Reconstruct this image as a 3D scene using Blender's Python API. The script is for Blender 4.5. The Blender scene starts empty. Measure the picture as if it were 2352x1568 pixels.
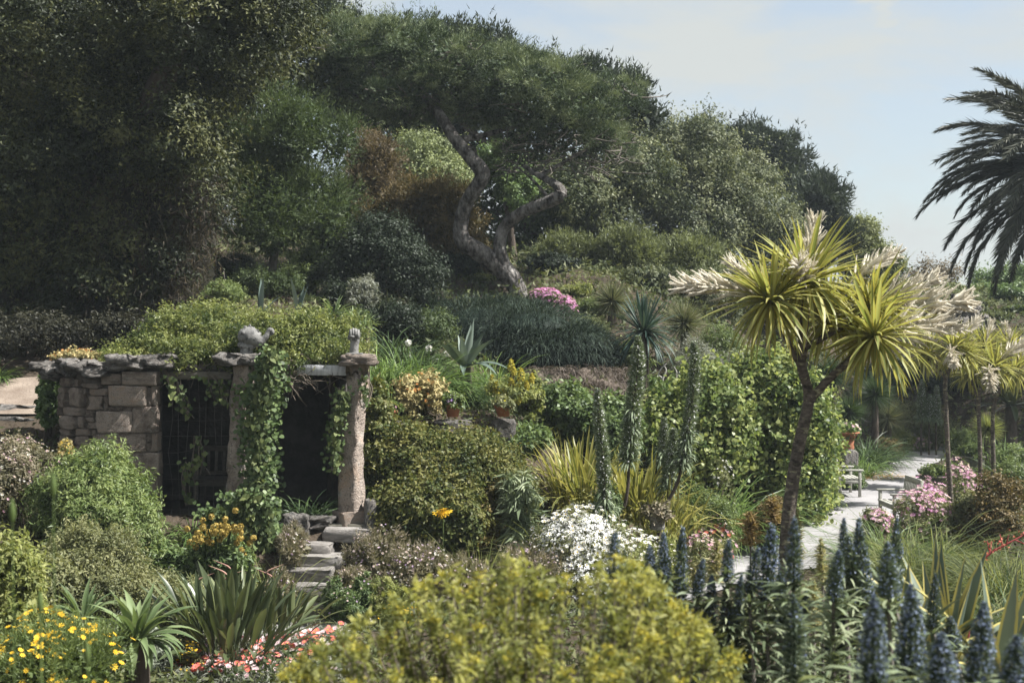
import bpy, math, random
import numpy as np
from mathutils import Vector, Matrix, Euler

# ------------------------------------------------------------------ camera, sky, sun, exposure
SC = bpy.context.scene
COL = SC.collection
R = math.radians
F, U0, VH, CZ = 3231.0, 1176.0, 755.0, 4.0        # focal length and horizon of the survey picture (2352 px wide)

cam = bpy.data.cameras.new('camera')
cam.sensor_width = 36.0
cam.lens = 36.0 * F / 2352.0
cam.shift_y = -(784.0 - VH) / 2352.0
cam.clip_start = 0.1
cam.clip_end = 6000.0
cam.dof.use_dof = True
cam.dof.focus_distance = 23.0
cam.dof.aperture_fstop = 2.8
camo = bpy.data.objects.new('camera', cam)
COL.objects.link(camo)
camo.location = (0, 0, CZ)
camo.rotation_euler = (R(90), 0, 0)
SC.camera = camo

SUN_EL = R(52)
TO_SUN = Vector((math.cos(SUN_EL) * 0.997, math.cos(SUN_EL) * -0.08, math.sin(SUN_EL)))
world = bpy.data.worlds.new('World')
SC.world = world
world.use_nodes = True
wt = world.node_tree
wt.nodes.clear()


def wn(t, **k):
    n = wt.nodes.new(t)
    for a, b in k.items():
        setattr(n, a, b)
    return n


sky = wn('ShaderNodeTexSky', sky_type='NISHITA', sun_disc=False)
sky.sun_elevation = SUN_EL
sky.sun_rotation = math.atan2(TO_SUN.x, TO_SUN.y)
sky.air_density = 1.0
sky.dust_density = 1.2
sky.ozone_density = 1.6
tc = wn('ShaderNodeTexCoord')
mp = wn('ShaderNodeMapping')
mp.inputs['Scale'].default_value = (1.0, 1.0, 2.6)
mp.inputs['Rotation'].default_value = (0.0, R(-24), 0.3)
n1 = wn('ShaderNodeTexNoise')
n1.inputs['Scale'].default_value = 4.2
n1.inputs['Detail'].default_value = 9.0
n1.inputs['Roughness'].default_value = 0.56
n1.inputs['Distortion'].default_value = 0.35
r1 = wn('ShaderNodeValToRGB')
r1.color_ramp.elements[0].position = 0.42
r1.color_ramp.elements[0].color = (0.55, 0.55, 0.55, 1)
r1.color_ramp.elements[1].position = 0.57
r1.color_ramp.elements[1].color = (1.0, 1.0, 1.0, 1)
n2 = wn('ShaderNodeTexNoise')
n2.inputs['Scale'].default_value = 9.0
n2.inputs['Detail'].default_value = 6.0
n2.inputs['Roughness'].default_value = 0.5
mp2 = wn('ShaderNodeMapping')
mp2.inputs['Scale'].default_value = (1.0, 1.0, 1.9)
mp2.inputs['Location'].default_value = (0.0, 0.0, 0.12)
r2 = wn('ShaderNodeValToRGB')
r2.color_ramp.elements[0].position = 0.60
r2.color_ramp.elements[1].position = 0.68
mx = wn('ShaderNodeMath', operation='MAXIMUM')
mixc = wn('ShaderNodeMixRGB')
mixc.inputs[2].default_value = (3.8, 4.0, 3.95, 1)
bg = wn('ShaderNodeBackground')
bg.inputs['Strength'].default_value = 0.070
wo = wn('ShaderNodeOutputWorld')
L = wt.links.new
L(tc.outputs['Generated'], mp.inputs['Vector'])
L(mp.outputs[0], n1.inputs['Vector'])
L(n1.outputs['Fac'], r1.inputs[0])
L(tc.outputs['Generated'], mp2.inputs['Vector'])
L(mp2.outputs[0], n2.inputs['Vector'])
L(n2.outputs['Fac'], r2.inputs[0])
L(r1.outputs[0], mx.inputs[0])
L(r2.outputs[0], mx.inputs[1])
L(mx.outputs[0], mixc.inputs[0])
L(sky.outputs[0], mixc.inputs[1])
L(mixc.outputs[0], bg.inputs[0])
L(bg.outputs[0], wo.inputs[0])

sl = bpy.data.lights.new('sun', 'SUN')
sl.energy = 4.9
sl.angle = R(0.5)
sl.color = (1.0, 0.975, 0.935)
so = bpy.data.objects.new('sun', sl)
COL.objects.link(so)
so.rotation_euler = (-TO_SUN).to_track_quat('-Z', 'Y').to_euler()
so.location = (20, 10, 40)

vs = SC.view_settings
vs.view_transform = 'Standard'
vs.look = 'None'
vs.gamma = 1.0
vs.exposure = 1.36
vs.use_curve_mapping = False
SC.cycles.max_bounces = 6
SC.cycles.diffuse_bounces = 3
SC.cycles.glossy_bounces = 2
SC.cycles.transmission_bounces = 3
SC.cycles.transparent_max_bounces = 4


# ------------------------------------------------------------------ helpers
def P(u, v, d):
    return np.array([(u - U0) / F * d, d, CZ - (v - VH) / F * d])


def X(u, d):
    return (u - U0) / F * d


def PX(px, d):
    return px / F * d


def norm(a):
    return a / np.maximum(np.linalg.norm(a, axis=-1, keepdims=True), 1e-9)


def rng_of(s):
    return np.random.default_rng(s)


class MB:
    """collects vertex and face arrays; build() links them as one mesh object"""

    def __init__(s):
        s.V, s.Fs, s.T, s.A, s.M, s.n = [], [], [], [], [], 0

    def add(s, V, Fc, tint=0.5, across=0.0, mat=0):
        V = np.asarray(V, dtype=np.float64).reshape(-1, 3)
        Fc = np.asarray(Fc, dtype=np.int64)
        s.V.append(V)
        s.Fs.append((Fc + s.n, mat))
        s.T.append(np.broadcast_to(np.asarray(tint, dtype=np.float32), (len(V),)))
        s.A.append(np.broadcast_to(np.asarray(across, dtype=np.float32), (len(V),)))
        s.n += len(V)
        return s

    def mesh(s, name, mats, smooth=False):
        me = bpy.data.meshes.new(name)
        V = np.concatenate(s.V)
        loops = np.concatenate([f.ravel() for f, m in s.Fs])
        tot = np.concatenate([np.full(len(f), f.shape[1]) for f, m in s.Fs])
        mi = np.concatenate([np.full(len(f), m) for f, m in s.Fs])
        start = np.concatenate([[0], np.cumsum(tot)[:-1]])
        me.vertices.add(len(V))
        me.vertices.foreach_set('co', V.astype(np.float32).ravel())
        me.loops.add(len(loops))
        me.loops.foreach_set('vertex_index', loops.astype(np.int32))
        me.polygons.add(len(tot))
        me.polygons.foreach_set('loop_start', start.astype(np.int32))
        me.polygons.foreach_set('material_index', mi.astype(np.int32))
        if smooth:
            me.polygons.foreach_set('use_smooth', np.ones(len(tot), dtype=bool))
        me.update(calc_edges=True)
        at = me.attributes.new('tint', 'FLOAT', 'POINT')
        at.data.foreach_set('value', np.concatenate(s.T).astype(np.float32))
        at = me.attributes.new('across', 'FLOAT', 'POINT')
        at.data.foreach_set('value', np.concatenate(s.A).astype(np.float32))
        for m in (mats if isinstance(mats, (list, tuple)) else [mats]):
            me.materials.append(m)
        return me

    def build(s, name, mats, parent=None, smooth=False, kind=None):
        if not s.V:
            return None
        return link(name, s.mesh(name, mats, smooth), parent, kind)


def wmat(o):
    b = Matrix.LocRotScale(o.location, o.rotation_euler, o.scale)
    return wmat(o.parent) @ o.matrix_parent_inverse @ b if o.parent else b


def link(name, me, parent=None, kind=None):
    o = bpy.data.objects.new(name, me)
    COL.objects.link(o)
    if parent is not None:
        o.parent = parent
        o.matrix_parent_inverse = wmat(parent).inverted()
    if kind:
        o['kind'] = kind
    return o


def tag(o, label, cat, group=None):
    o['label'] = label
    o['category'] = cat
    if group:
        o['group'] = group
    return o


def thing(name, label, cat, loc=(0, 0, 0), group=None):
    o = bpy.data.objects.new(name, None)
    o.empty_display_size = 0.2
    COL.objects.link(o)
    o.location = Vector([float(c) for c in loc])
    return tag(o, label, cat, group)


def put(name, me, parent, loc, rot=(0, 0, 0), scale=(1, 1, 1), kind=None):
    o = link(name, me, parent, kind)
    o.location = Vector([float(c) for c in loc])
    o.rotation_euler = rot
    o.scale = (scale, scale, scale) if isinstance(scale, (int, float)) else scale
    return o


# ------------------------------------------------------------------ materials
def nm(name):
    m = bpy.data.materials.new(name)
    m.use_nodes = True
    t = m.node_tree
    t.nodes.clear()
    return m, t


def ramp(t, stops):
    r = t.nodes.new('ShaderNodeValToRGB')
    e = r.color_ramp.elements
    while len(e) < len(stops):
        e.new(0.5)
    for i, (p, c) in enumerate(stops):
        e[i].position = p
        e[i].color = (*c, 1)
    return r


def leafmat(name, stops, trans=0.35, rough=0.55, spec=0.2, rand=False, margin=None, mpos=0.62, patch=2.0):
    """leaf colours run along a ramp by the leaf's own tint, plus slow patches of tone in object space"""
    m, t = nm(name)
    l = t.links.new
    if len(stops[0]) == 3:
        stops = [(i / (len(stops) - 1), c) for i, c in enumerate(stops)]
    green = max(c[1] for p, c in stops) < 0.3
    if green:
        stops = [(p, tuple((1.12 if name in ('oak', 'darkgreen', 'mound', 'pine_far', 'cover') else 1.42) * (0.92 * q + 0.08 * (0.3 * c[0] + 0.6 * c[1] + 0.1 * c[2])) for q in c)) for p, c in stops]
    if rand:
        a = t.nodes.new('ShaderNodeObjectInfo')
        fac = a.outputs['Random']
    else:
        a = t.nodes.new('ShaderNodeAttribute')
        a.attribute_name = 'tint'
        fac = a.outputs['Fac']
    r = ramp(t, stops)
    g = t.nodes.new('ShaderNodeNewGeometry')
    nz = t.nodes.new('ShaderNodeTexNoise')
    nz.inputs['Scale'].default_value = patch
    nz.inputs['Detail'].default_value = 3.0
    l(g.outputs['Position'], nz.inputs['Vector'])
    ma = t.nodes.new('ShaderNodeMath')
    ma.operation = 'MULTIPLY_ADD'
    ma.inputs[1].default_value = 0.55
    l(nz.outputs['Fac'], ma.inputs[0])
    sb = t.nodes.new('ShaderNodeMath')
    sb.operation = 'SUBTRACT'
    sb.inputs[1].default_value = 0.275
    l(fac, sb.inputs[0])
    l(sb.outputs[0], ma.inputs[2])
    l(ma.outputs[0], r.inputs[0])
    col = r.outputs[0]
    if margin is not None:
        ac = t.nodes.new('ShaderNodeAttribute')
        ac.attribute_name = 'across'
        ab = t.nodes.new('ShaderNodeMath')
        ab.operation = 'ABSOLUTE'
        l(ac.outputs['Fac'], ab.inputs[0])
        rr = ramp(t, [(mpos - 0.06, (0, 0, 0)), (mpos + 0.06, (1, 1, 1))])
        l(ab.outputs[0], rr.inputs[0])
        mxr = t.nodes.new('ShaderNodeMixRGB')
        mxr.inputs[2].default_value = (*margin, 1)
        l(rr.outputs[0], mxr.inputs[0])
        l(col, mxr.inputs[1])
        col = mxr.outputs[0]
    b = t.nodes.new('ShaderNodeBsdfPrincipled')
    b.inputs['Roughness'].default_value = rough
    b.inputs['Specular IOR Level'].default_value = spec
    l(col, b.inputs['Base Color'])
    tr = t.nodes.new('ShaderNodeBsdfTranslucent')
    br = t.nodes.new('ShaderNodeMixRGB')
    br.blend_type = 'MULTIPLY'
    br.inputs[0].default_value = 1.0
    br.inputs[2].default_value = (1.2, 1.2, 0.75, 1) if green else (1, 1, 1, 1)
    l(col, br.inputs[1])
    l(br.outputs[0], tr.inputs['Color'])
    mi = t.nodes.new('ShaderNodeMixShader')
    mi.inputs[0].default_value = trans
    l(b.outputs[0], mi.inputs[1])
    l(tr.outputs[0], mi.inputs[2])
    o = t.nodes.new('ShaderNodeOutputMaterial')
    l(mi.outputs[0], o.inputs['Surface'])
    return m


def solid(name, stops, scale=6.0, detail=6.0, rough=0.85, bump=0.4, bscale=None, spec=0.25, stretch=(1, 1, 1), speck=None, lichen=None, rand=0.0, obj=True, bdist=0.02):
    """rough solid surface (stone, bark, soil, timber): noise ramp, optional specks and lichen, bump"""
    m, t = nm(name)
    l = t.links.new
    co = t.nodes.new('ShaderNodeTexCoord')
    mp_ = t.nodes.new('ShaderNodeMapping')
    mp_.inputs['Scale'].default_value = stretch
    l(co.outputs['Object'] if obj else co.outputs['Generated'], mp_.inputs['Vector'])
    oi = t.nodes.new('ShaderNodeObjectInfo')
    ad = t.nodes.new('ShaderNodeVectorMath')
    ad.operation = 'ADD'
    cx = t.nodes.new('ShaderNodeCombineXYZ')
    mu = t.nodes.new('ShaderNodeMath')
    mu.operation = 'MULTIPLY'
    mu.inputs[1].default_value = 37.0 if rand else 0.0
    l(oi.outputs['Random'], mu.inputs[0])
    for i in range(3):
        l(mu.outputs[0], cx.inputs[i])
    l(mp_.outputs[0], ad.inputs[0])
    l(cx.outputs[0], ad.inputs[1])
    n = t.nodes.new('ShaderNodeTexNoise')
    n.inputs['Scale'].default_value = scale
    n.inputs['Detail'].default_value = detail
    n.inputs['Roughness'].default_value = 0.62
    l(ad.outputs[0], n.inputs['Vector'])
    if len(stops[0]) == 3:
        k = len(stops)
        stops = [(0.3 + 0.4 * i / (k - 1), c) for i, c in enumerate(stops)]
    r = ramp(t, stops)
    fa = n.outputs['Fac']
    if rand:
        m1 = t.nodes.new('ShaderNodeMath')
        m1.operation = 'MULTIPLY_ADD'
        m1.inputs[1].default_value = rand
        l(oi.outputs['Random'], m1.inputs[0])
        m2 = t.nodes.new('ShaderNodeMath')
        m2.operation = 'SUBTRACT'
        m2.inputs[1].default_value = rand * 0.5
        l(n.outputs['Fac'], m2.inputs[0])
        l(m2.outputs[0], m1.inputs[2])
        fa = m1.outputs[0]
    l(fa, r.inputs[0])
    col = r.outputs[0]

    def over(col, c, sc, p0, p1, amt=1.0, det=3.0):
        q = t.nodes.new('ShaderNodeTexNoise')
        q.inputs['Scale'].default_value = sc
        q.inputs['Detail'].default_value = det
        l(ad.outputs[0], q.inputs['Vector'])
        rr = ramp(t, [(p0, (0, 0, 0)), (p1, (amt, amt, amt))])
        l(q.outputs['Fac'], rr.inputs[0])
        mm = t.nodes.new('ShaderNodeMixRGB')
        mm.inputs[2].default_value = (*c, 1)
        l(rr.outputs[0], mm.inputs[0])
        l(col, mm.inputs[1])
        return mm.outputs[0]

    for sp in (speck or []):
        col = over(col, *sp)
    for sp in (lichen or []):
        col = over(col, *sp)
    b = t.nodes.new('ShaderNodeBsdfPrincipled')
    b.inputs['Roughness'].default_value = rough
    b.inputs['Specular IOR Level'].default_value = spec
    l(col, b.inputs['Base Color'])
    if bump:
        q = t.nodes.new('ShaderNodeTexNoise')
        q.inputs['Scale'].default_value = bscale or scale * 4
        q.inputs['Detail'].default_value = 5.0
        l(ad.outputs[0], q.inputs['Vector'])
        bp = t.nodes.new('ShaderNodeBump')
        bp.inputs['Strength'].default_value = bump
        bp.inputs['Distance'].default_value = bdist
        l(q.outputs['Fac'], bp.inputs['Height'])
        l(bp.outputs[0], b.inputs['Normal'])
    o = t.nodes.new('ShaderNodeOutputMaterial')
    l(b.outputs[0], o.inputs['Surface'])
    return m


M = {}
M['granite'] = solid('granite', [(0.25, (0.10, 0.078, 0.064)), (0.42, (0.215, 0.172, 0.142)), (0.58, (0.31, 0.258, 0.218)), (0.78, (0.32, 0.232, 0.172))], 3.2, 9, 0.92, 1.0, 34, 0.15, bdist=0.035,
                     speck=[((0.06, 0.055, 0.05), 34.0, 0.54, 0.66, 0.6), ((0.42, 0.38, 0.34), 38.0, 0.57, 0.68, 0.5)],
                     lichen=[((0.30, 0.30, 0.27), 5.0, 0.60, 0.70, 0.6, 8.0), ((0.05, 0.05, 0.045), 4.0, 0.62, 0.74, 0.7, 8.0)], rand=0.3)
M['capstone'] = solid('lichen_granite', [(0.3, (0.08, 0.072, 0.065)), (0.5, (0.175, 0.16, 0.145)), (0.7, (0.26, 0.24, 0.22))], 4.5, 9, 0.92, 1.0, 26, 0.15, bdist=0.05,
                      speck=[((0.06, 0.06, 0.06), 50.0, 0.57, 0.65, 0.8)],
                      lichen=[((0.03, 0.032, 0.034), 6.0, 0.55, 0.66, 0.85, 8.0), ((0.34, 0.34, 0.32), 7.5, 0.60, 0.68, 0.6, 8.0), ((0.26, 0.13, 0.03), 4.0, 0.70, 0.76, 0.6, 6.0)], rand=0.2)
M['steprock'] = solid('worn_step_granite', [(0.3, (0.10, 0.092, 0.083)), (0.5, (0.20, 0.185, 0.17)), (0.7, (0.28, 0.263, 0.245))], 5.0, 9, 0.92, 1.0, 30, 0.15, lichen=[((0.07, 0.07, 0.065), 7.0, 0.6, 0.7, 0.7, 8.0)], rand=0.2)
M['statue'] = solid('weathered_grey_stone', [(0.3, (0.09, 0.088, 0.085)), (0.6, (0.22, 0.215, 0.205))], 9.0, 8, 0.9, 0.5, 60, 0.2,
                    lichen=[((0.05, 0.05, 0.05), 16.0, 0.57, 0.66, 0.8, 6.0), ((0.38, 0.38, 0.36), 13.0, 0.62, 0.7, 0.6, 6.0)])
M['mortar'] = solid('earth_mortar', [(0.075, 0.064, 0.052), (0.17, 0.145, 0.115)], 9.0, 6, 0.95, 0.8, 30)
M['darkwall'] = solid('dark_inner_wall', [(0.05, 0.045, 0.04), (0.11, 0.10, 0.09)], 4.0, 6, 0.95, 0.7, 16)  # dark grey-brown tone for the inner walls and roof slab
M['soil'] = solid('garden_soil', [(0.3, (0.028, 0.022, 0.016)), (0.55, (0.06, 0.047, 0.034)), (0.75, (0.085, 0.068, 0.045))], 1.6, 9, 0.97, 0.9, 14, 0.1, bdist=0.06)
M['gravel'] = solid('pale_gravel', [(0.3, (0.22, 0.212, 0.212)), (0.7, (0.31, 0.30, 0.30))], 0.9, 8, 0.97, 0.5, 42, 0.1,
                    speck=[((0.12, 0.112, 0.108), 30.0, 0.56, 0.66, 0.4), ((0.36, 0.35, 0.34), 36.0, 0.58, 0.68, 0.5), ((0.13, 0.115, 0.09), 2.2, 0.62, 0.72, 0.5, 8.0)], bdist=0.03)
M['drypath'] = solid('sandy_path', [(0.3, (0.15, 0.115, 0.09)), (0.7, (0.28, 0.23, 0.185))], 2.0, 8, 0.95, 0.8, 22, 0.15, speck=[((0.10, 0.08, 0.06), 26.0, 0.6, 0.7, 0.7)])
M['bark_pine'] = solid('pine_bark', [(0.38, (0.035, 0.03, 0.027)), (0.50, (0.125, 0.114, 0.104)), (0.68, (0.28, 0.262, 0.245))], 7.0, 9, 0.95, 1.0, 11, 0.15, stretch=(1, 1, 0.55), bdist=0.12)
M['bark_dark'] = solid('dark_bark', [(0.04, 0.032, 0.025), (0.11, 0.088, 0.07)], 10.0, 6, 0.95, 0.9, 22, 0.15, stretch=(1, 1, 0.4), bdist=0.03)
M['bark_grey'] = solid('grey_stem_bark', [(0.07, 0.062, 0.052), (0.19, 0.17, 0.145)], 12.0, 6, 0.95, 0.8, 30, 0.15, stretch=(1, 1, 0.5))
M['bark_cordyline'] = solid('corky_cordyline_bark', [(0.35, (0.05, 0.042, 0.035)), (0.65, (0.155, 0.13, 0.108))], 16.0, 8, 0.95, 1.0, 46, 0.15, stretch=(1, 1, 2.0),
                            lichen=[((0.34, 0.32, 0.20), 9.0, 0.57, 0.65, 0.75, 6.0), ((0.025, 0.022, 0.02), 7.0, 0.6, 0.7, 0.8, 5.0)])
M['twig'] = solid('dry_twig', [(0.10, 0.08, 0.06), (0.22, 0.185, 0.15)], 20.0, 4, 0.9, 0.0)
M['twig_pale'] = solid('bleached_twig', [(0.32, 0.30, 0.27), (0.5, 0.48, 0.44)], 20.0, 4, 0.9, 0.0)
M['wire'] = solid('rusty_wire', [(0.06, 0.05, 0.045), (0.13, 0.11, 0.10)], 20.0, 4, 0.7, 0.0)
M['timber'] = solid('silvered_teak', [(0.3, (0.24, 0.235, 0.20)), (0.7, (0.44, 0.43, 0.385))], 8.0, 8, 0.85, 0.5, 60, 0.25, stretch=(1, 6, 6))
M['timber_dark'] = solid('old_dark_timber', [(0.09, 0.08, 0.065), (0.2, 0.18, 0.15)], 8.0, 8, 0.85, 0.4, 60, 0.25, stretch=(1, 6, 6))
M['beam'] = solid('weathered_white_board', [(0.3, (0.24, 0.24, 0.245)), (0.5, (0.44, 0.44, 0.45)), (0.7, (0.55, 0.55, 0.56))], 7.0, 8, 0.85, 0.4, 30, 0.25, stretch=(3.5, 1, 0.5),
                  lichen=[((0.12, 0.115, 0.11), 16.0, 0.61, 0.68, 0.8, 6.0)])
M['terracotta'] = solid('terracotta', [(0.27, 0.105, 0.055), (0.40, 0.18, 0.10)], 7.0, 6, 0.85, 0.3, 40, lichen=[((0.45, 0.36, 0.28), 9.0, 0.62, 0.72, 0.5, 5.0)])
M['trough'] = solid('mossy_concrete', [(0.06, 0.055, 0.045), (0.15, 0.14, 0.11)], 7.0, 6, 0.9, 0.5, 30)
M['shed'] = solid('grey_boards', [(0.16, 0.17, 0.19), (0.26, 0.27, 0.29)], 7.0, 6, 0.9, 0.2, 30)


def LM(name, *cols, **k):
    M[name] = leafmat(name, list(cols), **k)


LM('oak', (0.013, 0.018, 0.008), (0.032, 0.042, 0.015), (0.095, 0.10, 0.034), trans=0.22, patch=0.9)
LM('pine', (0.021, 0.034, 0.016), (0.052, 0.074, 0.034), (0.125, 0.15, 0.075), trans=0.2, patch=0.8)
LM('pine_far', (0.016, 0.022, 0.014), (0.028, 0.040, 0.024), (0.05, 0.065, 0.04), trans=0.2, patch=0.6)
LM('feather', (0.018, 0.030, 0.011), (0.040, 0.060, 0.020), (0.08, 0.105, 0.036), trans=0.3, patch=0.8)
LM('brown', (0.042, 0.034, 0.018), (0.085, 0.064, 0.034), (0.14, 0.105, 0.06), trans=0.25, patch=0.8)
LM('rust', (0.035, 0.034, 0.013), (0.078, 0.058, 0.020), (0.13, 0.092, 0.034), trans=0.25, patch=0.8)
LM('pale', (0.055, 0.068, 0.03), (0.12, 0.145, 0.06), (0.23, 0.26, 0.12), trans=0.3, patch=0.9)
LM('olive', (0.026, 0.036, 0.016), (0.06, 0.074, 0.032), (0.14, 0.15, 0.078), trans=0.25, patch=0.5)
LM('olive_lit', (0.04, 0.047, 0.02), (0.085, 0.10, 0.042), (0.15, 0.17, 0.075), trans=0.3, patch=0.9)  # lit copy of olive: sunlight is put into the lighter leaf colour
LM('ivy_green', (0.035, 0.058, 0.02), (0.075, 0.12, 0.04), (0.15, 0.205, 0.08), trans=0.3, rough=0.4)
LM('darkgreen', (0.010, 0.017, 0.009), (0.019, 0.029, 0.015), (0.034, 0.046, 0.024), trans=0.15)
LM('poplar', (0.05, 0.062, 0.02), (0.10, 0.115, 0.038), (0.16, 0.175, 0.06), trans=0.3, patch=0.7)
LM('roofvine', (0.030, 0.048, 0.015), (0.084, 0.106, 0.030), (0.18, 0.195, 0.064), trans=0.42, rough=0.45)
LM('mound', (0.012, 0.021, 0.015), (0.026, 0.042, 0.030), (0.065, 0.088, 0.062), trans=0.15, rough=0.6, spec=0.15)
LM('strap', (0.03, 0.055, 0.014), (0.07, 0.115, 0.028), (0.13, 0.185, 0.05), trans=0.35, rough=0.4)
LM('strapdark', (0.013, 0.026, 0.010), (0.030, 0.050, 0.018), (0.055, 0.085, 0.03), trans=0.25, rough=0.4)
LM('grass', (0.06, 0.075, 0.02), (0.125, 0.145, 0.04), (0.22, 0.23, 0.08), trans=0.4)
LM('tussock', (0.026, 0.038, 0.012), (0.068, 0.086, 0.026), (0.165, 0.175, 0.06), trans=0.4)
LM('drygrass', (0.10, 0.075, 0.035), (0.19, 0.15, 0.07), (0.30, 0.25, 0.13), trans=0.3)
LM('orangegrass', (0.13, 0.11, 0.022), (0.30, 0.17, 0.03), (0.36, 0.21, 0.05), trans=0.35)
LM('straw', (0.06, 0.045, 0.036), (0.115, 0.09, 0.072), (0.20, 0.165, 0.135), trans=0.15)
LM('shrub', (0.035, 0.055, 0.017), (0.08, 0.11, 0.032), (0.145, 0.18, 0.06), trans=0.35, rough=0.45)
LM('freshgreen', (0.036, 0.060, 0.017), (0.085, 0.122, 0.036), (0.17, 0.205, 0.075), trans=0.35, rough=0.4)
LM('greyolive', (0.05, 0.058, 0.026), (0.105, 0.115, 0.05), (0.185, 0.185, 0.085), trans=0.35)
LM('yellowgreen', (0.066, 0.084, 0.024), (0.135, 0.155, 0.042), (0.225, 0.23, 0.08), trans=0.42)
LM('silver', (0.10, 0.125, 0.085), (0.19, 0.215, 0.155), (0.30, 0.32, 0.25), trans=0.25)
LM('greyshrub', (0.06, 0.066, 0.05), (0.12, 0.128, 0.098), (0.20, 0.205, 0.165), trans=0.25)
LM('bankvine', (0.020, 0.032, 0.009), (0.055, 0.070, 0.017), (0.13, 0.125, 0.036), trans=0.3, rough=0.5, patch=0.9)
LM('bankbrown', (0.05, 0.048, 0.014), (0.11, 0.09, 0.024), (0.18, 0.13, 0.042), trans=0.35)
LM('bigleaf', (0.038, 0.062, 0.018), (0.09, 0.125, 0.036), (0.205, 0.23, 0.078), trans=0.4, rough=0.4, patch=1.0)
LM('ivy', (0.030, 0.050, 0.016), (0.060, 0.094, 0.029), (0.12, 0.16, 0.055), trans=0.3, rough=0.48, spec=0.25)
M['ivy_leaf'] = leafmat('ivy_leaf', [(0.022, 0.034, 0.011), (0.05, 0.068, 0.021), (0.11, 0.128, 0.042)], trans=0.3, rough=0.6, spec=0.15, rand=True)
LM('cordy', (0.11, 0.13, 0.035), (0.19, 0.205, 0.058), (0.28, 0.28, 0.10), trans=0.4, rough=0.4, margin=(0.36, 0.29, 0.065), mpos=0.66)
M['cordy_leaf'] = leafmat('cordyline_leaf', [(0.11, 0.135, 0.035), (0.19, 0.21, 0.058), (0.28, 0.28, 0.10)], trans=0.38, rough=0.42, rand=True, margin=(0.36, 0.32, 0.12), mpos=0.66)
LM('cream', (0.62, 0.57, 0.46), (0.76, 0.71, 0.60), (0.84, 0.80, 0.71), trans=0.45, rough=0.8, spec=0.1)
LM('palm', (0.020, 0.023, 0.016), (0.044, 0.048, 0.034), (0.085, 0.085, 0.06), trans=0.12, rough=0.45)
LM('palmdry', (0.05, 0.038, 0.03), (0.10, 0.078, 0.06), trans=0.1)
M['agave_leaf'] = leafmat('agave_leaf', [(0.045, 0.066, 0.052), (0.075, 0.10, 0.075), (0.12, 0.145, 0.11)], trans=0.06, rough=0.45, rand=True, margin=(0.44, 0.38, 0.13), mpos=0.68)
M['agave_plain'] = leafmat('agave_plain', [(0.05, 0.072, 0.06), (0.085, 0.112, 0.09), (0.15, 0.18, 0.145)], trans=0.06, rough=0.45, rand=True)
M['yucca_leaf'] = leafmat('yucca_leaf', [(0.018, 0.040, 0.032), (0.034, 0.062, 0.048), (0.07, 0.10, 0.075)], trans=0.12, rough=0.4, rand=True)
LM('grasstree', (0.05, 0.062, 0.03), (0.09, 0.10, 0.048), (0.19, 0.18, 0.095), trans=0.25)
M['phormium_leaf'] = leafmat('phormium_leaf', [(0.06, 0.078, 0.018), (0.12, 0.13, 0.03), (0.22, 0.20, 0.055)], trans=0.35, rough=0.38, rand=True, margin=(0.36, 0.32, 0.10), mpos=0.7)
M['strelitzia_leaf'] = leafmat('paddle_leaf', [(0.025, 0.036, 0.016), (0.05, 0.066, 0.026), (0.105, 0.12, 0.05)], trans=0.22, rough=0.36, spec=0.45, rand=True)
M['rosette_leaf'] = leafmat('rosette_leaf', [(0.055, 0.085, 0.032), (0.095, 0.135, 0.052), (0.16, 0.20, 0.09)], trans=0.3, rough=0.5, rand=True, margin=(0.20, 0.24, 0.13), mpos=0.85)
LM('echium', (0.07, 0.095, 0.05), (0.125, 0.155, 0.082), (0.21, 0.235, 0.14), trans=0.25)
LM('spirebract', (0.06, 0.085, 0.045), (0.11, 0.14, 0.08), (0.20, 0.235, 0.15), trans=0.25)
LM('spikebract', (0.026, 0.042, 0.028), (0.055, 0.078, 0.048), (0.12, 0.145, 0.09), trans=0.2)
LM('spikeblue', (0.10, 0.12, 0.20), (0.21, 0.26, 0.38), (0.38, 0.44, 0.55), trans=0.3, rough=0.7, spec=0.1)
LM('acid', (0.06, 0.074, 0.022), (0.15, 0.16, 0.042), (0.285, 0.27, 0.07), trans=0.42, patch=5.0)
LM('acidflower', (0.30, 0.26, 0.03), (0.42, 0.36, 0.045), (0.52, 0.45, 0.08), trans=0.35)
LM('rustspire', (0.10, 0.075, 0.03), (0.18, 0.12, 0.045), (0.26, 0.19, 0.085), trans=0.3)
LM('spirepale', (0.12, 0.125, 0.05), (0.21, 0.20, 0.085), (0.30, 0.26, 0.12), trans=0.3)
LM('sedum', (0.20, 0.185, 0.075), (0.36, 0.31, 0.14), (0.50, 0.40, 0.20), trans=0.25)
LM('shade', (0.009, 0.009, 0.006), (0.016, 0.016, 0.010), (0.030, 0.029, 0.016), trans=0.15)  # leaves darkened to near black: the oak's shade is put into the colour
LM('cover', (0.03, 0.045, 0.014), (0.07, 0.085, 0.027), (0.14, 0.145, 0.055), trans=0.3, patch=0.5)
LM('erigeron', (0.06, 0.06, 0.03), (0.115, 0.105, 0.06), (0.21, 0.175, 0.13), trans=0.3, patch=1.4)


def FM(name, c, c2=None, trans=0.25):
    M[name] = leafmat(name, [c, c2 or tuple(min(1, q * 1.35) for q in c)], trans=trans, rough=0.7, spec=0.1, rand=True)


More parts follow.
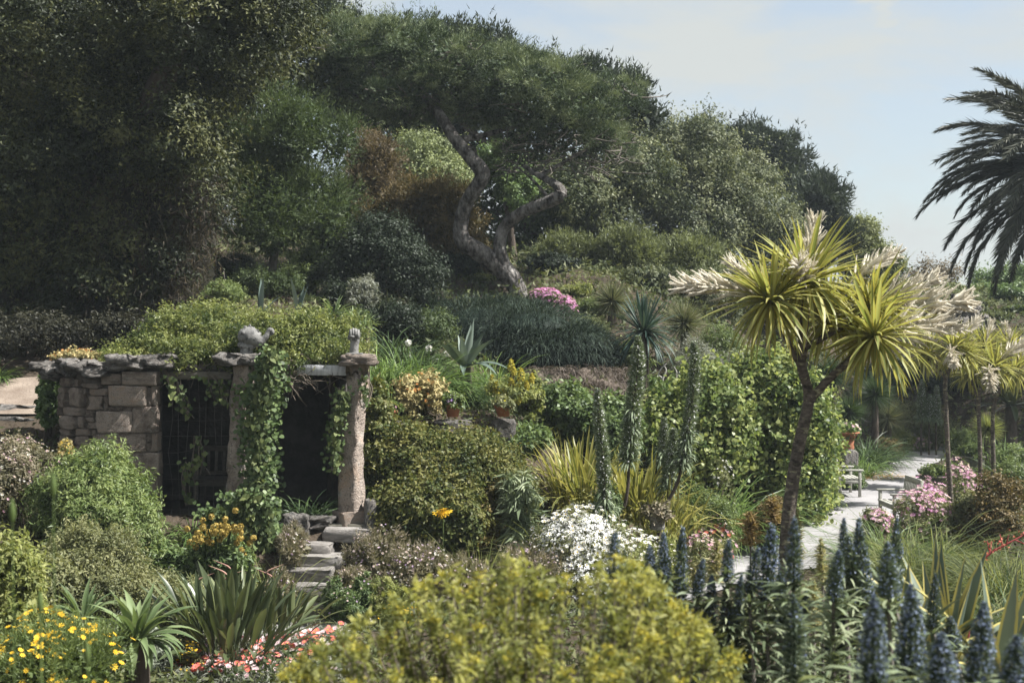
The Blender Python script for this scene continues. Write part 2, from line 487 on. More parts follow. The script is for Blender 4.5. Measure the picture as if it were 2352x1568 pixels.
FM('f_white', (0.62, 0.62, 0.58), (0.82, 0.82, 0.80))
FM('f_pink', (0.52, 0.24, 0.34), (0.68, 0.44, 0.52))
FM('f_palepink', (0.55, 0.42, 0.42), (0.72, 0.62, 0.60))
FM('f_red', (0.38, 0.075, 0.06), (0.52, 0.15, 0.12))
FM('f_magenta', (0.30, 0.085, 0.24), (0.48, 0.21, 0.40))
FM('f_yellow', (0.60, 0.36, 0.02), (0.72, 0.48, 0.05))
FM('f_lemon', (0.50, 0.42, 0.02), (0.66, 0.56, 0.06))
FM('f_purple', (0.10, 0.05, 0.24), (0.35, 0.25, 0.48))
FM('f_mauve', (0.32, 0.20, 0.38), (0.5, 0.36, 0.52))
FM('f_orange', (0.50, 0.17, 0.05), (0.6, 0.3, 0.12))
FM('f_redstalk', (0.24, 0.045, 0.045), (0.32, 0.08, 0.075))
FM('f_beak', (0.30, 0.16, 0.13), (0.42, 0.26, 0.20))
FM('f_gold', (0.36, 0.24, 0.035), (0.52, 0.36, 0.08))


# ------------------------------------------------------------------ ground
PATHC = np.array([(-3.4, 18.0), (-2.5, 18.9), (-0.8, 20.0), (1.75, 21.3), (4.1, 24.4), (5.7, 27.0), (7.4, 30.6), (8.9, 34.5), (10.3, 38.5), (11.9, 42.0), (13.4, 45.2), (14.6, 46.0)])
PATHW = np.array([0.5, 0.6, 0.8, 1.15, 1.25, 1.25, 1.08, 0.9, 0.82, 0.8, 0.8, 0.8])
CP = [  # x, y, z
    (-9, 0, 2.3), (0, 0, 2.4), (9, 0, 2.3), (-9, 5, 1.9), (0, 5, 1.9), (9, 5, 1.8), (-8, 9, 1.2), (0, 9, 1.0), (8, 9, 1.0), (-6, 13, 0.75), (0, 13, 0.25), (7, 13, 0.15), (14, 12, 0.4),
    (-1.5, 16, 0.1), (-3.5, 16, 0.25), (4, 16.5, 0.0), (9, 20, -0.1), (14, 22, -0.1), (11, 29, 0.0), (15, 34, 0.1), (5, 20, 0.0),
    (-2.4, 20.6, 1.0), (-4.5, 20.3, 0.95), (-6.5, 19.5, 1.35), (-7, 17, 1.1), (-9, 20, 1.8), (-8.4, 22, 2.35), (-8.4, 24, 2.95), (-11, 24, 3.1),
    (-1.2, 19.8, 0.72), (0.3, 21.6, 0.5), (-0.6, 22.4, 1.2), (-1.1, 25.0, 2.45), (-0.2, 25.5, 2.4), (1.5, 23.8, 0.6), (2.4, 25, 0.5), (2.2, 27.5, 1.2),
    (-5, 24.8, 3.7), (-3, 25.2, 3.4), (-1.9, 26.0, 2.7), (1.2, 35.2, 3.9), (-2.2, 31, 3.7), (-1.5, 28, 2.85), (-6, 28, 4.1), (-9, 27.5, 3.95), (-12, 30, 4.6),
    (1.2, 29.5, 2.2), (2.3, 31, 2.5), (0.0, 31.5, 2.9), (-0.8, 33, 3.5), (0.2, 38, 4.88), (3.4, 33.5, 3.1), (3.6, 36.5, 4.3), (4.6, 30.5, 1.1), (5.2, 30.2, 0.6), (4.8, 33.5, 2.6),
    (6.0, 33.5, 0.8), (7.4, 37.0, 0.9), (8.6, 41, 1.0), (10, 46, 1.9), (12.5, 52, 2.6), (6, 40, 3.8), (8, 50, 5.2), (-6.9, 36, 5.3), (-3, 37, 5.0), (-12, 36, 5.6),
    (-15, 50, 7.5), (0, 50, 6.5), (8, 60, 6.3), (18, 62, 5.4), (22, 60, 5.2), (17, 49, 2.0), (15, 47.5, 0.4), (19, 45, 1.1), (20, 39, 0.4), (24, 52, 4.0), (20, 70, 5.5), (30, 62, 6.0), (28, 40, 1.2), (0, 72, 8.0), (-20, 72, 9.0), (16.5, 53, 3.4),
]
CP = np.array(CP, dtype=float)


def tps_fit(c, lam=0.15):
    n = len(c)
    d2 = ((c[:, None, :2] - c[None, :, :2]) ** 2).sum(-1)
    K = 0.5 * d2 * np.log(d2 + 1e-9) + lam * np.eye(n)
    Q = np.hstack([np.ones((n, 1)), c[:, :2]])
    A = np.zeros((n + 3, n + 3))
    A[:n, :n] = K
    A[:n, n:] = Q
    A[n:, :n] = Q.T
    return np.linalg.solve(A, np.concatenate([c[:, 2], np.zeros(3)]))


TPS = tps_fit(CP)


def path_dist(x, y):
    best = np.full(np.shape(x), 1e9)
    bw = np.zeros(np.shape(x))
    for i in range(len(PATHC) - 1):
        a, b = PATHC[i], PATHC[i + 1]
        ab = b - a
        t = np.clip(((x - a[0]) * ab[0] + (y - a[1]) * ab[1]) / (ab @ ab), 0, 1)
        dd = np.hypot(x - (a[0] + t * ab[0]), y - (a[1] + t * ab[1]))
        w = PATHW[i] + t * (PATHW[i + 1] - PATHW[i])
        m = dd - w < best
        best = np.where(m, dd - w, best)
    return best


def path_z(x, y):
    return np.clip((y - 30) * 0.006, 0, 0.2)


SHX0, SHX1, SHY0, SHY1 = -6.35, -2.15, 20.95, 23.75      # inside of the shelter


def ground(x, y):
    x = np.asarray(x, dtype=float)
    y = np.asarray(y, dtype=float)
    sh = np.broadcast(x, y).shape
    xr, yr = np.broadcast_to(x, sh).ravel(), np.broadcast_to(y, sh).ravel()
    xc, yc = np.clip(xr, -16, 30), np.clip(yr, -3, 72)
    z = np.zeros(len(xc))
    for i in range(0, len(xc), 4000):
        a = xc[i:i + 4000]
        b = yc[i:i + 4000]
        d2 = (a[:, None] - CP[None, :, 0]) ** 2 + (b[:, None] - CP[None, :, 1]) ** 2
        z[i:i + 4000] = (0.5 * d2 * np.log(d2 + 1e-9)) @ TPS[:-3] + TPS[-3] + TPS[-2] * a + TPS[-1] * b
    pd = path_dist(xr, yr)
    s = np.clip((pd - 0.05) / 1.3, 0, 1)
    s = s * s * (3 - 2 * s)
    z = path_z(xr, yr) * (1 - s) + z * s
    dx = np.maximum(np.maximum(SHX0 - xr, xr - SHX1), 0)
    dy = np.maximum(np.maximum(SHY0 - yr, yr - SHY1), 0)
    dd = np.hypot(dx, dy)
    z = np.minimum(z, 1.06 + np.maximum(0, dd - 0.15) * 4.0)
    return z.reshape(sh)


def gz(x, y):
    return float(ground(np.array([x]), np.array([y]))[0])


def lin(a, b, st):
    return list(np.arange(a, b, st))


def grid_obj(name, xs, ys, zf, mat, kind='structure'):
    xs, ys = np.array(xs), np.array(ys)
    gx, gy = np.meshgrid(xs, ys)
    V = np.stack([gx.ravel(), gy.ravel(), zf(gx, gy).ravel()], 1)
    nx, ny = len(xs), len(ys)
    i = (np.arange(ny - 1)[:, None] * nx + np.arange(nx - 1)[None, :]).ravel()
    Fc = np.stack([i, i + 1, i + nx + 1, i + nx], 1)
    return MB().add(V, Fc).build(name, mat, None, True, kind)


gxs = [-3000, -800, -250, -100, -50, -30, -22] + lin(-16, 22, 0.28) + [22, 23, 24, 26, 28, 30, 40, 60, 120, 300, 900, 3000]
gys = [-60, -20, -8, -4] + lin(-3, 12, 0.6) + lin(12, 34, 0.25) + lin(34, 62, 0.5) + [62, 64, 66, 68, 70, 72, 80, 100, 160, 400, 1200, 4000]


def zterrain(x, y):
    z = ground(x, y)
    return z + 0.03 * np.sin(x * 3.1 + y * 1.7) * np.sin(y * 2.3 - x) * (path_dist(x, y) > 0.3)


tag(grid_obj('ground', gxs, gys, zterrain, M['soil']), 'dark garden soil of the sloping beds and hillside', 'ground')

# gravel path
seg = []
for i in range(len(PATHC) - 1):
    for t in np.linspace(0, 1, 10, endpoint=False):
        seg.append(np.append(PATHC[i] * (1 - t) + PATHC[i + 1] * t, PATHW[i] * (1 - t) + PATHW[i + 1] * t))
seg = np.array(seg)
for _ in range(5):
    seg[1:-1] = 0.25 * seg[:-2] + 0.5 * seg[1:-1] + 0.25 * seg[2:]
tan = norm(np.gradient(seg[:, :2], axis=0))
side = np.stack([tan[:, 1], -tan[:, 0]], 1)
rg = rng_of(5)
V = []
for k in np.linspace(-1, 1, 9):
    wob = 1 + 0.10 * np.sin(np.arange(len(seg)) * 0.37 + 5 * k) + 0.05 * rg.normal(size=len(seg))
    xy = seg[:, :2] + side * (seg[:, 2] * k * (wob if abs(k) == 1 else 1))[:, None]
    V.append(np.column_stack([xy, ground(xy[:, 0], xy[:, 1]) + 0.022]))
n = len(seg)
V = np.concatenate(V)
i = (np.arange(8)[:, None] * n + np.arange(n - 1)[None, :]).ravel()
tag(MB().add(V, np.stack([i, i + 1, i + n + 1, i + n], 1)).build('path', M['gravel'], None, True, 'structure'), 'pale gravel path winding through the garden beds', 'path')


# ------------------------------------------------------------------ plant building blocks
def leaves(mb, pos, nrm, Ls, Ws, rg, tint, bias=None, shape='dia', mat=0, cup=0.12):
    n = len(pos)
    d = rg.normal(size=(n, 3))
    if bias is not None:
        d = d + bias
    d = d - nrm * (d * nrm).sum(1, keepdims=True)
    d = norm(d)
    s = np.cross(nrm, d)
    Ls = np.broadcast_to(Ls, (n,))[:, None] * rg.uniform(0.7, 1.25, (n, 1))
    Ws = np.broadcast_to(Ws, (n,))[:, None] * rg.uniform(0.75, 1.2, (n, 1))
    if shape == 'dia':
        V = np.stack([pos, pos + d * Ls * 0.45 + s * Ws * 0.5 + nrm * Ls * cup, pos + d * Ls, pos + d * Ls * 0.45 - s * Ws * 0.5 + nrm * Ls * cup], 1)
        k = 4
    elif shape == 'oval':
        V = np.stack([pos + d * Ls * 0.05 - s * Ws * 0.25, pos + d * Ls * 0.35 + s * Ws * 0.5 + nrm * Ls * cup, pos + d * Ls * 0.8 + s * Ws * 0.36 + nrm * Ls * cup * 0.8,
                      pos + d * Ls * 0.95 - s * Ws * 0.2, pos + d * Ls * 0.5 - s * Ws * 0.5 + nrm * Ls * cup], 1)
        k = 5
    else:  # 'tri'
        V = np.stack([pos + d * Ls * 0.15 - s * Ws * 0.5, pos + d * Ls * 0.4 + s * Ws * 0.5, pos + d * Ls], 1)
        k = 3
    mb.add(V.reshape(-1, 3), np.arange(n * k).reshape(n, k), np.repeat(tint, k), 0.0, mat)


def needles(mb, pos, dirs, Ls, Ws, rg, tint, mat=0):
    n = len(pos)
    d = norm(dirs)
    s = norm(np.cross(d, rg.normal(size=(n, 3))))
    Ls = np.broadcast_to(Ls, (n,))[:, None] * rg.uniform(0.7, 1.2, (n, 1))
    Ws = np.broadcast_to(Ws, (n,))[:, None]
    V = np.stack([pos - s * Ws * 0.6, pos + s * Ws * 0.6, pos + d * Ls], 1)
    mb.add(V.reshape(-1, 3), np.arange(n * 3).reshape(n, 3), np.repeat(tint, 3), 0.0, mat)


def sphere_dirs(rg, n, up=0.0):
    d = rg.normal(size=(n, 3))
    d[:, 2] += up
    return norm(d)


def clumps(ells, n, rg, lo=0.75, hi=1.0, up=0.25, front=0.25):
    """clump centres over the surfaces of a union of ellipsoids (those buried in a neighbour are dropped)"""
    E = np.array(ells, dtype=float)
    w = (E[:, 3] * E[:, 5] + E[:, 3] * E[:, 4] + E[:, 4] * E[:, 5])
    out, on = [], []
    while sum(len(o) for o in out) < n:
        k = rg.choice(len(E), n * 2, p=w / w.sum())
        d = sphere_dirs(rg, n * 2)
        d[:, 2] += up
        d[:, 1] -= front
        d = norm(d)
        r = rg.uniform(lo, hi, (n * 2, 1))
        p = E[k, :3] + d * r * E[k, 3:]
        q = ((p[:, None, :] - E[None, :, :3]) / E[None, :, 3:])
        inside = ((q ** 2).sum(-1) < 0.55).any(1)
        p = p[~inside]
        nn = norm(d / E[k, 3:])[~inside]
        out.append(p)
        on.append(nn)
        if len(out) > 40:
            break
    return np.concatenate(out)[:n], np.concatenate(on)[:n]


def foliage(mb, ells, nc, per, rc, Lf, Wf, rg, shape='dia', bias=(0, 0, -0.3), up=0.45, fill=0.2, needle=False, flat=0.75, mat=0, vary=0.35, jit=0.55, lo=0.7, sprig=0.22):
    c, cn = clumps(ells, nc, rg, lo, 1.1)
    nc = len(c)
    n = nc * per
    ci = np.repeat(np.arange(nc), per)
    rcs = (rc * rg.uniform(0.5, 1.4, nc))[ci]
    d = sphere_dirs(rg, n)
    d = norm(d + 0.5 * cn[ci])
    r = rg.uniform(0.25, 1.0, n) ** 0.6
    off = d * (rcs * r)[:, None] * np.array([1, 1, flat])
    # shoots: a share of the leaves sits along sprigs that stick out of the clump
    si = rg.integers(0, 4, n)
    sd = norm(cn[:, None, :] * 0.9 + rg.normal(size=(nc, 4, 3)) * 0.7 + np.array([0, 0, 0.45]))
    sl_ = rc * rg.uniform(0.9, 2.1, (nc, 4))
    on = rg.uniform(0, 1, n) < sprig
    tt = rg.uniform(0.2, 1.0, n)
    spo = sd[ci, si] * (sl_[ci, si] * tt)[:, None] + rg.normal(0, 0.10, (n, 3)) * rc
    off = np.where(on[:, None], spo, off)
    d = np.where(on[:, None], norm(sd[ci, si] * 0.3 + rg.normal(size=(n, 3))), d)
    pos = c[ci] + off
    tint = np.clip(rg.normal(0.5, 0.17, n) + (rg.normal(0, vary * 0.5, nc))[ci] + np.where(on, 0.2, 0.0), 0, 1)  # sprig tips tinted paler: young leaves, plus a sunlit look put into colour
    if needle:
        dirs = d * 0.8 + cn[ci] * 0.5 + rg.normal(size=(n, 3)) * 0.45 + np.array([0, 0, 0.55])
        needles(mb, pos, dirs, Lf, Wf, rg, tint, mat)
    else:
        nr = norm(d * 0.9 + cn[ci] * 0.35 + np.array([0, 0, up]) + rg.normal(size=(n, 3)) * jit)
        leaves(mb, pos, nr, Lf, Wf, rg, tint, np.array(bias), shape, mat)
    if fill > 0:
        m = int(n * fill)
        E = np.array(ells)
        w = E[:, 3] * E[:, 4] * E[:, 5]
        k = rg.choice(len(E), m, p=w / w.sum())
        p = E[k, :3] + sphere_dirs(rg, m) * (rg.uniform(0.15, 0.85, (m, 1)) ** 0.5) * E[k, 3:]
        leaves(mb, p, sphere_dirs(rg, m, 0.4), Lf * 1.7, (Wf if not needle else Wf * 4) * 1.9, rg, np.clip(rg.normal(0.35, 0.15, m), 0, 1), np.array(bias), 'tri', mat)
    return c, cn


def tube(mb, pts, rad, sides=8, rg=None, noise=0.0, tint=0.5, mat=0, cap=True):
    pts = np.asarray(pts, dtype=float)
    rad = np.broadcast_to(np.asarray(rad, dtype=float), (len(pts),))
    tn = norm(np.gradient(pts, axis=0))
    ref = np.array([0.31, 0.17, 0.93]) if abs(tn[:, 2]).mean() < 0.8 else np.array([0.95, 0.2, 0.1])
    a = norm(np.cross(tn, ref))
    b = np.cross(tn, a)
    th = np.linspace(0, 2 * math.pi, sides, endpoint=False)
    V = pts[:, None, :] + (np.cos(th)[None, :, None] * a[:, None, :] + np.sin(th)[None, :, None] * b[:, None, :]) * rad[:, None, None] * (1 + (rg.normal(size=(len(pts), sides, 1)) * noise if noise else 0))
    k = len(pts)
    i = np.arange(k - 1)[:, None] * sides
    j = np.arange(sides)[None, :]
    j2 = (j + 1) % sides
    Fc = np.stack([i + j, i + j2, i + sides + j2, i + sides + j], -1).reshape(-1, 4)
    mb.add(V.reshape(-1, 3), Fc, tint, 0.0, mat)
    if cap:
        mb.add(V[-1], np.arange(sides)[None, :], tint, 0.0, mat)
        mb.add(V[0], np.arange(sides)[::-1][None, :], tint, 0.0, mat)


def smooth_line(pts, n):
    pts = np.asarray(pts, dtype=float)
    k = len(pts)
    t = np.linspace(0, k - 1, n)
    out = np.zeros((n, pts.shape[1]))
    for q, tt in enumerate(t):
        i = min(int(tt), k - 2)
        f = tt - i
        p0, p1, p2, p3 = pts[max(i - 1, 0)], pts[i], pts[i + 1], pts[min(i + 2, k - 1)]
        out[q] = 0.5 * (2 * p1 + (p2 - p0) * f + (2 * p0 - 5 * p1 + 4 * p2 - p3) * f * f + (3 * p1 - p0 - 3 * p2 + p3) * f ** 3)
    return out


def blades(mb, base, az, el, Ls, Ws, droop, segs=5, rg=None, tint=None, prof=None, mat=0, across=True):
    """arching strap leaves, all at once: two vertices across"""
    n = len(base)
    az, el, Ls, Ws, droop = [np.broadcast_to(np.asarray(q, dtype=float), (n,)) for q in (az, el, Ls, Ws, droop)]
    h = np.stack([np.cos(az), np.sin(az), np.zeros(n)], 1)
    s = np.stack([-np.sin(az), np.cos(az), np.zeros(n)], 1)
    tw = rg.normal(0, 0.35, n) if rg is not None else np.zeros(n)
    p = np.array(base, dtype=float)
    rows = []
    prof = prof or (lambda t: (0.55 + 0.9 * t) * (1 - t) ** 0.6 if t < 1 else 0.0)
    for k in range(segs + 1):
        t = k / segs
        e = el - droop * t ** 1.4
        if k:
            st = Ls / segs
            p = p + (h * np.cos(e)[:, None] + np.array([0, 0, 1.0]) * np.sin(e)[:, None]) * st[:, None]
        up = -h * np.sin(e)[:, None] + np.array([0, 0, 1.0]) * np.cos(e)[:, None]
        w = Ws * max(prof(t), 0.03)
        sd = s * np.cos(tw)[:, None] + up * np.sin(tw)[:, None]
        rows.append(np.stack([p - sd * w[:, None] * 0.5, p + sd * w[:, None] * 0.5], 1))
    V = np.stack(rows, 1).reshape(-1, 3)
    m = 2 * (segs + 1)
    o = np.arange(n)[:, None, None] * m
    k = np.arange(segs)[None, :, None] * 2
    Fc = (o + k + np.array([0, 1, 3, 2])[None, None, :]).reshape(-1, 4)
    ti = np.repeat(tint if tint is not None else rg.uniform(0, 1, n), m)
    ac = np.tile(np.array([-1.0, 1.0]), n * (segs + 1))
    mb.add(V, Fc, ti, ac if across else 0.0, mat)


def leaf_mesh(name, mat, Ln, Wd, el, droop, segs=6, fold=0.25, prof=None, curl=0.0, thick=0.0):
    """one large leaf pointing to +X from the origin: four vertices across, folded along its midrib"""
    prof = prof or (lambda t: (0.6 + 1.0 * t) * (1 - t) ** 0.55)
    p = np.zeros(3)
    rows = []
    cs = np.array([-1, -0.35, 0.35, 1.0])
    for k in range(segs + 1):
        t = k / segs
        e = el - droop * t ** 1.5
        if k:
            p = p + np.array([math.cos(e), 0, math.sin(e)]) * Ln / segs
        up = np.array([-math.sin(e), 0, math.cos(e)])
        w = Wd * max(prof(t) if t < 1 else 0.02, 0.02) * 0.5
        for c in cs:
            rows.append(p + np.array([0, 1.0, 0]) * (c * w * math.cos(fold)) + up * (abs(c) * w * math.sin(fold)) + np.array([0, curl * t * t, 0]))
    V = np.array(rows)
    i = np.arange(segs)[:, None] * 4
    j = np.arange(3)[None, :]
    Fc = np.stack([i + j, i + j + 1, i + j + 5, i + j + 4], -1).reshape(-1, 4)
    mb = MB().add(V, Fc, 0.5, np.tile(cs, segs + 1))
    return mb.mesh(name, mat, True)


def leaf_set(name, mat, Ln, Wd, n, elr, dr, seed=0, **k):
    rg = rng_of(seed)
    out = []
    for i in range(n):
        f = i / max(n - 1, 1)
        e = elr[0] + (elr[1] - elr[0]) * f
        d = dr[0] + (dr[1] - dr[0]) * f
        out.append((e, leaf_mesh(name, mat, Ln * rg.uniform(0.92, 1.08), Wd, e, d * rg.uniform(0.85, 1.15), curl=rg.normal(0, 0.04) * Ln, **k)))
    return out


def rosette(parent, base, n, lset, rg, name='leaf', sc=(0.85, 1.1), rad=0.03, elw=None, tilt=0.12, az0=None, azw=math.pi):
    for i in range(n):
        e, me = lset[int(rg.choice(len(lset), p=elw))]
        a = (az0 if az0 is not None else 0) + rg.uniform(-azw, azw)
        s = rg.uniform(*sc)
        put(name, me, parent, (base[0] + rad * math.cos(a), base[1] + rad * math.sin(a), base[2]), (rg.normal(0, tilt), rg.normal(0, tilt), a), float(s))


def flower_mesh(name, mats, petals=9, r=1.0, cup=0.25, wid=0.42, centre=0.28):
    mb = MB()
    rg = rng_of(7)
    for i in range(petals):
        a = 2 * math.pi * i / petals + rg.normal(0, 0.08)
        c, s = math.cos(a), math.sin(a)
        d = np.array([c, s, 0])
        t = np.array([-s, c, 0])
        z = np.array([0, 0, 1.0])
        w = wid * r
        mb.add(np.stack([d * 0.1 * r, d * 0.6 * r + t * w * 0.5 + z * cup * 0.7 * r, d * r + z * cup * r * 0.9, d * 0.6 * r - t * w * 0.5 + z * cup * 0.7 * r]), np.array([[0, 1, 2, 3]]), 0.5, 0, 0)
    if centre:
        a = np.linspace(0, 2 * math.pi, 6, endpoint=False)
        ring = np.stack([np.cos(a) * centre * r, np.sin(a) * centre * r, np.full(6, 0.16 * r)], 1)
        V = np.vstack([ring, [[0, 0, 0.30 * r]]])
        mb.add(V, np.array([[i, (i + 1) % 6, 6] for i in range(6)]), 0.5, 0, 1)
    return mb.mesh(name, mats)


FL = {}
for nme, mt, ce, pe, cup in (('white', 'f_white', 'f_gold', 7, 0.35), ('pink', 'f_pink', 'f_palepink', 6, 0.45), ('palepink', 'f_palepink', 'f_gold', 7, 0.3), ('red', 'f_red', 'f_gold', 11, 0.3),
                             ('pinkgaz', 'f_palepink', 'f_pink', 11, 0.3), ('magenta', 'f_magenta', 'f_palepink', 6, 0.4), ('yellow', 'f_yellow', 'f_yellow', 8, 0.25), ('lemon', 'f_lemon', 'f_lemon', 7, 0.4), ('purple', 'f_purple', 'f_mauve', 6, 0.3),
                             ('mauve', 'f_mauve', 'f_palepink', 6, 0.4), ('orange', 'f_orange', 'f_gold', 7, 0.4), ('gold', 'f_gold', 'f_gold', 7, 0.5)):
    FL[nme] = flower_mesh(nme + '_flower', [M[mt], M[ce]], pe, 1.0, cup)


def scatter_flowers(parent, kind, pts, nrm, r, rg, name='flower', up=0.8):
    kinds = [kind] if isinstance(kind, str) else kind
    for p, q in zip(pts, nrm):
        v = Vector(norm(q + np.array([0, -0.25, up]) + rg.normal(size=3) * 0.5))
        e = v.to_track_quat('Z', 'Y').to_euler()
        put(name, FL[kinds[int(rg.integers(len(kinds)))]], parent, p, e, float(r * rg.uniform(0.6, 1.2)))


def surf_pts(ells, n, rg, up=0.7, front=0.5, hi=1.04):
    E = np.array(ells)
    pts, ns = clumps(ells, n * 2, rg, 1.0, hi, up, front)
    k = rg.permutation(len(pts))[:n]
    return pts[k], ns[k]


def lobes(c, r, n, rg, s=(0.28, 0.6), up=0.3):
    """an uneven body: one main ellipsoid plus smaller ones budding from it"""
    out = [(*c, *(np.array(r) * 0.74))]
    for i in range(n):
        d = sphere_dirs(rg, 1, up)[0]
        k = rg.uniform(*s)
        out.append((*(np.array(c) + d * np.array(r) * (1 - k * 0.85) * rg.uniform(0.85, 1.08)), *(np.array(r) * k * rg.uniform(0.8, 1.2, 3))))
    return out


SEED = [100]


def shrub(name, label, cat, u, vt, hw, d, mat, nc=60, per=60, Lf=0.07, Wf=0.03, rc=None, rd=None, nl=7, vb=None, flowers=None, stems=True, group=None, lean=0.0, stemmat='bark_dark', **k):
    SEED[0] += 1
    rg = rng_of(SEED[0])
    x, y = X(u, d), d
    zg = gz(x, y)
    zt = P(u, vt, d)[2]
    rx = PX(hw, d)
    ry = rd or rx * 0.9
    zb = P(u, vb, d)[2] if vb else zg - 0.05
    H = max(zt - zb, 0.15)
    c = (x, y, zb + H * 0.5)
    E = lobes(c, (rx, ry, H * 0.5), nl, rg)
    t = thing(name, label, cat, (x, y, zg), group)
    mb = MB()
    if d > 30:
        k['shape'] = 'tri'
    foliage(mb, E, nc, per, rc or 0.26 * min(rx, H), Lf, Wf, rg, **k)
    mb.build('foliage', M[mat], t)
    if stems:
        sb = MB()
        for i in range(5):
            e = E[int(rg.integers(len(E)))]
            a = np.array([x + rg.normal(0, 0.06 * rx), y + rg.normal(0, 0.06), zg - 0.08])
            b = np.array(e[:3])
            m_ = (a + b) / 2 + rg.normal(0, 0.08, 3) * rx
            r0 = 0.02 + 0.02 * rx
            tube(sb, smooth_line([a, m_, b], 6), np.linspace(r0, r0 * 0.4, 6), 5)
        sb.build('stem', M[stemmat], t, True)
    if flowers:
        for kind, nf, rf in flowers:
            p, q = surf_pts(E, nf, rg)
            p = p + norm(q + np.array([0, -0.15, 0.35])) * (0.75 * (rc or 0.26 * min(rx, H)))
            scatter_flowers(t, kind, p, q, rf, rg)
    return t, E


def tree(name, label, u, d, ells, mat, nc, per, rc, Lf, Wf, base=None, trunkr=0.25, bark='bark_dark', cat='tree', limbs=10, group=None, **k):
    """ells in picture units: (u, v, d, ru, rv, depth radius in metres)"""
    SEED[0] += 1
    rg = rng_of(SEED[0])
    E = []
    for (eu, ev, ed, ru, rv, rm) in ells:
        p = P(eu, ev, ed)
        E.append((p[0], p[1], p[2], PX(ru, ed), rm, PX(rv, ed)))
    x, y = X(u, d), d
    zg = gz(x, y)
    t = thing(name, label, cat, (x, y, zg), group)
    mb = MB()
    E2 = []
    for e in E:
        E2 += lobes(e[:3], e[3:], 6, rg)
    k.setdefault('shape', 'tri')
    foliage(mb, E2, nc, per, rc, Lf, Wf, rg, **k)
    mb.build('crown', M[mat], t)
    sb = MB()
    top = np.mean([e[:3] for e in E], axis=0)
    b0 = np.array([x, y, zg - 0.2])
    mid = b0 * 0.5 + top * 0.5 + rg.normal(0, 0.2, 3)
    tube(sb, smooth_line([b0, mid, top], 9), np.linspace(trunkr, trunkr * 0.45, 9), 9, rg, 0.05)
    for i in range(limbs):
        e = E2[int(rg.integers(len(E2)))]
        a = b0 + (top - b0) * rg.uniform(0.35, 0.9)
        b = np.array(e[:3])
        m_ = (a + b) / 2 + rg.normal(0, 0.12, 3) * np.array([1, 1, 0.4])
        tube(sb, smooth_line([a, m_, b], 6), np.linspace(trunkr * 0.42, trunkr * 0.12, 6), 6)
    sb.build('trunk', M[bark], t, True)
    return t, E2


def clump_blades(name, label, cat, u, vt, hw, d, mat, n=400, Lf=0.6, Wf=0.03, spread=0.5, el=(0.7, 1.45), droop=(0.6, 1.8), group=None, rdm=None, flowers=None, segs=5, part='foliage', vb=None):
    """a tuft or drift of strap leaves rising from the ground over an area"""
    SEED[0] += 1
    rg = rng_of(SEED[0])
    x, y = X(u, d), d
    rx = PX(hw, d)
    zg = gz(x, y)
    t = thing(name, label, cat, (x, y, zg), group)
    a = rg.uniform(0, 2 * math.pi, n)
    r = np.sqrt(rg.uniform(0, 1, n)) * spread
    bx, by = x + np.cos(a) * r * rx, y + np.sin(a) * r * (rdm or rx)
    bz = ground(bx, by) - 0.03
    az = a + rg.normal(0, 0.9, n)
    e = rg.uniform(*el, n) - r * 0.25
    mb = MB()
    zt = P(u, vt, d)[2]
    sc = max(zt - zg, 0.1) / (Lf * 0.8) if vt else 1.0
    blades(mb, np.stack([bx, by, bz], 1), az, e, Lf * sc * rg.uniform(0.65, 1.15, n), Wf * rg.uniform(0.7, 1.2, n), rg.uniform(*droop, n), segs, rg)
    mb.build(part, M[mat], t)
    if flowers:
        kind, nf, rf = flowers
        p = np.stack([x + rg.normal(0, 0.45, nf) * rx, y + rg.normal(0, 0.4, nf) * rx, np.full(nf, zt) - rg.uniform(0, 0.3, nf) * (zt - zg)], 1)
        scatter_flowers(t, kind, p, np.tile([0, -0.3, 1.0], (nf, 1)), rf, rg)
    return t


def rounded_block(n=2, seed=0, rough=0.05, bev=0.14, k=3):
    """unit stone: a box with k cells per edge, worn corners and uneven faces"""
    rg = rng_of(seed)
    cs = np.concatenate([[-0.5], np.linspace(-0.5 + bev, 0.5 - bev, k - 1), [0.5]])
    verts, idx = [], {}

    def vid(p):
        key = tuple(np.round(p, 4))
        if key not in idx:
            idx[key] = len(verts)
            verts.append(p)
        return idx[key]

    faces = []
    for ax in range(3):
        for sg in (-1, 1):
            for i in range(k):
                for j in range(k):
                    q = []
                    for (di, dj) in ((0, 0), (1, 0), (1, 1), (0, 1)):
                        p = np.zeros(3)
                        p[ax] = 0.5 * sg
                        p[(ax + 1) % 3] = cs[i + di]
                        p[(ax + 2) % 3] = cs[j + dj]
                        q.append(vid(p))
                    faces.append(q if sg > 0 else q[::-1])
    V = np.array(verts)
    edge = (np.abs(V) > 0.49).sum(1)
    V = V * np.where(edge == 3, 1 - bev * 0.75, np.where(edge == 2, 1 - bev * 0.38, 1.0))[:, None]
    ph = rg.uniform(0, 6.28, (4, 3))
    fr = rg.uniform(2.0, 9.0, (4, 3))
    w = sum(np.sin(V @ fr[q] + ph[q, 0])[:, None] * rg.normal(0, 1, 3) for q in range(4))
    V = V + w * rough * 0.5 + rg.normal(0, rough * 0.55, V.shape)
    return V, np.array(faces)


BLK = {}


def block_mesh(mat, seed, rough=0.05, bev=0.14):
    key = (mat, seed, rough, bev)
    if key not in BLK:
        V, Fc = rounded_block(2, seed, rough, bev, 7 if rough >= 0.06 else 5)
        BLK[key] = MB().add(V, Fc).mesh('stone', M[mat], True)
    return BLK[key]


def stone(parent, c, size, rz=0.0, mat='granite', seed=0, rough=0.045, name='stone', rx=0.0, ry=0.0, bev=0.14):
    return put(name, block_mesh(mat, seed % 9, rough, bev), parent, c, (rx, ry, rz), tuple(float(s) for s in size))


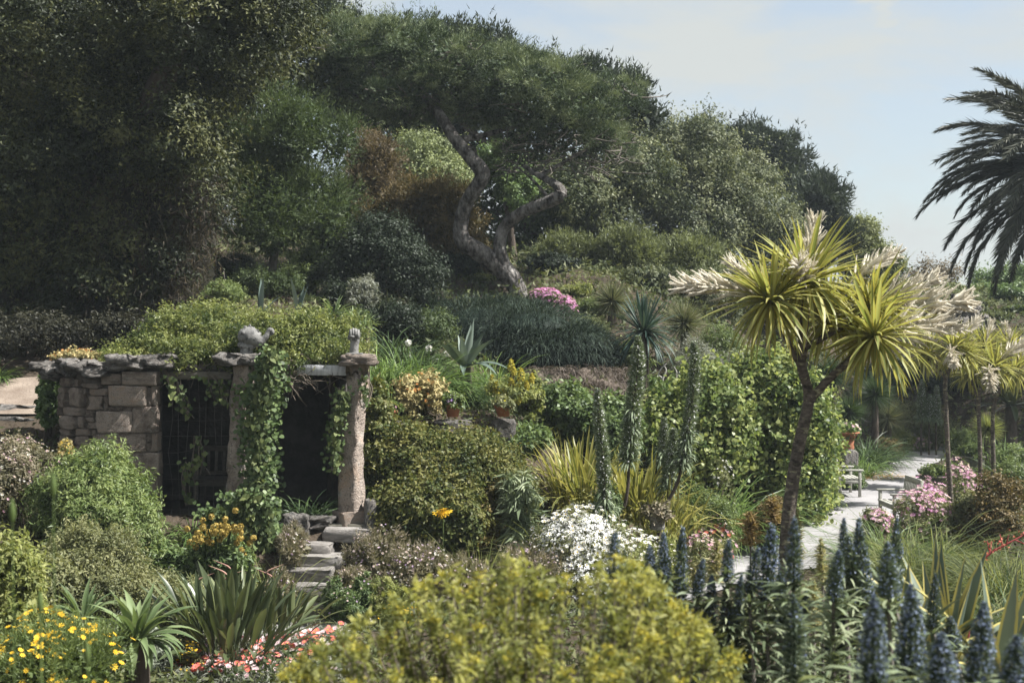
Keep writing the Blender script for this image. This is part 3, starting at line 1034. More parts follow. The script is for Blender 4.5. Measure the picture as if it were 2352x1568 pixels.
def box(mb, c, s, rz=0.0, tint=0.5, mat=0, rx=0.0, ry=0.0, bev=0.0):
    V = np.array([[-1, -1, -1], [1, -1, -1], [1, 1, -1], [-1, 1, -1], [-1, -1, 1], [1, -1, 1], [1, 1, 1], [-1, 1, 1]]) * 0.5 * np.array(s)
    m = np.array(Euler((rx, ry, rz)).to_matrix())
    V = V @ m.T + np.array(c)
    mb.add(V, np.array([[0, 3, 2, 1], [4, 5, 6, 7], [0, 1, 5, 4], [1, 2, 6, 5], [2, 3, 7, 6], [3, 0, 4, 7]]), tint, 0, mat)


def boxo(name, c, s, mat, parent, rz=0.0, rx=0.0, ry=0.0, bev=0.006):
    mb = MB()
    box(mb, (0, 0, 0), s)
    o = put(name, mb.mesh(name, M[mat]), parent, c, (rx, ry, rz))
    if bev:
        b = o.modifiers.new('bevel', 'BEVEL')
        b.width = bev
        b.segments = 1
    return o


M['daisystuff'] = leafmat('small_white_petals', [(0.58, 0.58, 0.55), (0.78, 0.78, 0.76)], trans=0.25, rough=0.7, spec=0.1)


# ------------------------------------------------------------------ stone shelter
DS = 21.0


def CR(cx, cy):
    """wall survey sheet (close-up) -> picture units"""
    return cx * 0.38, 658.6 + cy * 0.38


def wall_depth(cx):
    d = DS
    if cx < 600:
        d += ((600 - cx) / 230.0) ** 2 * 0.42
    if cx > 845:
        d += ((cx - 845) / 105.0) ** 1.3 * 0.075
    return d


def wall_ang(cx):
    a = (wall_depth(cx + 8) - wall_depth(cx - 8)) / PX(16 * 0.38, DS)
    return math.atan(a)


sh = thing('garden_shelter', 'ruined stone garden shelter with two openings and vine covered roof', 'shelter', (-4.3, 21.2, 1.06))
wl = MB()
cxs = np.arange(366, 950, 12.0)
for row in (0, 1):
    pass
top = []
for cx in cxs:
    u, _ = CR(cx, 0)
    top.append((X(u, wall_depth(cx)), wall_depth(cx) + 0.06))
top = np.array(top)
zt_, zb_ = P(0, 858, DS)[2], 0.9
V = []
for z in (zb_, zt_):
    for off in (0.0, 0.34):
        V += [(x, y + off, z) for x, y in top]
n = len(top)
V = np.array(V)
Fq = []
for i in range(n - 1):
    Fq += [[i, i + 1, 2 * n + i + 1, 2 * n + i], [n + i + 1, n + i, 3 * n + i, 3 * n + i + 1], [2 * n + i, 2 * n + i + 1, 3 * n + i + 1, 3 * n + i]]
Fq += [[0, 2 * n, 3 * n, n], [n - 1, 2 * n - 1, 4 * n - 1, 3 * n - 1]]
wall = wl.add(V, np.array(Fq)).build('curved_wall', M['mortar'], sh)
ST = [(375, 548, 468, 602), (470, 560, 507, 602), (508, 583, 608, 612), (610, 525, 733, 590), (738, 512, 948, 596), (376, 608, 432, 640), (376, 642, 432, 726), (436, 611, 522, 722), (524, 612, 543, 650), (545, 614, 655, 655),
      (541, 657, 627, 742), (629, 660, 656, 700), (631, 702, 656, 745), (658, 598, 884, 722), (886, 612, 914, 662), (886, 665, 914, 720), (916, 598, 951, 718), (378, 729, 396, 778), (396, 728, 524, 778), (530, 746, 582, 784), (530, 787, 582, 816),
      (656, 724, 700, 749), (702, 724, 742, 749), (744, 724, 797, 747), (376, 782, 492, 857), (494, 784, 530, 852), (534, 818, 606, 857), (584, 750, 795, 882), (799, 725, 952, 880),
      (376, 860, 470, 900), (474, 858, 560, 896), (560, 862, 588, 900), (376, 903, 470, 960), (472, 900, 558, 958), (560, 886, 880, 1000), (882, 884, 916, 935), (882, 938, 916, 1000), (919, 882, 957, 992), (376, 964, 470, 1040), (474, 962, 556, 1030),
      (376, 1044, 480, 1140), (484, 1034, 600, 1136), (604, 1004, 795, 1136), (798, 1003, 961, 1142), (376, 1144, 500, 1230), (503, 1140, 640, 1236), (644, 1140, 806, 1250), (810, 1150, 884, 1246), (887, 1144, 959, 1262), (376, 1234, 520, 1330), (524, 1240, 660, 1340), (664, 1254, 866, 1350), (869, 1266, 961, 1372),
      (376, 1334, 560, 1430), (564, 1344, 760, 1440), (764, 1354, 896, 1440), (899, 1374, 972, 1440)]
rg = rng_of(11)
for k, (x0, y0, x1, y1) in enumerate(ST):
    cx = (x0 + x1) / 2
    u0, v0 = CR(x0, y0)
    u1, v1 = CR(x1, y1)
    d = wall_depth(cx)
    c = P((u0 + u1) / 2, (v0 + v1) / 2, d)
    w, h = PX(u1 - u0, d) * 1.015, PX(v1 - v0, d) * 1.02
    dep = rg.uniform(0.24, 0.30)
    pr = rg.uniform(-0.02, 0.03)
    a = wall_ang(cx)
    if cx > 860 or x1 > 930:
        a = 0.0
    if x1 > 940 and x1 - x0 > 120:      # long corner stone: its end turns to the right
        c[1] -= 0.01
    stone(wall, c + np.array([0, dep / 2 - 0.03 - pr, 0]), (w / math.cos(a), dep, h), a, 'granite', k, 0.022 if w > 0.3 else 0.04, bev=0.1)
# lit return of the wall end beside the opening
for k, (y0, y1) in enumerate([(512, 596), (598, 720), (724, 880), (882, 1000), (1003, 1142), (1144, 1262), (1266, 1372), (1374, 1440)]):
    u, v = CR(952, (y0 + y1) / 2)
    c = P(u, v, DS + 0.36)
    stone(wall, c + np.array([-0.155, 0.0, 0]), (0.30, 0.30, PX((y1 - y0) * 0.38, DS)), 0.0, 'granite', k + 3, 0.03)
# cap stones: long rough slabs
CAP = [(262, 470, 400, 545, -0.42, 0.50), (385, 440, 500, 530, -0.2, 0.5), (470, 455, 655, 532, -0.08, 0.55), (640, 418, 860, 505, 0.0, 0.60), (840, 412, 1028, 498, 0.10, 0.6), (225, 455, 300, 505, 0.2, 0.4)]
for k, (x0, y0, x1, y1, ry, dep) in enumerate(CAP):
    cx = (x0 + x1) / 2
    u0, v0 = CR(x0, y0)
    u1, v1 = CR(x1, y1)
    d = wall_depth(max(cx, 380))
    c = P((u0 + u1) / 2, (v0 + v1) / 2, d)
    stone(sh, c + np.array([0, dep / 2 - 0.14, 0]), (PX(u1 - u0, d) * 1.08, dep, PX(v1 - v0, d) * 1.05), wall_ang(max(cx, 390)), 'capstone', k, 0.085, 'cap_stone', ry=-ry, bev=0.22)


def pillar(name, rings, mat, parent, seed):
    """rings: (u_left, u_right, v) in picture units; a rough split-granite post set corner-on, broken facets"""
    rg = rng_of(seed)
    mb = MB()
    us = np.array(rings, dtype=float)
    n = 22
    vs_ = np.linspace(us[0, 2], us[-1, 2], n) + np.concatenate([[0], rg.normal(0, 5, n - 2), [0]])
    m = 16
    th = np.linspace(0, 2 * math.pi, m, endpoint=False) - math.pi / 2 + 0.30
    sq = 1.0 / (np.abs(np.cos(th + math.pi / 2 - 0.30)) + np.abs(np.sin(th + math.pi / 2 - 0.30)))      # diamond plan: an edge towards the path
    chip = np.zeros((n, m))
    for q in range(26):          # broken-off flakes
        a0, b0_ = rg.uniform(0, n), rg.uniform(0, m)
        dz, dt = (np.arange(n)[:, None] - a0) / rg.uniform(1.2, 3.0), (np.abs((np.arange(m)[None, :] - b0_ + m / 2) % m - m / 2)) / rg.uniform(1.0, 2.5)
        chip -= (dz ** 2 + dt ** 2 < 1) * rg.uniform(0.02, 0.07)
    Vs = []
    for k, v in enumerate(vs_):
        ul, ur = np.interp(v, us[:, 2], us[:, 0]), np.interp(v, us[:, 2], us[:, 1])
        c = P((ul + ur) / 2, v, DS + 0.12)
        r = PX((ur - ul) / 2, DS) * 1.06
        q = sq * (1 + chip[k] + rg.normal(0, 0.035, m)) * r
        Vs.append(np.stack([c[0] + np.cos(th) * q, c[1] + np.sin(th) * q * 0.95, c[2] + rg.normal(0, 0.008, m)], 1))
    V = np.array(Vs).reshape(-1, 3)
    i = np.arange(n - 1)[:, None] * m
    j = np.arange(m)[None, :]
    mb.add(V, np.stack([i + j, i + m + j, i + m + (j + 1) % m, i + (j + 1) % m], -1).reshape(-1, 4))
    mb.add(Vs[0], np.arange(m)[None, :])
    return mb.build(name, M[mat], parent)


pillar('pillar', [(795, 846, 832), (796, 846, 870), (796, 848, 900), (790, 840, 930), (787, 837, 965), (784, 836, 1010), (780, 836, 1060), (777, 836, 1110), (774, 838, 1150), (774, 838, 1180)], 'granite', sh, 3)
stone(sh, P(806, 1192, DS + 0.1), (0.44, 0.42, 0.26), 0.5, 'granite', 4, 0.03, 'pillar_base', bev=0.1)
stone(sh, P(849, 1184, DS - 0.02), (0.17, 0.26, 0.46), 0.2, 'capstone', 5, 0.03, 'kerb_stone', ry=0.06, bev=0.12)
pillar('pillar', [(536, 596, 832), (534, 594, 885), (528, 586, 900), (526, 580, 960), (523, 578, 1030), (522, 580, 1090), (520, 588, 1190)], 'granite', sh, 5)
CAPP = [((785, 864), (814, 840), 0.45, 5), ((498, 560), (810, 836), 0.55, 2), ((556, 612), (812, 838), 0.5, 6)]
for k, ((a, b), (v0, v1), dep, sd) in enumerate(CAPP):
    c = P((a + b) / 2, (v0 + v1) / 2, DS + 0.1)
    stone(sh, c, (PX(b - a, DS) * 1.02, dep, PX(v1 - v0, DS) * 1.02), 0.04, 'capstone' if k else 'granite', sd, 0.06, 'cap_stone', bev=0.2)
# boards, roof slab, inner walls and floor
boxo('lintel', P(748, 850, DS + 0.16) + np.array([0, 0, 0]), (0.86, 0.06, 0.155), 'beam', sh, ry=0.012)
boxo('lintel', P(445, 862, DS + 0.24), (1.15, 0.10, 0.11), 'timber_dark', sh)
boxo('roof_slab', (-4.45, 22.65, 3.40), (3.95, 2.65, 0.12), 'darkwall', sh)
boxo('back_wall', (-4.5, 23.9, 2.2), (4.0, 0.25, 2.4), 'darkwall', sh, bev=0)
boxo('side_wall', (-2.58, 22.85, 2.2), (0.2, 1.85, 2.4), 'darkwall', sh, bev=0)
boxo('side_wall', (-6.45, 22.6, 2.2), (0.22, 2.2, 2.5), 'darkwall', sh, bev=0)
boxo('floor_slab', (-4.25, 22.3, 1.06), (4.3, 2.9, 0.10), 'trough', sh)

# rusty wire trellis in the opening
tr = thing('wire_trellis', 'thin rusty wire trellis stretched across the left shelter opening', 'trellis', P(450, 1190, DS + 0.2))
rg = rng_of(21)
wb = MB()
for u in np.linspace(392, 512, 7):
    p = [P(u + rg.normal(0, 3), v, DS + 0.2) for v in (872, 960, 1040, 1120, 1192)]
    tube(wb, smooth_line(p, 9), 0.0035, 4)
for v in np.linspace(900, 1170, 9):
    p = [P(u, v + rg.normal(0, 3), DS + 0.2) for u in (358, 410, 460, 526)]
    tube(wb, smooth_line(p, 7), 0.003, 4)
wb.build('wire_grid', M['wire'], tr)


def bench(label, x, y, z, rz, length=1.35, mat='timber', group=None, arm=True):
    """slatted garden bench; faces its local -Y"""
    t = thing('garden_bench', label, 'bench', (x, y, z), group)
    m = Matrix.Rotation(rz, 4, 'Z')

    def part(name, c, s, rx=0.0):
        v = m @ Vector(c)
        o = boxo(name, (x + v.x, y + v.y, z + v.z), s, mat, t, bev=0.008)
        o.rotation_euler = (m @ Matrix.Rotation(rx, 4, 'X')).to_euler()
        return o
    hl = length / 2
    for sx in (-1, 1):
        part('leg', (sx * (hl - 0.04), -0.24, 0.31), (0.065, 0.065, 0.62))
        part('leg', (sx * (hl - 0.04), 0.26, 0.46), (0.065, 0.065, 0.94), -0.14)
        part('arm_rest', (sx * (hl - 0.04), -0.02, 0.64), (0.085, 0.60, 0.04))
        part('seat_rail', (sx * (hl - 0.04), 0.0, 0.37), (0.045, 0.46, 0.08))
    part('apron', (0, -0.24, 0.37), (length - 0.15, 0.035, 0.09))
    for k in range(5):
        part('seat_slat', (0, -0.25 + k * 0.108, 0.43), (length - 0.02, 0.085, 0.025))
    part('back_rail', (0, 0.30, 0.90), (length - 0.1, 0.05, 0.09), -0.14)
    part('back_rail', (0, 0.235, 0.50), (length - 0.1, 0.045, 0.07), -0.14)
    for k in range(9):
        part('back_slat', (-hl + 0.14 + k * (length - 0.28) / 8, 0.268, 0.70), (0.05, 0.022, 0.38), -0.14)
    return t


bl = P(1938, 1143, 33.3)
bench('weathered grey teak bench half buried in strap leaves beside the gravel path', X(1962, 33.6) - 0.22, 33.6, gz(X(1955, 33.6), 33.6) + 0.01, R(90), 1.0)
br = P(2092, 1200, 28.8)
bench('weathered grey teak bench with pink flowers crowding round its back', br[0] - 0.22, 28.9, gz(br[0] - 0.3, 28.9) + 0.01, R(-90) + 0.05, 1.0)
bench('old dark timber bench standing in the shade inside the stone shelter', -4.55, 23.2, 1.11, 0.0, 1.3, 'timber_dark')

# ------------------------------------------------------------------ statues
fs = thing('fish_statue', 'grey stone fish statue with gaping mouth and curled tail on shelter roof', 'statue', P(570, 812, 21.05))
mb = MB()
fd = 21.05
ax = smooth_line([P(547, 770, fd), P(556, 771, fd), P(572, 772, fd), P(588, 779, fd), P(600, 782, fd), P(612, 772, fd), P(617, 761, fd), P(622, 757, fd), P(626, 763, fd), P(623, 770, fd)], 40)
rad = np.interp(np.linspace(0, 1, 40), [0, 0.08, 0.22, 0.38, 0.5, 0.62, 0.75, 0.88, 1.0], np.array([7, 16, 23, 17, 8, 6.5, 5.5, 4.5, 2.0]) / F * fd)
tube(mb, ax, rad, 12, rng_of(3), 0.035)
tube(mb, [P(548, 790, fd - 0.03), P(556, 793, fd - 0.05), P(575, 796, fd - 0.03), P(586, 793, fd)], np.array([5, 9, 10, 5]) / F * fd, 10, rng_of(4), 0.03)
tube(mb, [P(566, 794, fd), P(566, 814, fd)], np.array([12, 16]) / F * fd, 10, rng_of(4), 0.04)
body = mb.build('body', M['statue'], fs, True)
eb = MB()
for s_, (u, v) in enumerate(((558, 764), (563, 752))):
    c = P(u, v, fd - 0.13 + s_ * 0.1)
    Vv, Ff = rounded_block(2, 2, 0.0, 0.3)
    eb.add(Vv * 0.05 + c, Ff)
eb.build('eye', M['statue'], body, True)
fb = MB()
for q in range(3):
    a, b, c = P(566 + q * 9, 752 + q * 3, fd), P(578 + q * 9, 752 + q * 5, fd), P(574 + q * 9, 744 + q * 6, fd)
    o = np.array([0, 0.02, 0])
    fb.add(np.stack([a - o, b - o, c - o, a + o, b + o, c + o]), np.array([[0, 1, 2], [5, 4, 3]]))
    fb.add(np.stack([a - o, b - o, c - o, a + o, b + o, c + o]), np.array([[0, 3, 4, 1], [1, 4, 5, 2], [2, 5, 3, 0]]))
fb.build('fin', M['statue'], body)

ft = thing('fist_statue', 'grey stone statue of a raised clenched fist on pillar cap', 'statue', P(815, 816, 21.1))
mb = MB()
hd = 21.1
tube(mb, smooth_line([P(813, 816, hd), P(813, 805, hd), P(814, 793, hd), P(815, 784, hd), P(814, 776, hd)], 12), np.interp(np.linspace(0, 1, 12), [0, 0.15, 0.5, 0.75, 1.0], np.array([13, 10.5, 10, 10.5, 13]) / F * hd), 12, rng_of(1), 0.02)
Vv, Ff = rounded_block(2, 1, 0.01, 0.3)
mb.add(Vv * np.array([0.165, 0.12, 0.16]) + P(814.5, 768, hd), Ff)
for q, (uu, top_) in enumerate(((806, 759), (811.3, 757), (816.8, 757.5), (822, 760))):      # four fingers curled down over the palm
    tube(mb, smooth_line([P(uu, top_ + 4, hd + 0.03), P(uu, top_ - 1, hd - 0.01), P(uu, top_ + 1, hd - 0.06), P(uu, top_ + 9, hd - 0.085), P(uu, top_ + 14, hd - 0.07), P(uu, top_ + 14, hd - 0.03)], 12), np.array([3.0, 3.2, 3.3, 3.2, 3.0, 2.9, 2.8, 2.8, 2.7, 2.6, 2.4, 2.0]) / F * hd, 8)
tube(mb, smooth_line([P(803, 779, hd), P(802, 772, hd - 0.05), P(807, 772.5, hd - 0.095), P(814, 774, hd - 0.10)], 9), np.array([4.0, 4.0, 3.8, 3.6, 3.4, 3.2, 3.0, 2.8, 2.2]) / F * hd, 8)
mb.build('hand', M['statue'], ft, True)
stone(ft, P(814, 814, 21.1), (0.26, 0.22, 0.05), 0.1, 'statue', 3, 0.03, 'base')

# ------------------------------------------------------------------ steps, boulders, ledges
st = thing('stone_steps', 'rough granite steps climbing from gravel path to shelter', 'steps', P(735, 1430, 18.9))
SP = [(742, 1424, 19.0, 0.62), (738, 1382, 19.3, 0.62), (735, 1343, 19.55, 0.60), (716, 1303, 19.85, 0.62), (712, 1275, 20.15, 0.72), (706, 1247, 20.45, 0.55), (800, 1212, 20.75, 0.58)]
rg = rng_of(31)
for k, (u, v, d, w) in enumerate(SP):
    c = P(u, v, d)
    stone(st, c - np.array([0, -0.13, 0.10]), (w * rg.uniform(0.95, 1.25), 0.5, rg.uniform(0.15, 0.22)), rg.normal(0, 0.1), 'steprock', k, 0.035, 'step', bev=0.07, rx=rg.normal(0, 0.03), ry=rg.normal(0, 0.035))
BO = [('boulder', 'rounded lichen boulder at foot of the ivy clad pillar', 680, 1207, 20.6, 0.36, 0.34), ('boulder', 'flat pale stone at the threshold of the right shelter opening', 735, 1195, 20.9, 0.42, 0.16), ('boulder', 'broken pale block beside the top of the stone steps', 832, 1238, 20.4, 0.3, 0.2),
      ('boulder', 'low grey stone edging among small pink daisies right of steps', 905, 1275, 19.9, 0.5, 0.16), ('boulder', 'pale flat stone edging at the end of the daisy bed', 1010, 1305, 19.8, 0.7, 0.12),
      ('boulder', 'upright grey boulder beside pink flowers at the path bend', 2082, 1020, 45.0, 0.62, 0.6)]
for k, (nme, lab, u, v, d, w, h) in enumerate(BO):
    c = P(u, v, d)
    zg = gz(c[0], c[1])
    t = link(nme, block_mesh('capstone', k, 0.075))
    zc = min(c[2], zg + h * 0.5)
    t.location = Vector((c[0], c[1], zc))
    t.scale = (w, w * 0.7, h)
    t.rotation_euler = (0, 0, k * 0.7)
    tag(t, lab, 'boulder', 'loose boulders in the beds')

# upper left path with its rough steps
up = MB()
xs = np.linspace(-9.6, -7.45, 14)
ys = np.linspace(22.8, 24.5, 16)
gx, gy = np.meshgrid(xs, ys)
V = np.stack([gx.ravel(), gy.ravel(), ground(gx, gy).ravel() + 0.03], 1)
i = (np.arange(15)[:, None] * 14 + np.arange(13)[None, :]).ravel()
tag(up.add(V, np.stack([i, i + 1, i + 15, i + 14], 1)).build('upper_path', M['drypath'], None, True, 'structure'), 'sandy upper path beside the curved stone wall', 'path')
us = thing('rock_steps', 'dark rough rock steps leading up to the sandy path', 'steps', P(45, 1020, 22.2))
for k, (u, v, d, w) in enumerate([(48, 935, 23.3, 0.75), (30, 962, 22.9, 0.9), (20, 992, 22.5, 0.9), (15, 1030, 22.1, 1.0), (60, 1005, 22.5, 0.5)]):
    c = P(u, v, d)
    stone(us, c - np.array([0, 0, 0.08]), (w, 0.55, 0.24), 0.15 * (-1) ** k, 'capstone', k + 2, 0.06, 'step')
for k, (lab, u, v, d, s) in enumerate([('small pale stone at the shaded edge of the sandy path', 52, 872, 26.3, 0.26), ('broken pinkish stone leaning beside the sandy path', 80, 868, 26.0, 0.34), ('small squat stone on the bank above the sandy path', 30, 878, 26.1, 0.2)]):
    c = P(u, v, d)
    o = link('path_stone', block_mesh('granite', k + 4, 0.07))
    o.location = Vector((c[0], c[1], max(gz(c[0], c[1]) + s * 0.25, 0)))
    o.scale = (s, s * 0.7, s * 0.9)
    o.rotation_euler = (0.2, 0.3, k)
    tag(o, lab, 'stone', 'stones along the sandy path')

# dry earth bank under the dark mound
bk = thing('earth_bank', 'dry brown undercut earth bank below the dark grass mound', 'bank', P(1330, 900, 30.2))
rg = rng_of(41)
Vv = []
nu, nv = 34, 16
for a in range(nv):
    for b in range(nu):
        u = 1205 + b * (1450 - 1205) / (nu - 1)
        v = 846 + 10 * math.sin(b * 0.6) * (a < 2) + a * (945 - 846) / (nv - 1) + (b / nu) * 14
        d = 31.2 - 0.9 * (a / (nv - 1)) + 0.16 * math.sin(b * 0.9 + a * 0.5) + 0.12 * math.sin(b * 0.37 - a * 1.1) + rg.normal(0, 0.06)
        Vv.append(P(u, v, d))
Vv = np.array(Vv)
i = (np.arange(nv - 1)[:, None] * nu + np.arange(nu - 1)[None, :]).ravel()
bb = MB().add(Vv, np.stack([i, i + nu, i + nu + 1, i + 1], 1))
M['bank'] = solid('dry_earth', [(0.3, (0.07, 0.055, 0.045)), (0.55, (0.15, 0.122, 0.10)), (0.75, (0.22, 0.185, 0.155))], 5.0, 8, 0.97, 1.0, 12, 0.1, bdist=0.08, stretch=(1, 1, 1.6))
bb.build('bank_face', M['bank'], bk, True)
tb = MB()
n = 3200
uu, vv = rg.uniform(1205, 1450, n), rg.uniform(830, 900, n)
pts = np.array([P(a, b + 12, 30.9 - 0.9 * (b - 812) / 120) for a, b in zip(uu, vv)])
blades(tb, pts, rg.uniform(-math.pi - 0.4, 0.6, n), rg.uniform(-0.6, 0.7, n), rg.uniform(0.10, 0.34, n), 0.010, rg.uniform(0.2, 1.7, n), 4, rg)
tb.build('dead_thatch', M['straw'], bk, kind='stuff')
dw = thing('dry_stone_wall', 'short dry stone wall half hidden in the shrubs under bank', 'wall', P(1497, 1000, 29.2))
rg = rng_of(43)
for r_ in range(5):
    for c_ in range(4):
        u, v = 1470 + c_ * 17 + rg.normal(0, 3), 965 + r_ * 13 - 20
        c = P(u, v, 29.4 - r_ * 0.02)
        stone(dw, c, (rg.uniform(0.13, 0.2), 0.2, rg.uniform(0.10, 0.14)), rg.normal(0, 0.2), 'granite', r_ * 4 + c_, 0.07)

# far boulder wall, low shed, fence
bw = thing('boulder_wall', 'tumbled pale boulder retaining wall on the far slope', 'wall', P(2225, 800, 55))
rg = rng_of(44)
for k in range(34):
    v = rg.uniform(690, 800)
    u = 2222 + rg.normal(0, 20) + (v - 745) * 0.12
    d = 55.2 - (v - 690) / 110 * 1.2
    s = rg.uniform(0.32, 0.62)
    stone(bw, P(u, v, d), (s, s * 0.8, s * 0.8), rg.uniform(0, 3), 'capstone', k, 0.08, rx=rg.normal(0, 0.3))
shd = thing('garden_shed', 'small flat grey shed wall beyond the far hedge', 'shed', P(2092, 690, 78))
boxo('wall', P(2090, 668, 78), (1.3, 1.2, 2.0), 'shed', shd)
boxo('roof', P(2090, 641, 78), (1.5, 1.4, 0.1), 'shed', shd)


# ------------------------------------------------------------------ pots
def lathe(mb, c, prof, sides=16, mat=0):
    th = np.linspace(0, 2 * math.pi, sides, endpoint=False)
    V = np.array([[c[0] + r * math.cos(a), c[1] + r * math.sin(a), c[2] + z] for r, z in prof for a in th])
    k = len(prof)
    i = np.arange(k - 1)[:, None] * sides
    j = np.arange(sides)[None, :]
    mb.add(V, np.stack([i + j, i + (j + 1) % sides, i + sides + (j + 1) % sides, i + sides + j], -1).reshape(-1, 4), 0.5, 0, mat)


def pot(label, u, vb, d, r, h, flower, nf, leaf, urn=False, mat='terracotta', cat='pot', ledge=None, fr=0.035, group='flower pots'):
    c = P(u, vb, d)
    t = thing('flower_pot' if not urn else 'urn', label, cat, c, group)
    rg = rng_of(int(u))
    mb = MB()
    if urn:
        prof = [(0.55 * r, 0), (0.6 * r, 0.08 * h), (0.55 * r, 0.3 * h), (0.62 * r, 0.6 * h), (0.85 * r, 0.88 * h), (1.05 * r, 0.93 * h), (1.05 * r, h), (0.9 * r, h), (0.85 * r, 0.86 * h), (0.0, 0.85 * h)]
    else:
        prof = [(0.0, 0.0), (0.62 * r, 0), (0.86 * r, 0.74 * h), (0.98 * r, 0.76 * h), (1.0 * r, h), (0.9 * r, h), (0.84 * r, 0.84 * h), (0.0, 0.83 * h)]
    lathe(mb, c, prof)
    mb.build('pot', M[mat], t, True)
    fb = MB()
    E = [(c[0], c[1], c[2] + h * 1.12, r * 1.05, r * 1.05, h * 0.42)]
    foliage(fb, E, 18, 40, r * 0.4, 0.07, 0.035, rg)
    fb.build('foliage', M[leaf], t)
    p, q = surf_pts(E, nf, rg, 0.9, 0.4)
    scatter_flowers(t, flower, p, q, fr, rg)
    return t


def ledge(label, u, v, d, w, h):
    c = P(u, v, d)
    zg = gz(c[0], c[1])
    hh = max(h, c[2] - zg + 0.05)
    o = link('ledge_stone', block_mesh('capstone', int(u) % 9, 0.05))
    o.location = Vector((c[0], c[1], c[2] - hh / 2))
    o.scale = (w, w * 0.7, hh)
    o.rotation_euler = (0, 0, 0.12)
    tag(o, label, 'stone', 'ledge stones under the pots')


ledge('flat stone ledge carrying the pot of purple pansies', 1040, 966, 24.2, 0.66, 0.22)
ledge('rounded stone block under the half hidden terracotta pot', 1156, 964, 24.7, 0.40, 0.3)
ledge('low pale stone below the small pot of pink flowers', 905, 975, 23.9, 0.40, 0.2)
pot('terracotta pot of purple and white pansies on stone ledge', 1040, 957, 24.15, 0.155, 0.24, ['purple', 'purple', 'mauve', 'white'], 40, 'shrub', fr=0.03)
pot('terracotta pot with trailing grey green plant beneath yellow flower cones', 1156, 956, 24.6, 0.16, 0.2, ['purple', 'lemon'], 8, 'greyolive', fr=0.025)
pot('small terracotta pot with pink and red flowers against vine bank', 898, 968, 23.85, 0.13, 0.2, ['pink', 'orange', 'palepink'], 26, 'shrub', fr=0.035)
pl = thing('stone_plinth', 'square grey stone plinth carrying a terracotta urn beside path', 'plinth', P(1948, 1105, 36.0))
c = P(1948, 1060, 36.0)
zg = gz(c[0], c[1])
ztop = P(1948, 1030, 36.0)[2]
stone(pl, (c[0], c[1], (zg + ztop) / 2 - 0.03), (0.42, 0.42, ztop - zg), 0.2, 'capstone', 2, 0.03, 'block')
pot('tall terracotta urn with pink flowers on the grey plinth', 1946, 1031, 36.0, 0.30, 0.44, ['palepink', 'pink'], 24, 'strap', urn=True, fr=0.05, cat='urn')
pot('pale stone urn with small pink flowers behind white daisies', 1510, 1215, 21.4, 0.20, 0.24, ['pink', 'palepink'], 14, 'erigeron', urn=True, mat='capstone', fr=0.03, cat='urn')


def trough(label, u, v0, v1, d, w):
    c0, c1 = P(u, v0, d), P(u, v1, d)
    t = thing('stone_trough', label, 'trough', c1, 'square stone troughs')
    h = c0[2] - c1[2]
    tbd = boxo('trough_body', (c0[0], c0[1], c1[2] + h / 2), (w, 0.5, h), 'trough', t, 0.1)
    boxo('rim', (c0[0], c0[1], c0[2]), (w + 0.06, 0.56, 0.05), 'trough', tbd, 0.1)
    fb = MB()
    foliage(fb, [(c0[0], c0[1], c0[2] + 0.08, w * 0.5, 0.28, 0.14)], 24, 40, 0.1, 0.08, 0.04, rng_of(int(u)))
    fb.build('foliage', M['shrub'], t)


trough('dark mossy trough of small white flowers beside the bench back', 2145, 1094, 1132, 35.5, 0.68)
trough('dark mossy trough with pink sprig behind the slender trunks', 2225, 1048, 1085, 40.0, 0.72)


# ------------------------------------------------------------------ background trees
t, E = tree('evergreen_oak', 'huge dark evergreen oak towering over the shelter, ivy hanging down its side', 300, 29.5,
            [(120, 130, 29, 300, 260, 3.2), (420, 60, 28.5, 260, 200, 3.0), (600, 40, 29, 130, 130, 2.2), (160, 380, 29, 240, 200, 2.8), (420, 330, 28.5, 120, 190, 2.0), (80, 560, 28.8, 190, 170, 2.2), (-150, 250, 30, 260, 400, 3), (420, 500, 28.3, 75, 130, 1.0), (330, 620, 28.0, 90, 100, 0.9), (180, 650, 28.2, 120, 90, 1.0)],
            'oak', 700, 240, 0.58, 0.112, 0.05, trunkr=0.7, limbs=14, fill=0.22, vary=0.7, flat=0.6, sprig=0.3)
rg = rng_of(77)
tw = MB()
n = 5000          # bare hanging ivy stems of the skirt
uu = np.concatenate([rg.uniform(-20, 500, n // 2), rg.normal(455, 34, n - n // 2)])
vv = rg.uniform(400, 745, n)
uu = np.where((vv > 560) & (uu > 420), uu - (vv - 560) * 0.42, uu)
dd = 27.6 + rg.normal(0, 0.35, n) + np.abs(uu - 260) / 260 * 0.5
pts = np.stack([(uu - U0) / F * dd, dd, CZ - (vv - VH) / F * dd], 1)
needles(tw, pts, np.array([0.0, -0.1, -1.0]) + rg.normal(size=(n, 3)) * 0.85, 0.24, 0.016, rg, rg.uniform(0, 1, n))
M['ivystem'] = leafmat('hanging_stems', [(0.014, 0.011, 0.009), (0.028, 0.022, 0.015), (0.06, 0.046, 0.024)], trans=0.2)
tw.build('hanging_stems', M['ivystem'], t, kind='stuff')
core = MB()      # the matted ivy-clad bole behind them
for (u0, u1, dz) in ((40, 90, 29.3), (260, 300, 29.0), (400, 360, 29.4)):
    tube(core, smooth_line([P(u1, 800, dz), P((u0 + u1) / 2, 640, dz), P(u0, 420, dz), P(u0 + 20, 250, dz)], 12), np.array([0.75] * 4 + [0.9] * 4 + [0.8] * 4), 11, rg, 0.12)
core.build('ivy_clad_bole', M['shade'], t, True)  # bole painted in the shade colour to stay dark under the oak

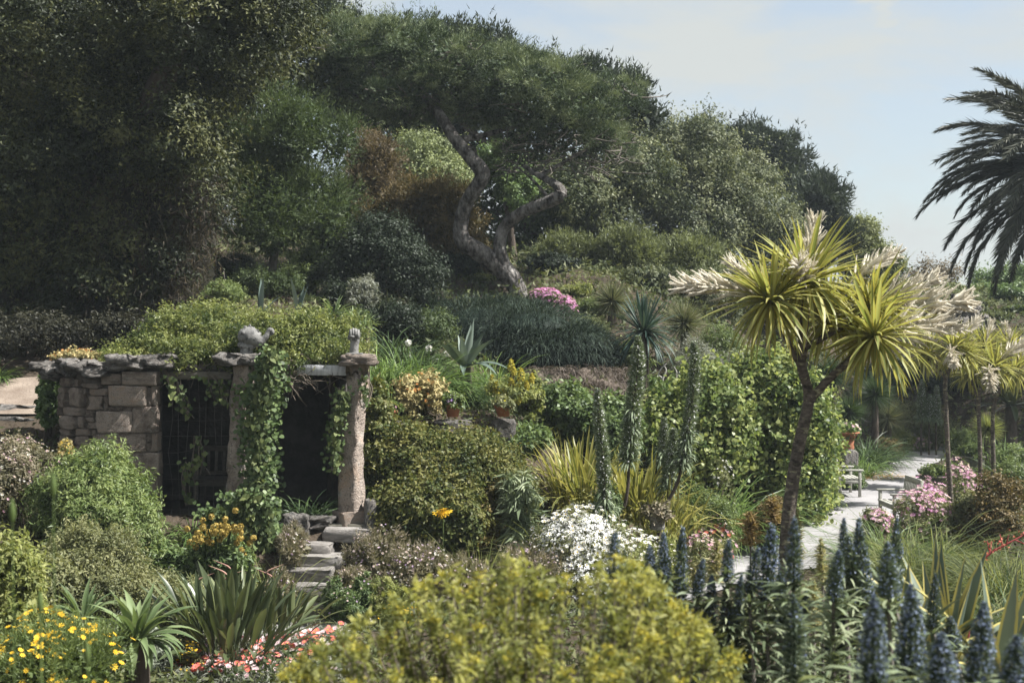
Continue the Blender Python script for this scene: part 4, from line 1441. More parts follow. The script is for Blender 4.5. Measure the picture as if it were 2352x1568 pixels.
tree('evergreen_oak', 'second dark evergreen tree standing behind the great oak', 350, 37,
     [(100, 200, 37, 330, 250, 2.5), (420, 250, 37, 240, 250, 2.5), (600, 130, 37, 160, 160, 2.2), (250, 520, 36.5, 330, 220, 2.2)], 'oak', 620, 80, 0.6, 0.19, 0.09, trunkr=0.5, fill=0.3)
tree('feathery_tree', 'tall feathery dark green tree between the oak and the pine', 620, 34,
     [(660, 330, 34, 110, 120, 1.6), (760, 320, 34, 65, 60, 1.0), (620, 500, 33.5, 130, 120, 1.5), (730, 470, 34, 80, 110, 1.2), (570, 400, 34, 70, 120, 1.2)], 'feather', 300, 110, 0.38, 0.12, 0.016, trunkr=0.12, needle=True, fill=0.25, bark='bark_grey')

# the twisted pine
pn = thing('twisted_pine', 'umbrella pine with sinuous forked trunk leaning over the dark mound', 'tree', (X(1195, 38), 38, 4.8))
D = 38.0
tk = MB()
rg = rng_of(9)


def limb(pts, w, n=26, sides=12, noise=0.022):
    q = smooth_line([P(u, v, D + dz) for u, v, dz in pts], n)
    ww = np.interp(np.linspace(0, 1, n), np.linspace(0, 1, len(w)), w)
    tube(tk, q, ww * 0.76 / 2 / F * D, sides, rg, noise)


limb([(1196, 704, 0), (1186, 660, 0), (1158, 622, 0), (1110, 585, -0.1), (1066, 556, -0.2), (1058, 520, -0.2), (1070, 468, -0.4), (1098, 425, -0.7), (1108, 396, -0.8), (1078, 360, -0.9), (1040, 312, -0.9), (1012, 268, -0.7), (975, 220, -0.1), (940, 170, 0.2)], [62, 56, 64, 60, 54, 46, 42, 44, 48, 40, 36, 32, 26, 16], 60)
limb([(1168, 640, 0), (1150, 590, -0.1), (1148, 556, -0.1), (1160, 520, -0.1), (1200, 488, -0.5), (1262, 462, -0.8), (1288, 446, -0.9), (1276, 424, -0.7), (1240, 404, -0.3), (1200, 380, 0.1)], [50, 44, 38, 36, 37, 38, 40, 26, 18, 12], 40)
limb([(1050, 320, 0), (1090, 316, 0.2), (1150, 300, 0.3), (1230, 280, 0.4)], [24, 20, 14, 8], 14, 8)
limb([(1000, 255, 0), (930, 250, -0.2), (850, 235, -0.3), (780, 200, -0.4)], [20, 18, 13, 7], 14, 8)
limb([(990, 240, 0), (1060, 200, 0.2), (1150, 190, 0.2), (1280, 230, 0.2)], [20, 16, 12, 7], 14, 8)
limb([(1240, 404, 0.1), (1300, 370, 0.0), (1370, 330, 0.2)], [14, 10, 6], 10, 7)
limb([(960, 200, 0), (900, 150, 0.5), (840, 110, 0.8)], [16, 12, 7], 10, 7)
limb([(1266, 462, -0.2), (1225, 415, -0.3), (1190, 385, -0.4)], [12, 8, 4], 10, 7)
ptk = tk.build('trunk', M['bark_pine'], pn, True)
PE = [(850, 110, 130, 85, 1.8), (980, 110, 130, 85, 2.0), (800, 190, 90, 55, 1.4), (1040, 190, 140, 75, 2.2), (1160, 170, 120, 75, 2.0), (1270, 210, 120, 75, 2.0), (1370, 250, 90, 75, 1.8), (1200, 260, 130, 65, 2.0), (1330, 320, 110, 60, 1.8),
      (1210, 340, 80, 45, 1.4), (900, 215, 90, 40, 1.5), (1410, 320, 55, 60, 1.2), (1120, 250, 110, 40, 1.6), (1420, 210, 60, 55, 1.2), (740, 150, 60, 70, 1.2), (830, 235, 100, 40, 1.4), (960, 245, 80, 35, 1.4), (900, 85, 100, 35, 1.6), (1060, 125, 100, 45, 1.8)]
rg = rng_of(10)
cb = MB()
EE = []
for (u, v, ru, rv, rm) in PE:
    p = P(u, v + 14, D + rg.normal(0, 0.4) + (0.9 if v > 230 else 0.2))
    EE += lobes(p, (PX(ru, D), rm, PX(rv, D)), 6, rg, up=0.6)
foliage(cb, EE, 640, 230, 0.30, 0.10, 0.015, rg, needle=True, fill=0.10, up=0.6, vary=1.1, flat=0.55, sprig=0.2, lo=0.85)
cb.build('crown', M['pine'], pn)
tb = MB()
for k in range(420):
    e = EE[int(rg.integers(len(EE)))]
    a = np.array(e[:3]) + rg.normal(0, 0.4, 3) * np.array(e[3:])
    b = a + np.array([rg.normal(0, 0.45), rg.normal(0, 0.35), rg.normal(-0.05, 0.18)])
    tube(tb, smooth_line([a, (a + b) / 2 + rg.normal(0, 0.05, 3), b], 4), np.array([0.022, 0.018, 0.013, 0.006]), 4, cap=False)
for k in range(170):
    a = P(rg.uniform(1150, 1430), rg.uniform(310, 400), D + rg.normal(0.2, 0.5))
    b = a + np.array([rg.normal(0, 0.4), rg.normal(-0.2, 0.3), rg.normal(-0.12, 0.16)])
    tube(tb, smooth_line([a, (a + b) / 2 + rg.normal(0, 0.08, 3), b], 5), np.array([0.02, 0.017, 0.014, 0.01, 0.005]), 4, cap=False)
tb.build('twigs', M['bark_grey'], ptk, True, kind='stuff')

tree('cypress', 'dark flat-topped cypress behind the twisted pine', 1250, 50,
     [(1000, 125, 50, 200, 50, 2.5), (830, 130, 50, 100, 80, 2.5), (1290, 190, 50, 150, 40, 2.5), (1440, 225, 50, 75, 32, 2.0), (1150, 160, 50, 160, 45, 2.5), (1430, 270, 50, 90, 25, 2), (830, 250, 50, 150, 60, 2), (980, 280, 50, 120, 40, 2), (745, 40, 48, 60, 60, 2)], 'pine_far', 560, 90, 0.42, 0.22, 0.05, trunkr=0.4, needle=True, fill=0.2, limbs=16)
tree('brown_heath', 'reddish brown flowering heath bush under the pine crown', 860, 42, [(855, 390, 42, 62, 95, 1.2), (815, 470, 42, 60, 80, 1.0)], 'brown', 120, 110, 0.3, 0.10, 0.022, trunkr=0.1, needle=True, fill=0.3, cat='bush')
tree('pale_tree', 'pale yellow green tree glimpsed beneath the left pine limb', 960, 46, [(960, 345, 46, 95, 42, 1.8), (1000, 400, 46, 90, 60, 1.8), (920, 420, 46, 60, 60, 1.5)], 'pale', 170, 85, 0.36, 0.11, 0.06, trunkr=0.14)
tree('rust_heath', 'orange brown heath bush behind the pine trunk', 960, 41, [(960, 470, 41, 95, 55, 1.2), (1040, 500, 41, 90, 80, 1.2), (900, 530, 41.5, 110, 80, 1.3), (1060, 580, 40.5, 90, 60, 1.0)], 'rust', 260, 105, 0.3, 0.10, 0.022, trunkr=0.1, needle=True, fill=0.3, cat='bush')
tree('background_tree', 'dark green tree filling the gap behind the pine trunk', 1060, 50, [(900, 480, 50, 170, 170, 2), (1080, 480, 50, 170, 180, 2), (1260, 500, 50, 140, 150, 2), (1060, 380, 51, 140, 80, 1.6)], 'feather', 260, 120, 0.6, 0.17, 0.08, trunkr=0.25, fill=0.3)
tree('ivy_clad_tree', 'bright green ivy clad tree framed by the fork of the pine', 1180, 43.5, [(1178, 430, 43.5, 55, 68, 0.9), (1150, 370, 43.5, 50, 40, 0.8)], 'ivy_green', 110, 110, 0.26, 0.10, 0.07, trunkr=0.15)
tree('bay_bush', 'low rounded very dark bush left of the pine trunk', 880, 36, [(870, 585, 34.5, 135, 80, 1.4), (780, 640, 34.5, 75, 70, 1.0), (950, 640, 34.5, 75, 60, 1.0)], 'darkgreen', 170, 110, 0.26, 0.08, 0.045, trunkr=0.09, cat='bush', limbs=14)
for k, (lab, u, d, el, mt, nc) in enumerate([
    ('large dull green holm oak directly right of the pine crown', 1370, 47, [(1360, 500, 47, 120, 110, 2.2), (1430, 400, 47.5, 110, 90, 2.2), (1330, 420, 47, 60, 60, 1.6)], 'olive', 300),
    ('broad silvery green holm oak forming the crest of the wood', 1560, 52, [(1540, 400, 52, 150, 120, 2.6), (1600, 520, 52, 160, 120, 2.6), (1490, 340, 52, 80, 60, 2)], 'olive', 420),
    ('rounded holm oak at the right end of the wood', 1720, 54, [(1700, 470, 54, 110, 120, 2.6), (1770, 560, 54, 80, 90, 2.2)], 'olive', 260)]):
    tree('holm_oak', lab, u, d, el, mt, int(nc * 0.5), 200, 0.62, 0.15, 0.065, trunkr=0.35, group='holm oaks of the wood', vary=0.6, flat=0.65)
for lab, u, d, el, mt in [('far dark umbrella pine rising behind the holm oaks', 1740, 66, [(1720, 350, 66, 110, 50, 3), (1780, 400, 66, 65, 70, 2.5), (1820, 370, 66, 35, 25, 1.5), (1600, 330, 66, 80, 40, 2)], 'pine_far'),
                          ('far dark rounded pine between the wood and poplar', 1880, 63, [(1870, 470, 63, 62, 65, 2.3), (1850, 560, 63, 70, 80, 2.3), (1920, 540, 63, 35, 50, 1.6)], 'pine_far')]:
    tree('far_pine', lab, u, d, el, mt, 190, 90, 0.5, 0.28, 0.06, trunkr=0.3, needle=True, fill=0.3, group='far pines')
tree('poplar', 'olive green columnar tree at the far end of the wood', 1990, 62, [(1985, 575, 62, 48, 62, 1.4), (2035, 610, 62, 34, 52, 1.2), (1960, 620, 62, 30, 60, 1.0)], 'poplar', 180, 100, 0.36, 0.14, 0.08, trunkr=0.2)
tree('bare_tree', 'thin brownish tree against the sky beyond the hedge', 2150, 76, [(2125, 625, 76, 32, 28, 1.2), (2175, 630, 76, 30, 24, 1.2), (2150, 650, 76, 50, 22, 1.2)], 'brown', 60, 40, 0.5, 0.17, 0.09, trunkr=0.1, bark='bark_grey', fill=0.05, limbs=30)
tree('far_tree', 'dark rounded tree on the far slope behind the palm', 2310, 66, [(2300, 660, 66, 60, 40, 1.8), (2360, 650, 66, 60, 45, 1.8)], 'ivy_green', 90, 90, 0.5, 0.18, 0.09, trunkr=0.15, fill=0.3, group='trees on the far slope')
tree('far_tree', 'low spreading tree left of the far boulder wall', 2215, 63, [(2205, 700, 63, 60, 32, 1.6)], 'olive_lit', 70, 80, 0.45, 0.17, 0.08, trunkr=0.12, fill=0.3, group='trees on the far slope')
t, E = shrub('hedge', 'clipped yellow green hedge beyond the far cordylines', 'hedge', 2175, 655, 62, 70, 'poplar', 120, 70, 0.14, 0.08, nl=4, rd=1.0)
# palm bank etc. on the far right
for lab, u, vt, hw, d, mt in [('dark leafy bush beneath the palm fronds on far slope', 2325, 655, 55, 60, 'ivy_green'), ('grey green bush spilling over the far boulder wall', 2290, 735, 55, 56, 'olive_lit'), ('dull green thicket on far bank behind cordylines', 2335, 790, 60, 52, 'darkgreen'),
                              ('brown dry bush beside the far boulder wall', 2160, 715, 50, 57, 'rust'), ('dark thicket behind the slender cordyline trunks', 2180, 860, 90, 50, 'darkgreen'), ('dark thicket at the foot of the far bank', 2060, 830, 90, 51, 'darkgreen'), ('leafy green bush crowning the far slope beside the palm', 2270, 655, 50, 64, 'ivy_green'), ('pale green bush on the far slope below the hedge', 2240, 690, 45, 59, 'olive_lit'), ('low yellowish bush along the far slope edge', 2350, 710, 50, 57, 'shrub')]:
    shrub('far_bush', lab, 'bush', u, vt, hw, d, mt, 90, 60, 0.13, 0.06, nl=6, group='bushes on the far slope', vary=0.5)

# understorey below the wood
for lab, u, vt, hw, d, mt, nd in [('olive heath bush below the holm oaks nearest the pine', 1310, 545, 75, 44, 'olive_lit', True), ('tall olive heath bush with bare lower stems', 1430, 530, 80, 43.5, 'olive_lit', True), ('wide olive heath bush under the silvery holm oak', 1570, 545, 95, 44, 'olive_lit', True),
                                  ('shadowy bush behind the blue yucca', 1500, 620, 90, 41, 'olive', False), ('shadowy bush left of the cordyline flower', 1640, 610, 70, 42, 'olive', False), ('dark bush low behind the pine trunk base', 1040, 590, 85, 40, 'darkgreen', False),
                                  ('dark bush between pine trunk and magenta flowers', 1260, 590, 60, 41, 'darkgreen', False), ('dull bush filling the slope behind the cordyline head', 1780, 600, 100, 48, 'olive', False), ('dark bush in the gap behind the feathery tree', 760, 560, 80, 37, 'feather', False)]:
    shrub('heath_bush', lab, 'bush', u, vt, hw, d, mt, 110, 80, 0.13 if nd else 0.11, 0.03 if nd else 0.05, nl=10, needle=nd, group='understorey bushes', stemmat='bark_grey', vary=0.5, fill=0.15)
for lab, u, vt, hw, d, mt in [('bright green low bush at the right foot of the great oak', 500, 648, 75, 31, 'shrub'), ('mid green rosemary-like bush behind the shelter roof', 600, 622, 90, 33, 'feather'), ('dim green bush right of the roof mound', 800, 650, 70, 32.5, 'darkgreen'),
                              ('dark spreading bush between roof mound and grass mound', 890, 690, 75, 30, 'darkgreen'), ('shadowy low bush above the strap leaf drift', 985, 715, 70, 30.5, 'feather'), ('dim bush just behind the fist statue', 800, 700, 45, 27, 'feather'), ('low green bush right of the euphorbia', 1360, 690, 55, 36.5, 'shrub'), ('small olive bush left of the ball headed plant', 1345, 735, 50, 34.6, 'olive_lit'), ('low leafy bush under the blue yucca', 1440, 790, 55, 32.8, 'shrub'), ('low green bush right of the larger ball head', 1640, 745, 60, 35, 'shrub'), ('grey green low bush above the rock plants', 1690, 790, 60, 34, 'greyshrub'), ('grey green upright bush near the bay bush', 830, 630, 38, 31.5, 'greyshrub'), ('small bright bush at the edge of wood shade', 690, 615, 55, 35, 'shrub'), ('dark green bush under the feathery tree', 540, 590, 60, 35, 'darkgreen')]:
    shrub('understorey_bush', lab, 'bush', u, vt, hw, d, mt, 80, 75, 0.09, 0.028, nl=7, group='bushes behind the shelter')
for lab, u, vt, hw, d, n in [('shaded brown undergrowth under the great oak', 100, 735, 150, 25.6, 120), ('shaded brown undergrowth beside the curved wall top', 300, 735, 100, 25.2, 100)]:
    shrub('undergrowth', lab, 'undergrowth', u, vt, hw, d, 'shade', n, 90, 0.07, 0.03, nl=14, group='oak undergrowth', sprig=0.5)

# the palm
pm = thing('date_palm', 'dark date palm with drooping feather fronds against the sky', 'palm', (X(2452, 46), 46, gz(X(2452, 46), 46)))
rg = rng_of(12)


def frond_mesh(el, droop, Ln=4.7):
    mb = MB()
    n = 26
    p = np.zeros(3)
    pts = [p]
    es = []
    for k in range(n):
        t = k / n
        e = el - droop * t ** 1.3
        es.append(e)
        p = p + np.array([math.cos(e), 0, math.sin(e)]) * Ln / n
        pts.append(p)
    pts = np.array(pts)
    tube(mb, pts[::3], np.linspace(0.045, 0.008, len(pts[::3])), 5, tint=0.9)
    t = np.repeat(np.linspace(0.08, 0.995, 116), 2)
    s = np.tile([-1, 1], 116)
    base = np.stack([np.interp(t, np.linspace(0, 1, n + 1), pts[:, q]) for q in range(3)], 1)
    e = np.interp(t, np.linspace(0, 1, n), es)
    fw = np.stack([np.cos(e), 0 * e, np.sin(e)], 1)
    upv = np.stack([-np.sin(e), 0 * e, np.cos(e)], 1)
    d = fw * 0.85 + np.stack([0 * s, s * 0.55, 0 * s], 1) + upv * rg.uniform(-0.1, 0.3, (len(t), 1)) + rg.normal(0, 0.10, (len(t), 3)) + np.array([0, 0, -0.22])
    ln = 0.70 * np.sin(np.clip(t, 0.05, 0.97) * math.pi) ** 0.5 + 0.06
    needles(mb, base, d, ln, 0.05, rg, rg.uniform(0.1, 0.8, len(t)))
    return mb.mesh('frond', M['palm'])


FR = [(e, frond_mesh(e, dr)) for e, dr in ((1.25, 1.1), (0.95, 1.3), (0.6, 1.35), (0.25, 1.3), (-0.15, 1.15), (-0.5, 0.85))]
pc = P(2462, 410, 46)
for k in range(150):
    e, me = FR[int(rg.choice(6, p=[0.12, 0.17, 0.2, 0.2, 0.18, 0.13]))]
    a = rg.uniform(0, 2 * math.pi)
    put('frond', me, pm, (pc[0] + 0.15 * math.cos(a), pc[1] + 0.15 * math.sin(a), pc[2] + rg.uniform(-0.25, 0.25)), (rg.normal(0, 0.12), rg.normal(0, 0.1), a), float(rg.uniform(0.85, 1.1)))
tb = MB()
tube(tb, smooth_line([np.array([pc[0], pc[1], pm.location.z - 0.2]), np.array([pc[0] + 0.1, pc[1], pc[2] - 2]), pc], 14), np.array([0.5] * 3 + [0.36] * 8 + [0.45, 0.5, 0.3]), 12, rg, 0.06)
tb.build('trunk', M['bark_dark'], pm, True)

# ------------------------------------------------------------------ hillside planting
mm = thing('grass_mound', 'dense dark blue green grassy mound below the twisted pine', 'mound plant', P(1180, 790, 33))
rg = rng_of(13)
mb = MB()
ME = [(P(1100, 770, 34), (PX(120, 34), 1.3, PX(85, 34))), (P(1230, 775, 33), (PX(130, 33), 1.3, PX(75, 33))), (P(1330, 810, 32.3), (PX(90, 32), 1.1, PX(60, 32))), (P(1000, 760, 34.5), (PX(75, 34), 1.0, PX(70, 34))), (P(1170, 745, 34.5), (PX(120, 34), 1.2, PX(60, 34))), (P(1270, 815, 32.0), (PX(110, 32), 0.8, PX(48, 32))), (P(1180, 815, 32.6), (PX(110, 32), 0.8, PX(50, 32)))]
for c, r in ME:
    n = 3300
    d_ = sphere_dirs(rg, n, 0.35)
    d_[:, 2] = np.abs(d_[:, 2]) * 1.2 - 0.25
    d_ = norm(d_)
    p = c + d_ * np.array(r) * rg.uniform(0.82, 1.0, (n, 1))
    az = np.arctan2(d_[:, 1], d_[:, 0]) * 0.7 + rg.normal(0, 0.5, n) - 0.2 + 0.5 * np.sin(p[:, 0] * 5) * np.sin(p[:, 1] * 4)
    blades(mb, p, az, np.arcsin(np.clip(d_[:, 2], -1, 1)) * 0.6 + 0.35 + rg.normal(0, 0.25, n), rg.uniform(0.22, 0.46, n), 0.02, rg.uniform(0.5, 1.6, n), 2, rg)
mb.build('foliage', M['mound'], mm)
cb = MB()
for c, r in ME:
    th = np.linspace(0, 2 * math.pi, 14, endpoint=False)
    V = [[c[0] + r[0] * 0.76 * math.cos(a) * math.cos(b), c[1] + r[1] * 0.76 * math.sin(a) * math.cos(b), c[2] + r[2] * 0.76 * math.sin(b)] for b in np.linspace(-1.2, 1.5, 8) for a in th]
    i = np.arange(7)[:, None] * 14
    j = np.arange(14)[None, :]
    cb.add(V, np.stack([i + j, i + (j + 1) % 14, i + 14 + (j + 1) % 14, i + 14 + j], -1).reshape(-1, 4), 0.2)
cb.build('matted_core', M['mound'], mm, True)

shrub('magenta_flowers', 'magenta flower mound spilling down right of the pine foot', 'flowers', 1258, 663, 34, 35.6, 'shrub', 40, 40, 0.06, 0.03, nl=4, rd=0.4, vb=705, flowers=[('magenta', 200, 0.045)])
shrub('magenta_flowers', 'lower tail of magenta flowers beside the grass mound', 'flowers', 1298, 682, 30, 35.0, 'shrub', 30, 40, 0.06, 0.03, nl=3, rd=0.4, vb=730, flowers=[('magenta', 150, 0.042)])
shrub('euphorbia', 'yellow green euphorbia bush right of the magenta flowers', 'bush', 1325, 655, 42, 38, 'yellowgreen', 60, 60, 0.09, 0.035, nl=7)
shrub('euphorbia', 'small yellowish bush left of the pine foot', 'bush', 1105, 640, 32, 39.5, 'yellowgreen', 50, 60, 0.09, 0.035, nl=5)


def puff(label, u, v, d, r, mat='grasstree', trunk=True):
    """spherical head of thin stiff leaves"""
    rg = rng_of(int(u * 3 + v))
    c = P(u, v, d)
    zg = gz(c[0], c[1])
    t = thing('grass_tree', label, 'yucca', (c[0], c[1], zg), 'spiky ball headed plants')
    mb = MB()
    n = 900
    dr = sphere_dirs(rg, n, 0.25)
    needles(mb, c + dr * 0.04, dr + rg.normal(0, 0.04, (n, 3)), PX(r, d) * 1.05, 0.016, rg, rg.uniform(0, 1, n))
    mb.build('leaf_head', M[mat], t)
    sb = MB()
    tube(sb, smooth_line([np.array([c[0], c[1], zg - 0.15]), c], 5), np.array([0.13, 0.12, 0.11, 0.10, 0.06]), 8, rg, 0.05)
    sb.build('trunk', M['bark_dark'], t, True)


puff('spiky ball headed plant between euphorbia and the blue yucca', 1405, 692, 35.5, 50)
puff('large spiky ball headed plant right of the blue yucca', 1572, 742, 33.5, 58)
puff('dark spiky ball under the cordyline branch beside the dark strap clump', 1912, 862, 41, 58, 'strapdark')
puff('spiky rosette by the terracotta urn', 1950, 945, 40, 42, 'strapdark')
puff('dark green spiky ball beyond the terracotta urn', 2010, 905, 42, 55, 'strapdark')
puff('green spiky ball in front of the dark far thicket', 2040, 960, 43, 48, 'grasstree')
puff('golden spiky rosette between slender cordyline trunks', 2268, 985, 40, 40, 'grass')

yuc = leaf_set('leaf', M['yucca_leaf'], 0.95, 0.06, 6, (1.45, -0.5), (0.05, 0.7), 3, segs=4, fold=0.5)


def yucca(label, u, v, d, n, sc, lset=yuc, name='yucca', cat='yucca', elw=None, rad=0.04, lf=None, group=None, tilt=0.12):
    rg = rng_of(int(u * 7 + v))
    c = P(u, v, d)
    zg = gz(c[0], c[1])
    t = thing(name, label, cat, (c[0], c[1], zg), group)
    rosette(t, c, n, lset, rg, 'leaf', (0.8 * sc, 1.12 * sc), rad, elw, tilt)
    if c[2] - zg > 0.08:
        sb = MB()
        tube(sb, [np.array([c[0], c[1], zg - 0.1]), np.array([c[0], c[1], (zg + c[2]) / 2]), c], np.array([0.14, 0.12, 0.10]) * sc, 8, rg, 0.06)
        sb.build('trunk', M['bark_dark'], t, True)
    return t


yucca('large blue green yucca with stiff dagger leaves above the dry bank', 1478, 762, 32.0, 190, 1.0)
agp = leaf_set('leaf', M['agave_plain'], 0.8, 0.16, 5, (1.4, 0.1), (0.0, 0.9), 5, segs=6, fold=0.45, prof=lambda t: (0.65 + 1.1 * t * (1 - t) * 2) * (1 - t ** 3))
yucca('blue grey agave with broad leaves among the green strap leaves', 1070, 842, 26.6, 18, 1.0, agp, 'agave', 'agave', rad=0.06)
yucca('single agave with tall curved leaves rising behind roof mound', 598, 720, 25.6, 3, 0.75, agp, 'agave', 'agave', [0.6, 0.4, 0, 0, 0])
yucca('pointed blue agave leaf cluster behind the roof mound centre', 684, 718, 25.8, 3, 0.75, agp, 'agave', 'agave', [0.8, 0.2, 0, 0, 0])
yucca('big dark green agave on the far right bank', 2322, 930, 44, 26, 1.5, leaf_set('leaf', M['strelitzia_leaf'], 0.8, 0.20, 5, (1.4, -0.2), (0.0, 0.6), 6, segs=5, fold=0.3), 'agave', 'agave', rad=0.08)
sil = leaf_set('leaf', M['rosette_leaf'], 0.42, 0.055, 5, (1.2, -0.3), (0.3, 1.0), 8, segs=4, fold=0.3)
yucca('pale green leaf rosette behind the fist statue', 768, 722, 23.8, 34, 0.85, sil, 'echium_rosette', 'plant', group='pale rosettes')
yucca('silvery leaf rosette with a young bud beside the fist statue', 815, 742, 23.6, 34, 0.8, sil, 'echium_rosette', 'plant', group='pale rosettes')
yucca('drooping silver green leaf rosette above the fist', 838, 750, 23.9, 30, 0.8, sil, 'echium_rosette', 'plant', group='pale rosettes')

for lab, u, vt, hw, d, mt, n, Lf, Wf in [
    ('lush green strap leaves beside the right pillar cap', 885, 775, 50, 25.2, 'strap', 380, 0.7, 0.028), ('tall green strap leaf drift behind the shelter pillar', 960, 770, 75, 26.2, 'strap', 620, 0.8, 0.03), ('dark arching strap leaf clump by the purple pansies', 1060, 855, 50, 26.2, 'strapdark', 420, 0.75, 0.03),
    ('green strap leaves between agave and yellow cones', 1100, 850, 45, 27.2, 'strap', 260, 0.7, 0.028), ('upright fan of narrow leaves behind the blue agave', 1130, 785, 55, 28.6, 'strap', 300, 0.95, 0.03), ('shaded strap leaves above the green drift', 930, 745, 80, 28.5, 'strapdark', 500, 0.7, 0.03),
    ('bright green agapanthus leaves right of the variegated flax', 1650, 1055, 75, 25.6, 'strap', 700, 0.75, 0.026), ('lush strap leaves spilling round the left bench', 1850, 1080, 44, 31.8, 'strap', 480, 0.7, 0.034), ('dark dense strap clump behind the orange grass', 1990, 975, 48, 40.0, 'strapdark', 700, 1.0, 0.03),
    ('green strap leaves around the terracotta urn plinth', 1975, 1005, 30, 37.4, 'strap', 240, 0.7, 0.03), ('small dark spiky clump at the path bend', 2150, 1062, 25, 40.5, 'strapdark', 160, 0.5, 0.025), ('shaded strap leaves inside the right shelter opening', 700, 1120, 60, 21.55, 'strapdark', 300, 0.6, 0.028),
    ('green strap foliage on the right bank below the big agave', 2310, 985, 70, 40, 'strap', 600, 0.7, 0.035), ('arching leafy drift behind the right trunks', 2330, 1045, 60, 36, 'strap', 500, 0.7, 0.035)]:
    clump_blades('strap_leaf_clump', lab, 'plant', u, vt, hw, d, mt, n, Lf, Wf, 0.8, (0.8, 1.5), (0.9, 2.2), group='strap leaved clumps')
clump_blades('grass_clump', 'orange tinged low grass spilling onto the far path', 'grass', 2008, 1060, 58, 37.4, 'orangegrass', 900, 0.5, 0.014, 0.95, (0.1, 0.9), (0.6, 1.5), group='ornamental grasses', rdm=0.45)
clump_blades('grass_clump', 'pale yellow grass tuft in front of the silver echium leaves', 'grass', 1275, 1120, 75, 21.8, 'grass', 1100, 0.6, 0.011, 0.7, (0.6, 1.45), (0.9, 2.2), group='ornamental grasses')
clump_blades('grass_clump', 'yellow green grass tuft at the edge of the daisy bed', 'grass', 1095, 1235, 45, 20.0, 'grass', 380, 0.45, 0.011, 0.5, (0.7, 1.5), (0.5, 1.6), group='ornamental grasses')
clump_blades('grass_clump', 'fine green grass behind the acid yellow bush', 'grass', 960, 1370, 70, 18.6, 'grass', 600, 0.5, 0.010, 0.8, (0.6, 1.5), (0.5, 1.6), group='ornamental grasses')
for lab, u, vt, hw, d, mt, n in [('large arching grass clump below the pink flowers', 2110, 1140, 110, 22.5, 'tussock', 1800), ('dark tussock grass at the right edge above the agave', 2300, 1195, 90, 20.5, 'tussock', 1700), ('green arching grass beside the path edge', 2040, 1150, 50, 24, 'strap', 700), ('dry grass patch behind the variegated agave', 2210, 1300, 90, 17, 'tussock', 1100), ('deep shaded reeds at the right edge', 2330, 1290, 60, 17.5, 'strapdark', 700)]:
    clump_blades('tussock_grass', lab, 'grass', u, vt, hw, d, mt, n, 0.85, 0.017, 0.75, (0.7, 1.45), (1.0, 2.4), group='arching tussock grasses')
clump_blades('tussock_grass', 'pale arching leaves drooping left below the shelter opening', 'grass', 445, 1165, 58, 20.35, 'strap', 260, 0.85, 0.022, 0.5, (0.5, 1.2), (1.2, 2.4), group='arching tussock grasses')

# aeonium with yellow cones
ae = thing('aeonium', 'aeonium with bright yellow flower cones above the terracotta pot', 'plant', P(1170, 940, 25.2))
rg = rng_of(15)
mb = MB()
foliage(mb, lobes(P(1175, 905, 25.2), (PX(60, 25.2), 0.4, PX(45, 25.2)), 6, rg), 40, 40, 0.1, 0.07, 0.03, rg)
mb.build('foliage', M['yellowgreen'], ae)
for (u, v, s) in ((1174, 838, 1), (1197, 860, 1.1), (1140, 891, 1.15), (1174, 883, 1.1), (1190, 897, 1.1), (1158, 908, 1.15), (1190, 915, 0.9), (1222, 868, 0.8), (1130, 870, 0.6), (1210, 885, 0.7), (1180, 852, 0.7)):
    c = P(u, v, 25.05 + rg.normal(0, 0.08))
    mb = MB()
    n = 150
    tt = rg.uniform(0, 1, n)
    a = rg.uniform(0, 6.28, n)
    dr = np.stack([np.cos(a), np.sin(a), np.full(n, 0.35)], 1)
    pr = 0.075 * s * np.sin((tt * 0.8 + 0.2) * math.pi) ** 0.7
    p = c + np.stack([np.cos(a) * pr * 0.7, np.sin(a) * pr * 0.7, (tt - 0.5) * 0.2 * s], 1)
    leaves(mb, p, norm(dr + rg.normal(0, 0.4, (n, 3))), 0.035, 0.03, rg, rg.uniform(0, 1, n))
    tube(mb, smooth_line([P(1170, 945, 25.2), (c + P(1170, 930, 25.2)) / 2 + rg.normal(0, 0.04, 3), c], 6), 0.012, 5, mat=1)
    mb.build('flower_cone', [M['acidflower'], M['bark_dark']], ae)
shrub('sedum_bush', 'cream and coral sedum bush left of the pansy pot', 'bush', 965, 868, 60, 24.5, 'sedum', 80, 70, 0.06, 0.045, nl=9, flowers=[('orange', 26, 0.035)])
shrub('lime_bush', 'lime yellow bush right of the flower cones', 'bush', 1218, 862, 34, 26.2, 'yellowgreen', 45, 60, 0.07, 0.045, nl=6)
shrub('plum_bush', 'dark plum leaved bush beside the sedum', 'bush', 912, 880, 26, 24.8, 'brown', 30, 50, 0.08, 0.04, nl=4)

# bank right of the shelter
t, E = shrub('vine_bank', 'glossy dark vine thicket clothing the bank right of pillar', 'vine', 960, 1015, 120, 22.4, 'bankvine', 300, 135, 0.066, 0.038, rc=0.22, sprig=0.4, rd=0.75, nl=14, vary=0.6)
shrub('vine_bank', 'brownish vine thicket billowing over the lower bank', 'vine', 1080, 1020, 120, 22.4, 'bankvine', 280, 135, 0.062, 0.035, rc=0.22, sprig=0.4, rd=0.8, nl=14, vary=0.6)
shrub('vine_bank', 'low glossy vine spilling toward the yellow lily', 'vine', 985, 1105, 130, 21.4, 'bankvine', 260, 130, 0.068, 0.04, rc=0.2, sprig=0.4, rd=0.6, nl=12, vary=0.6)
shrub('bronze_vine', 'bronze tipped vine shoots on top of the bank', 'vine', 1040, 1008, 105, 22.9, 'bankbrown', 110, 80, 0.06, 0.028, rc=0.16, rd=0.5, nl=10)
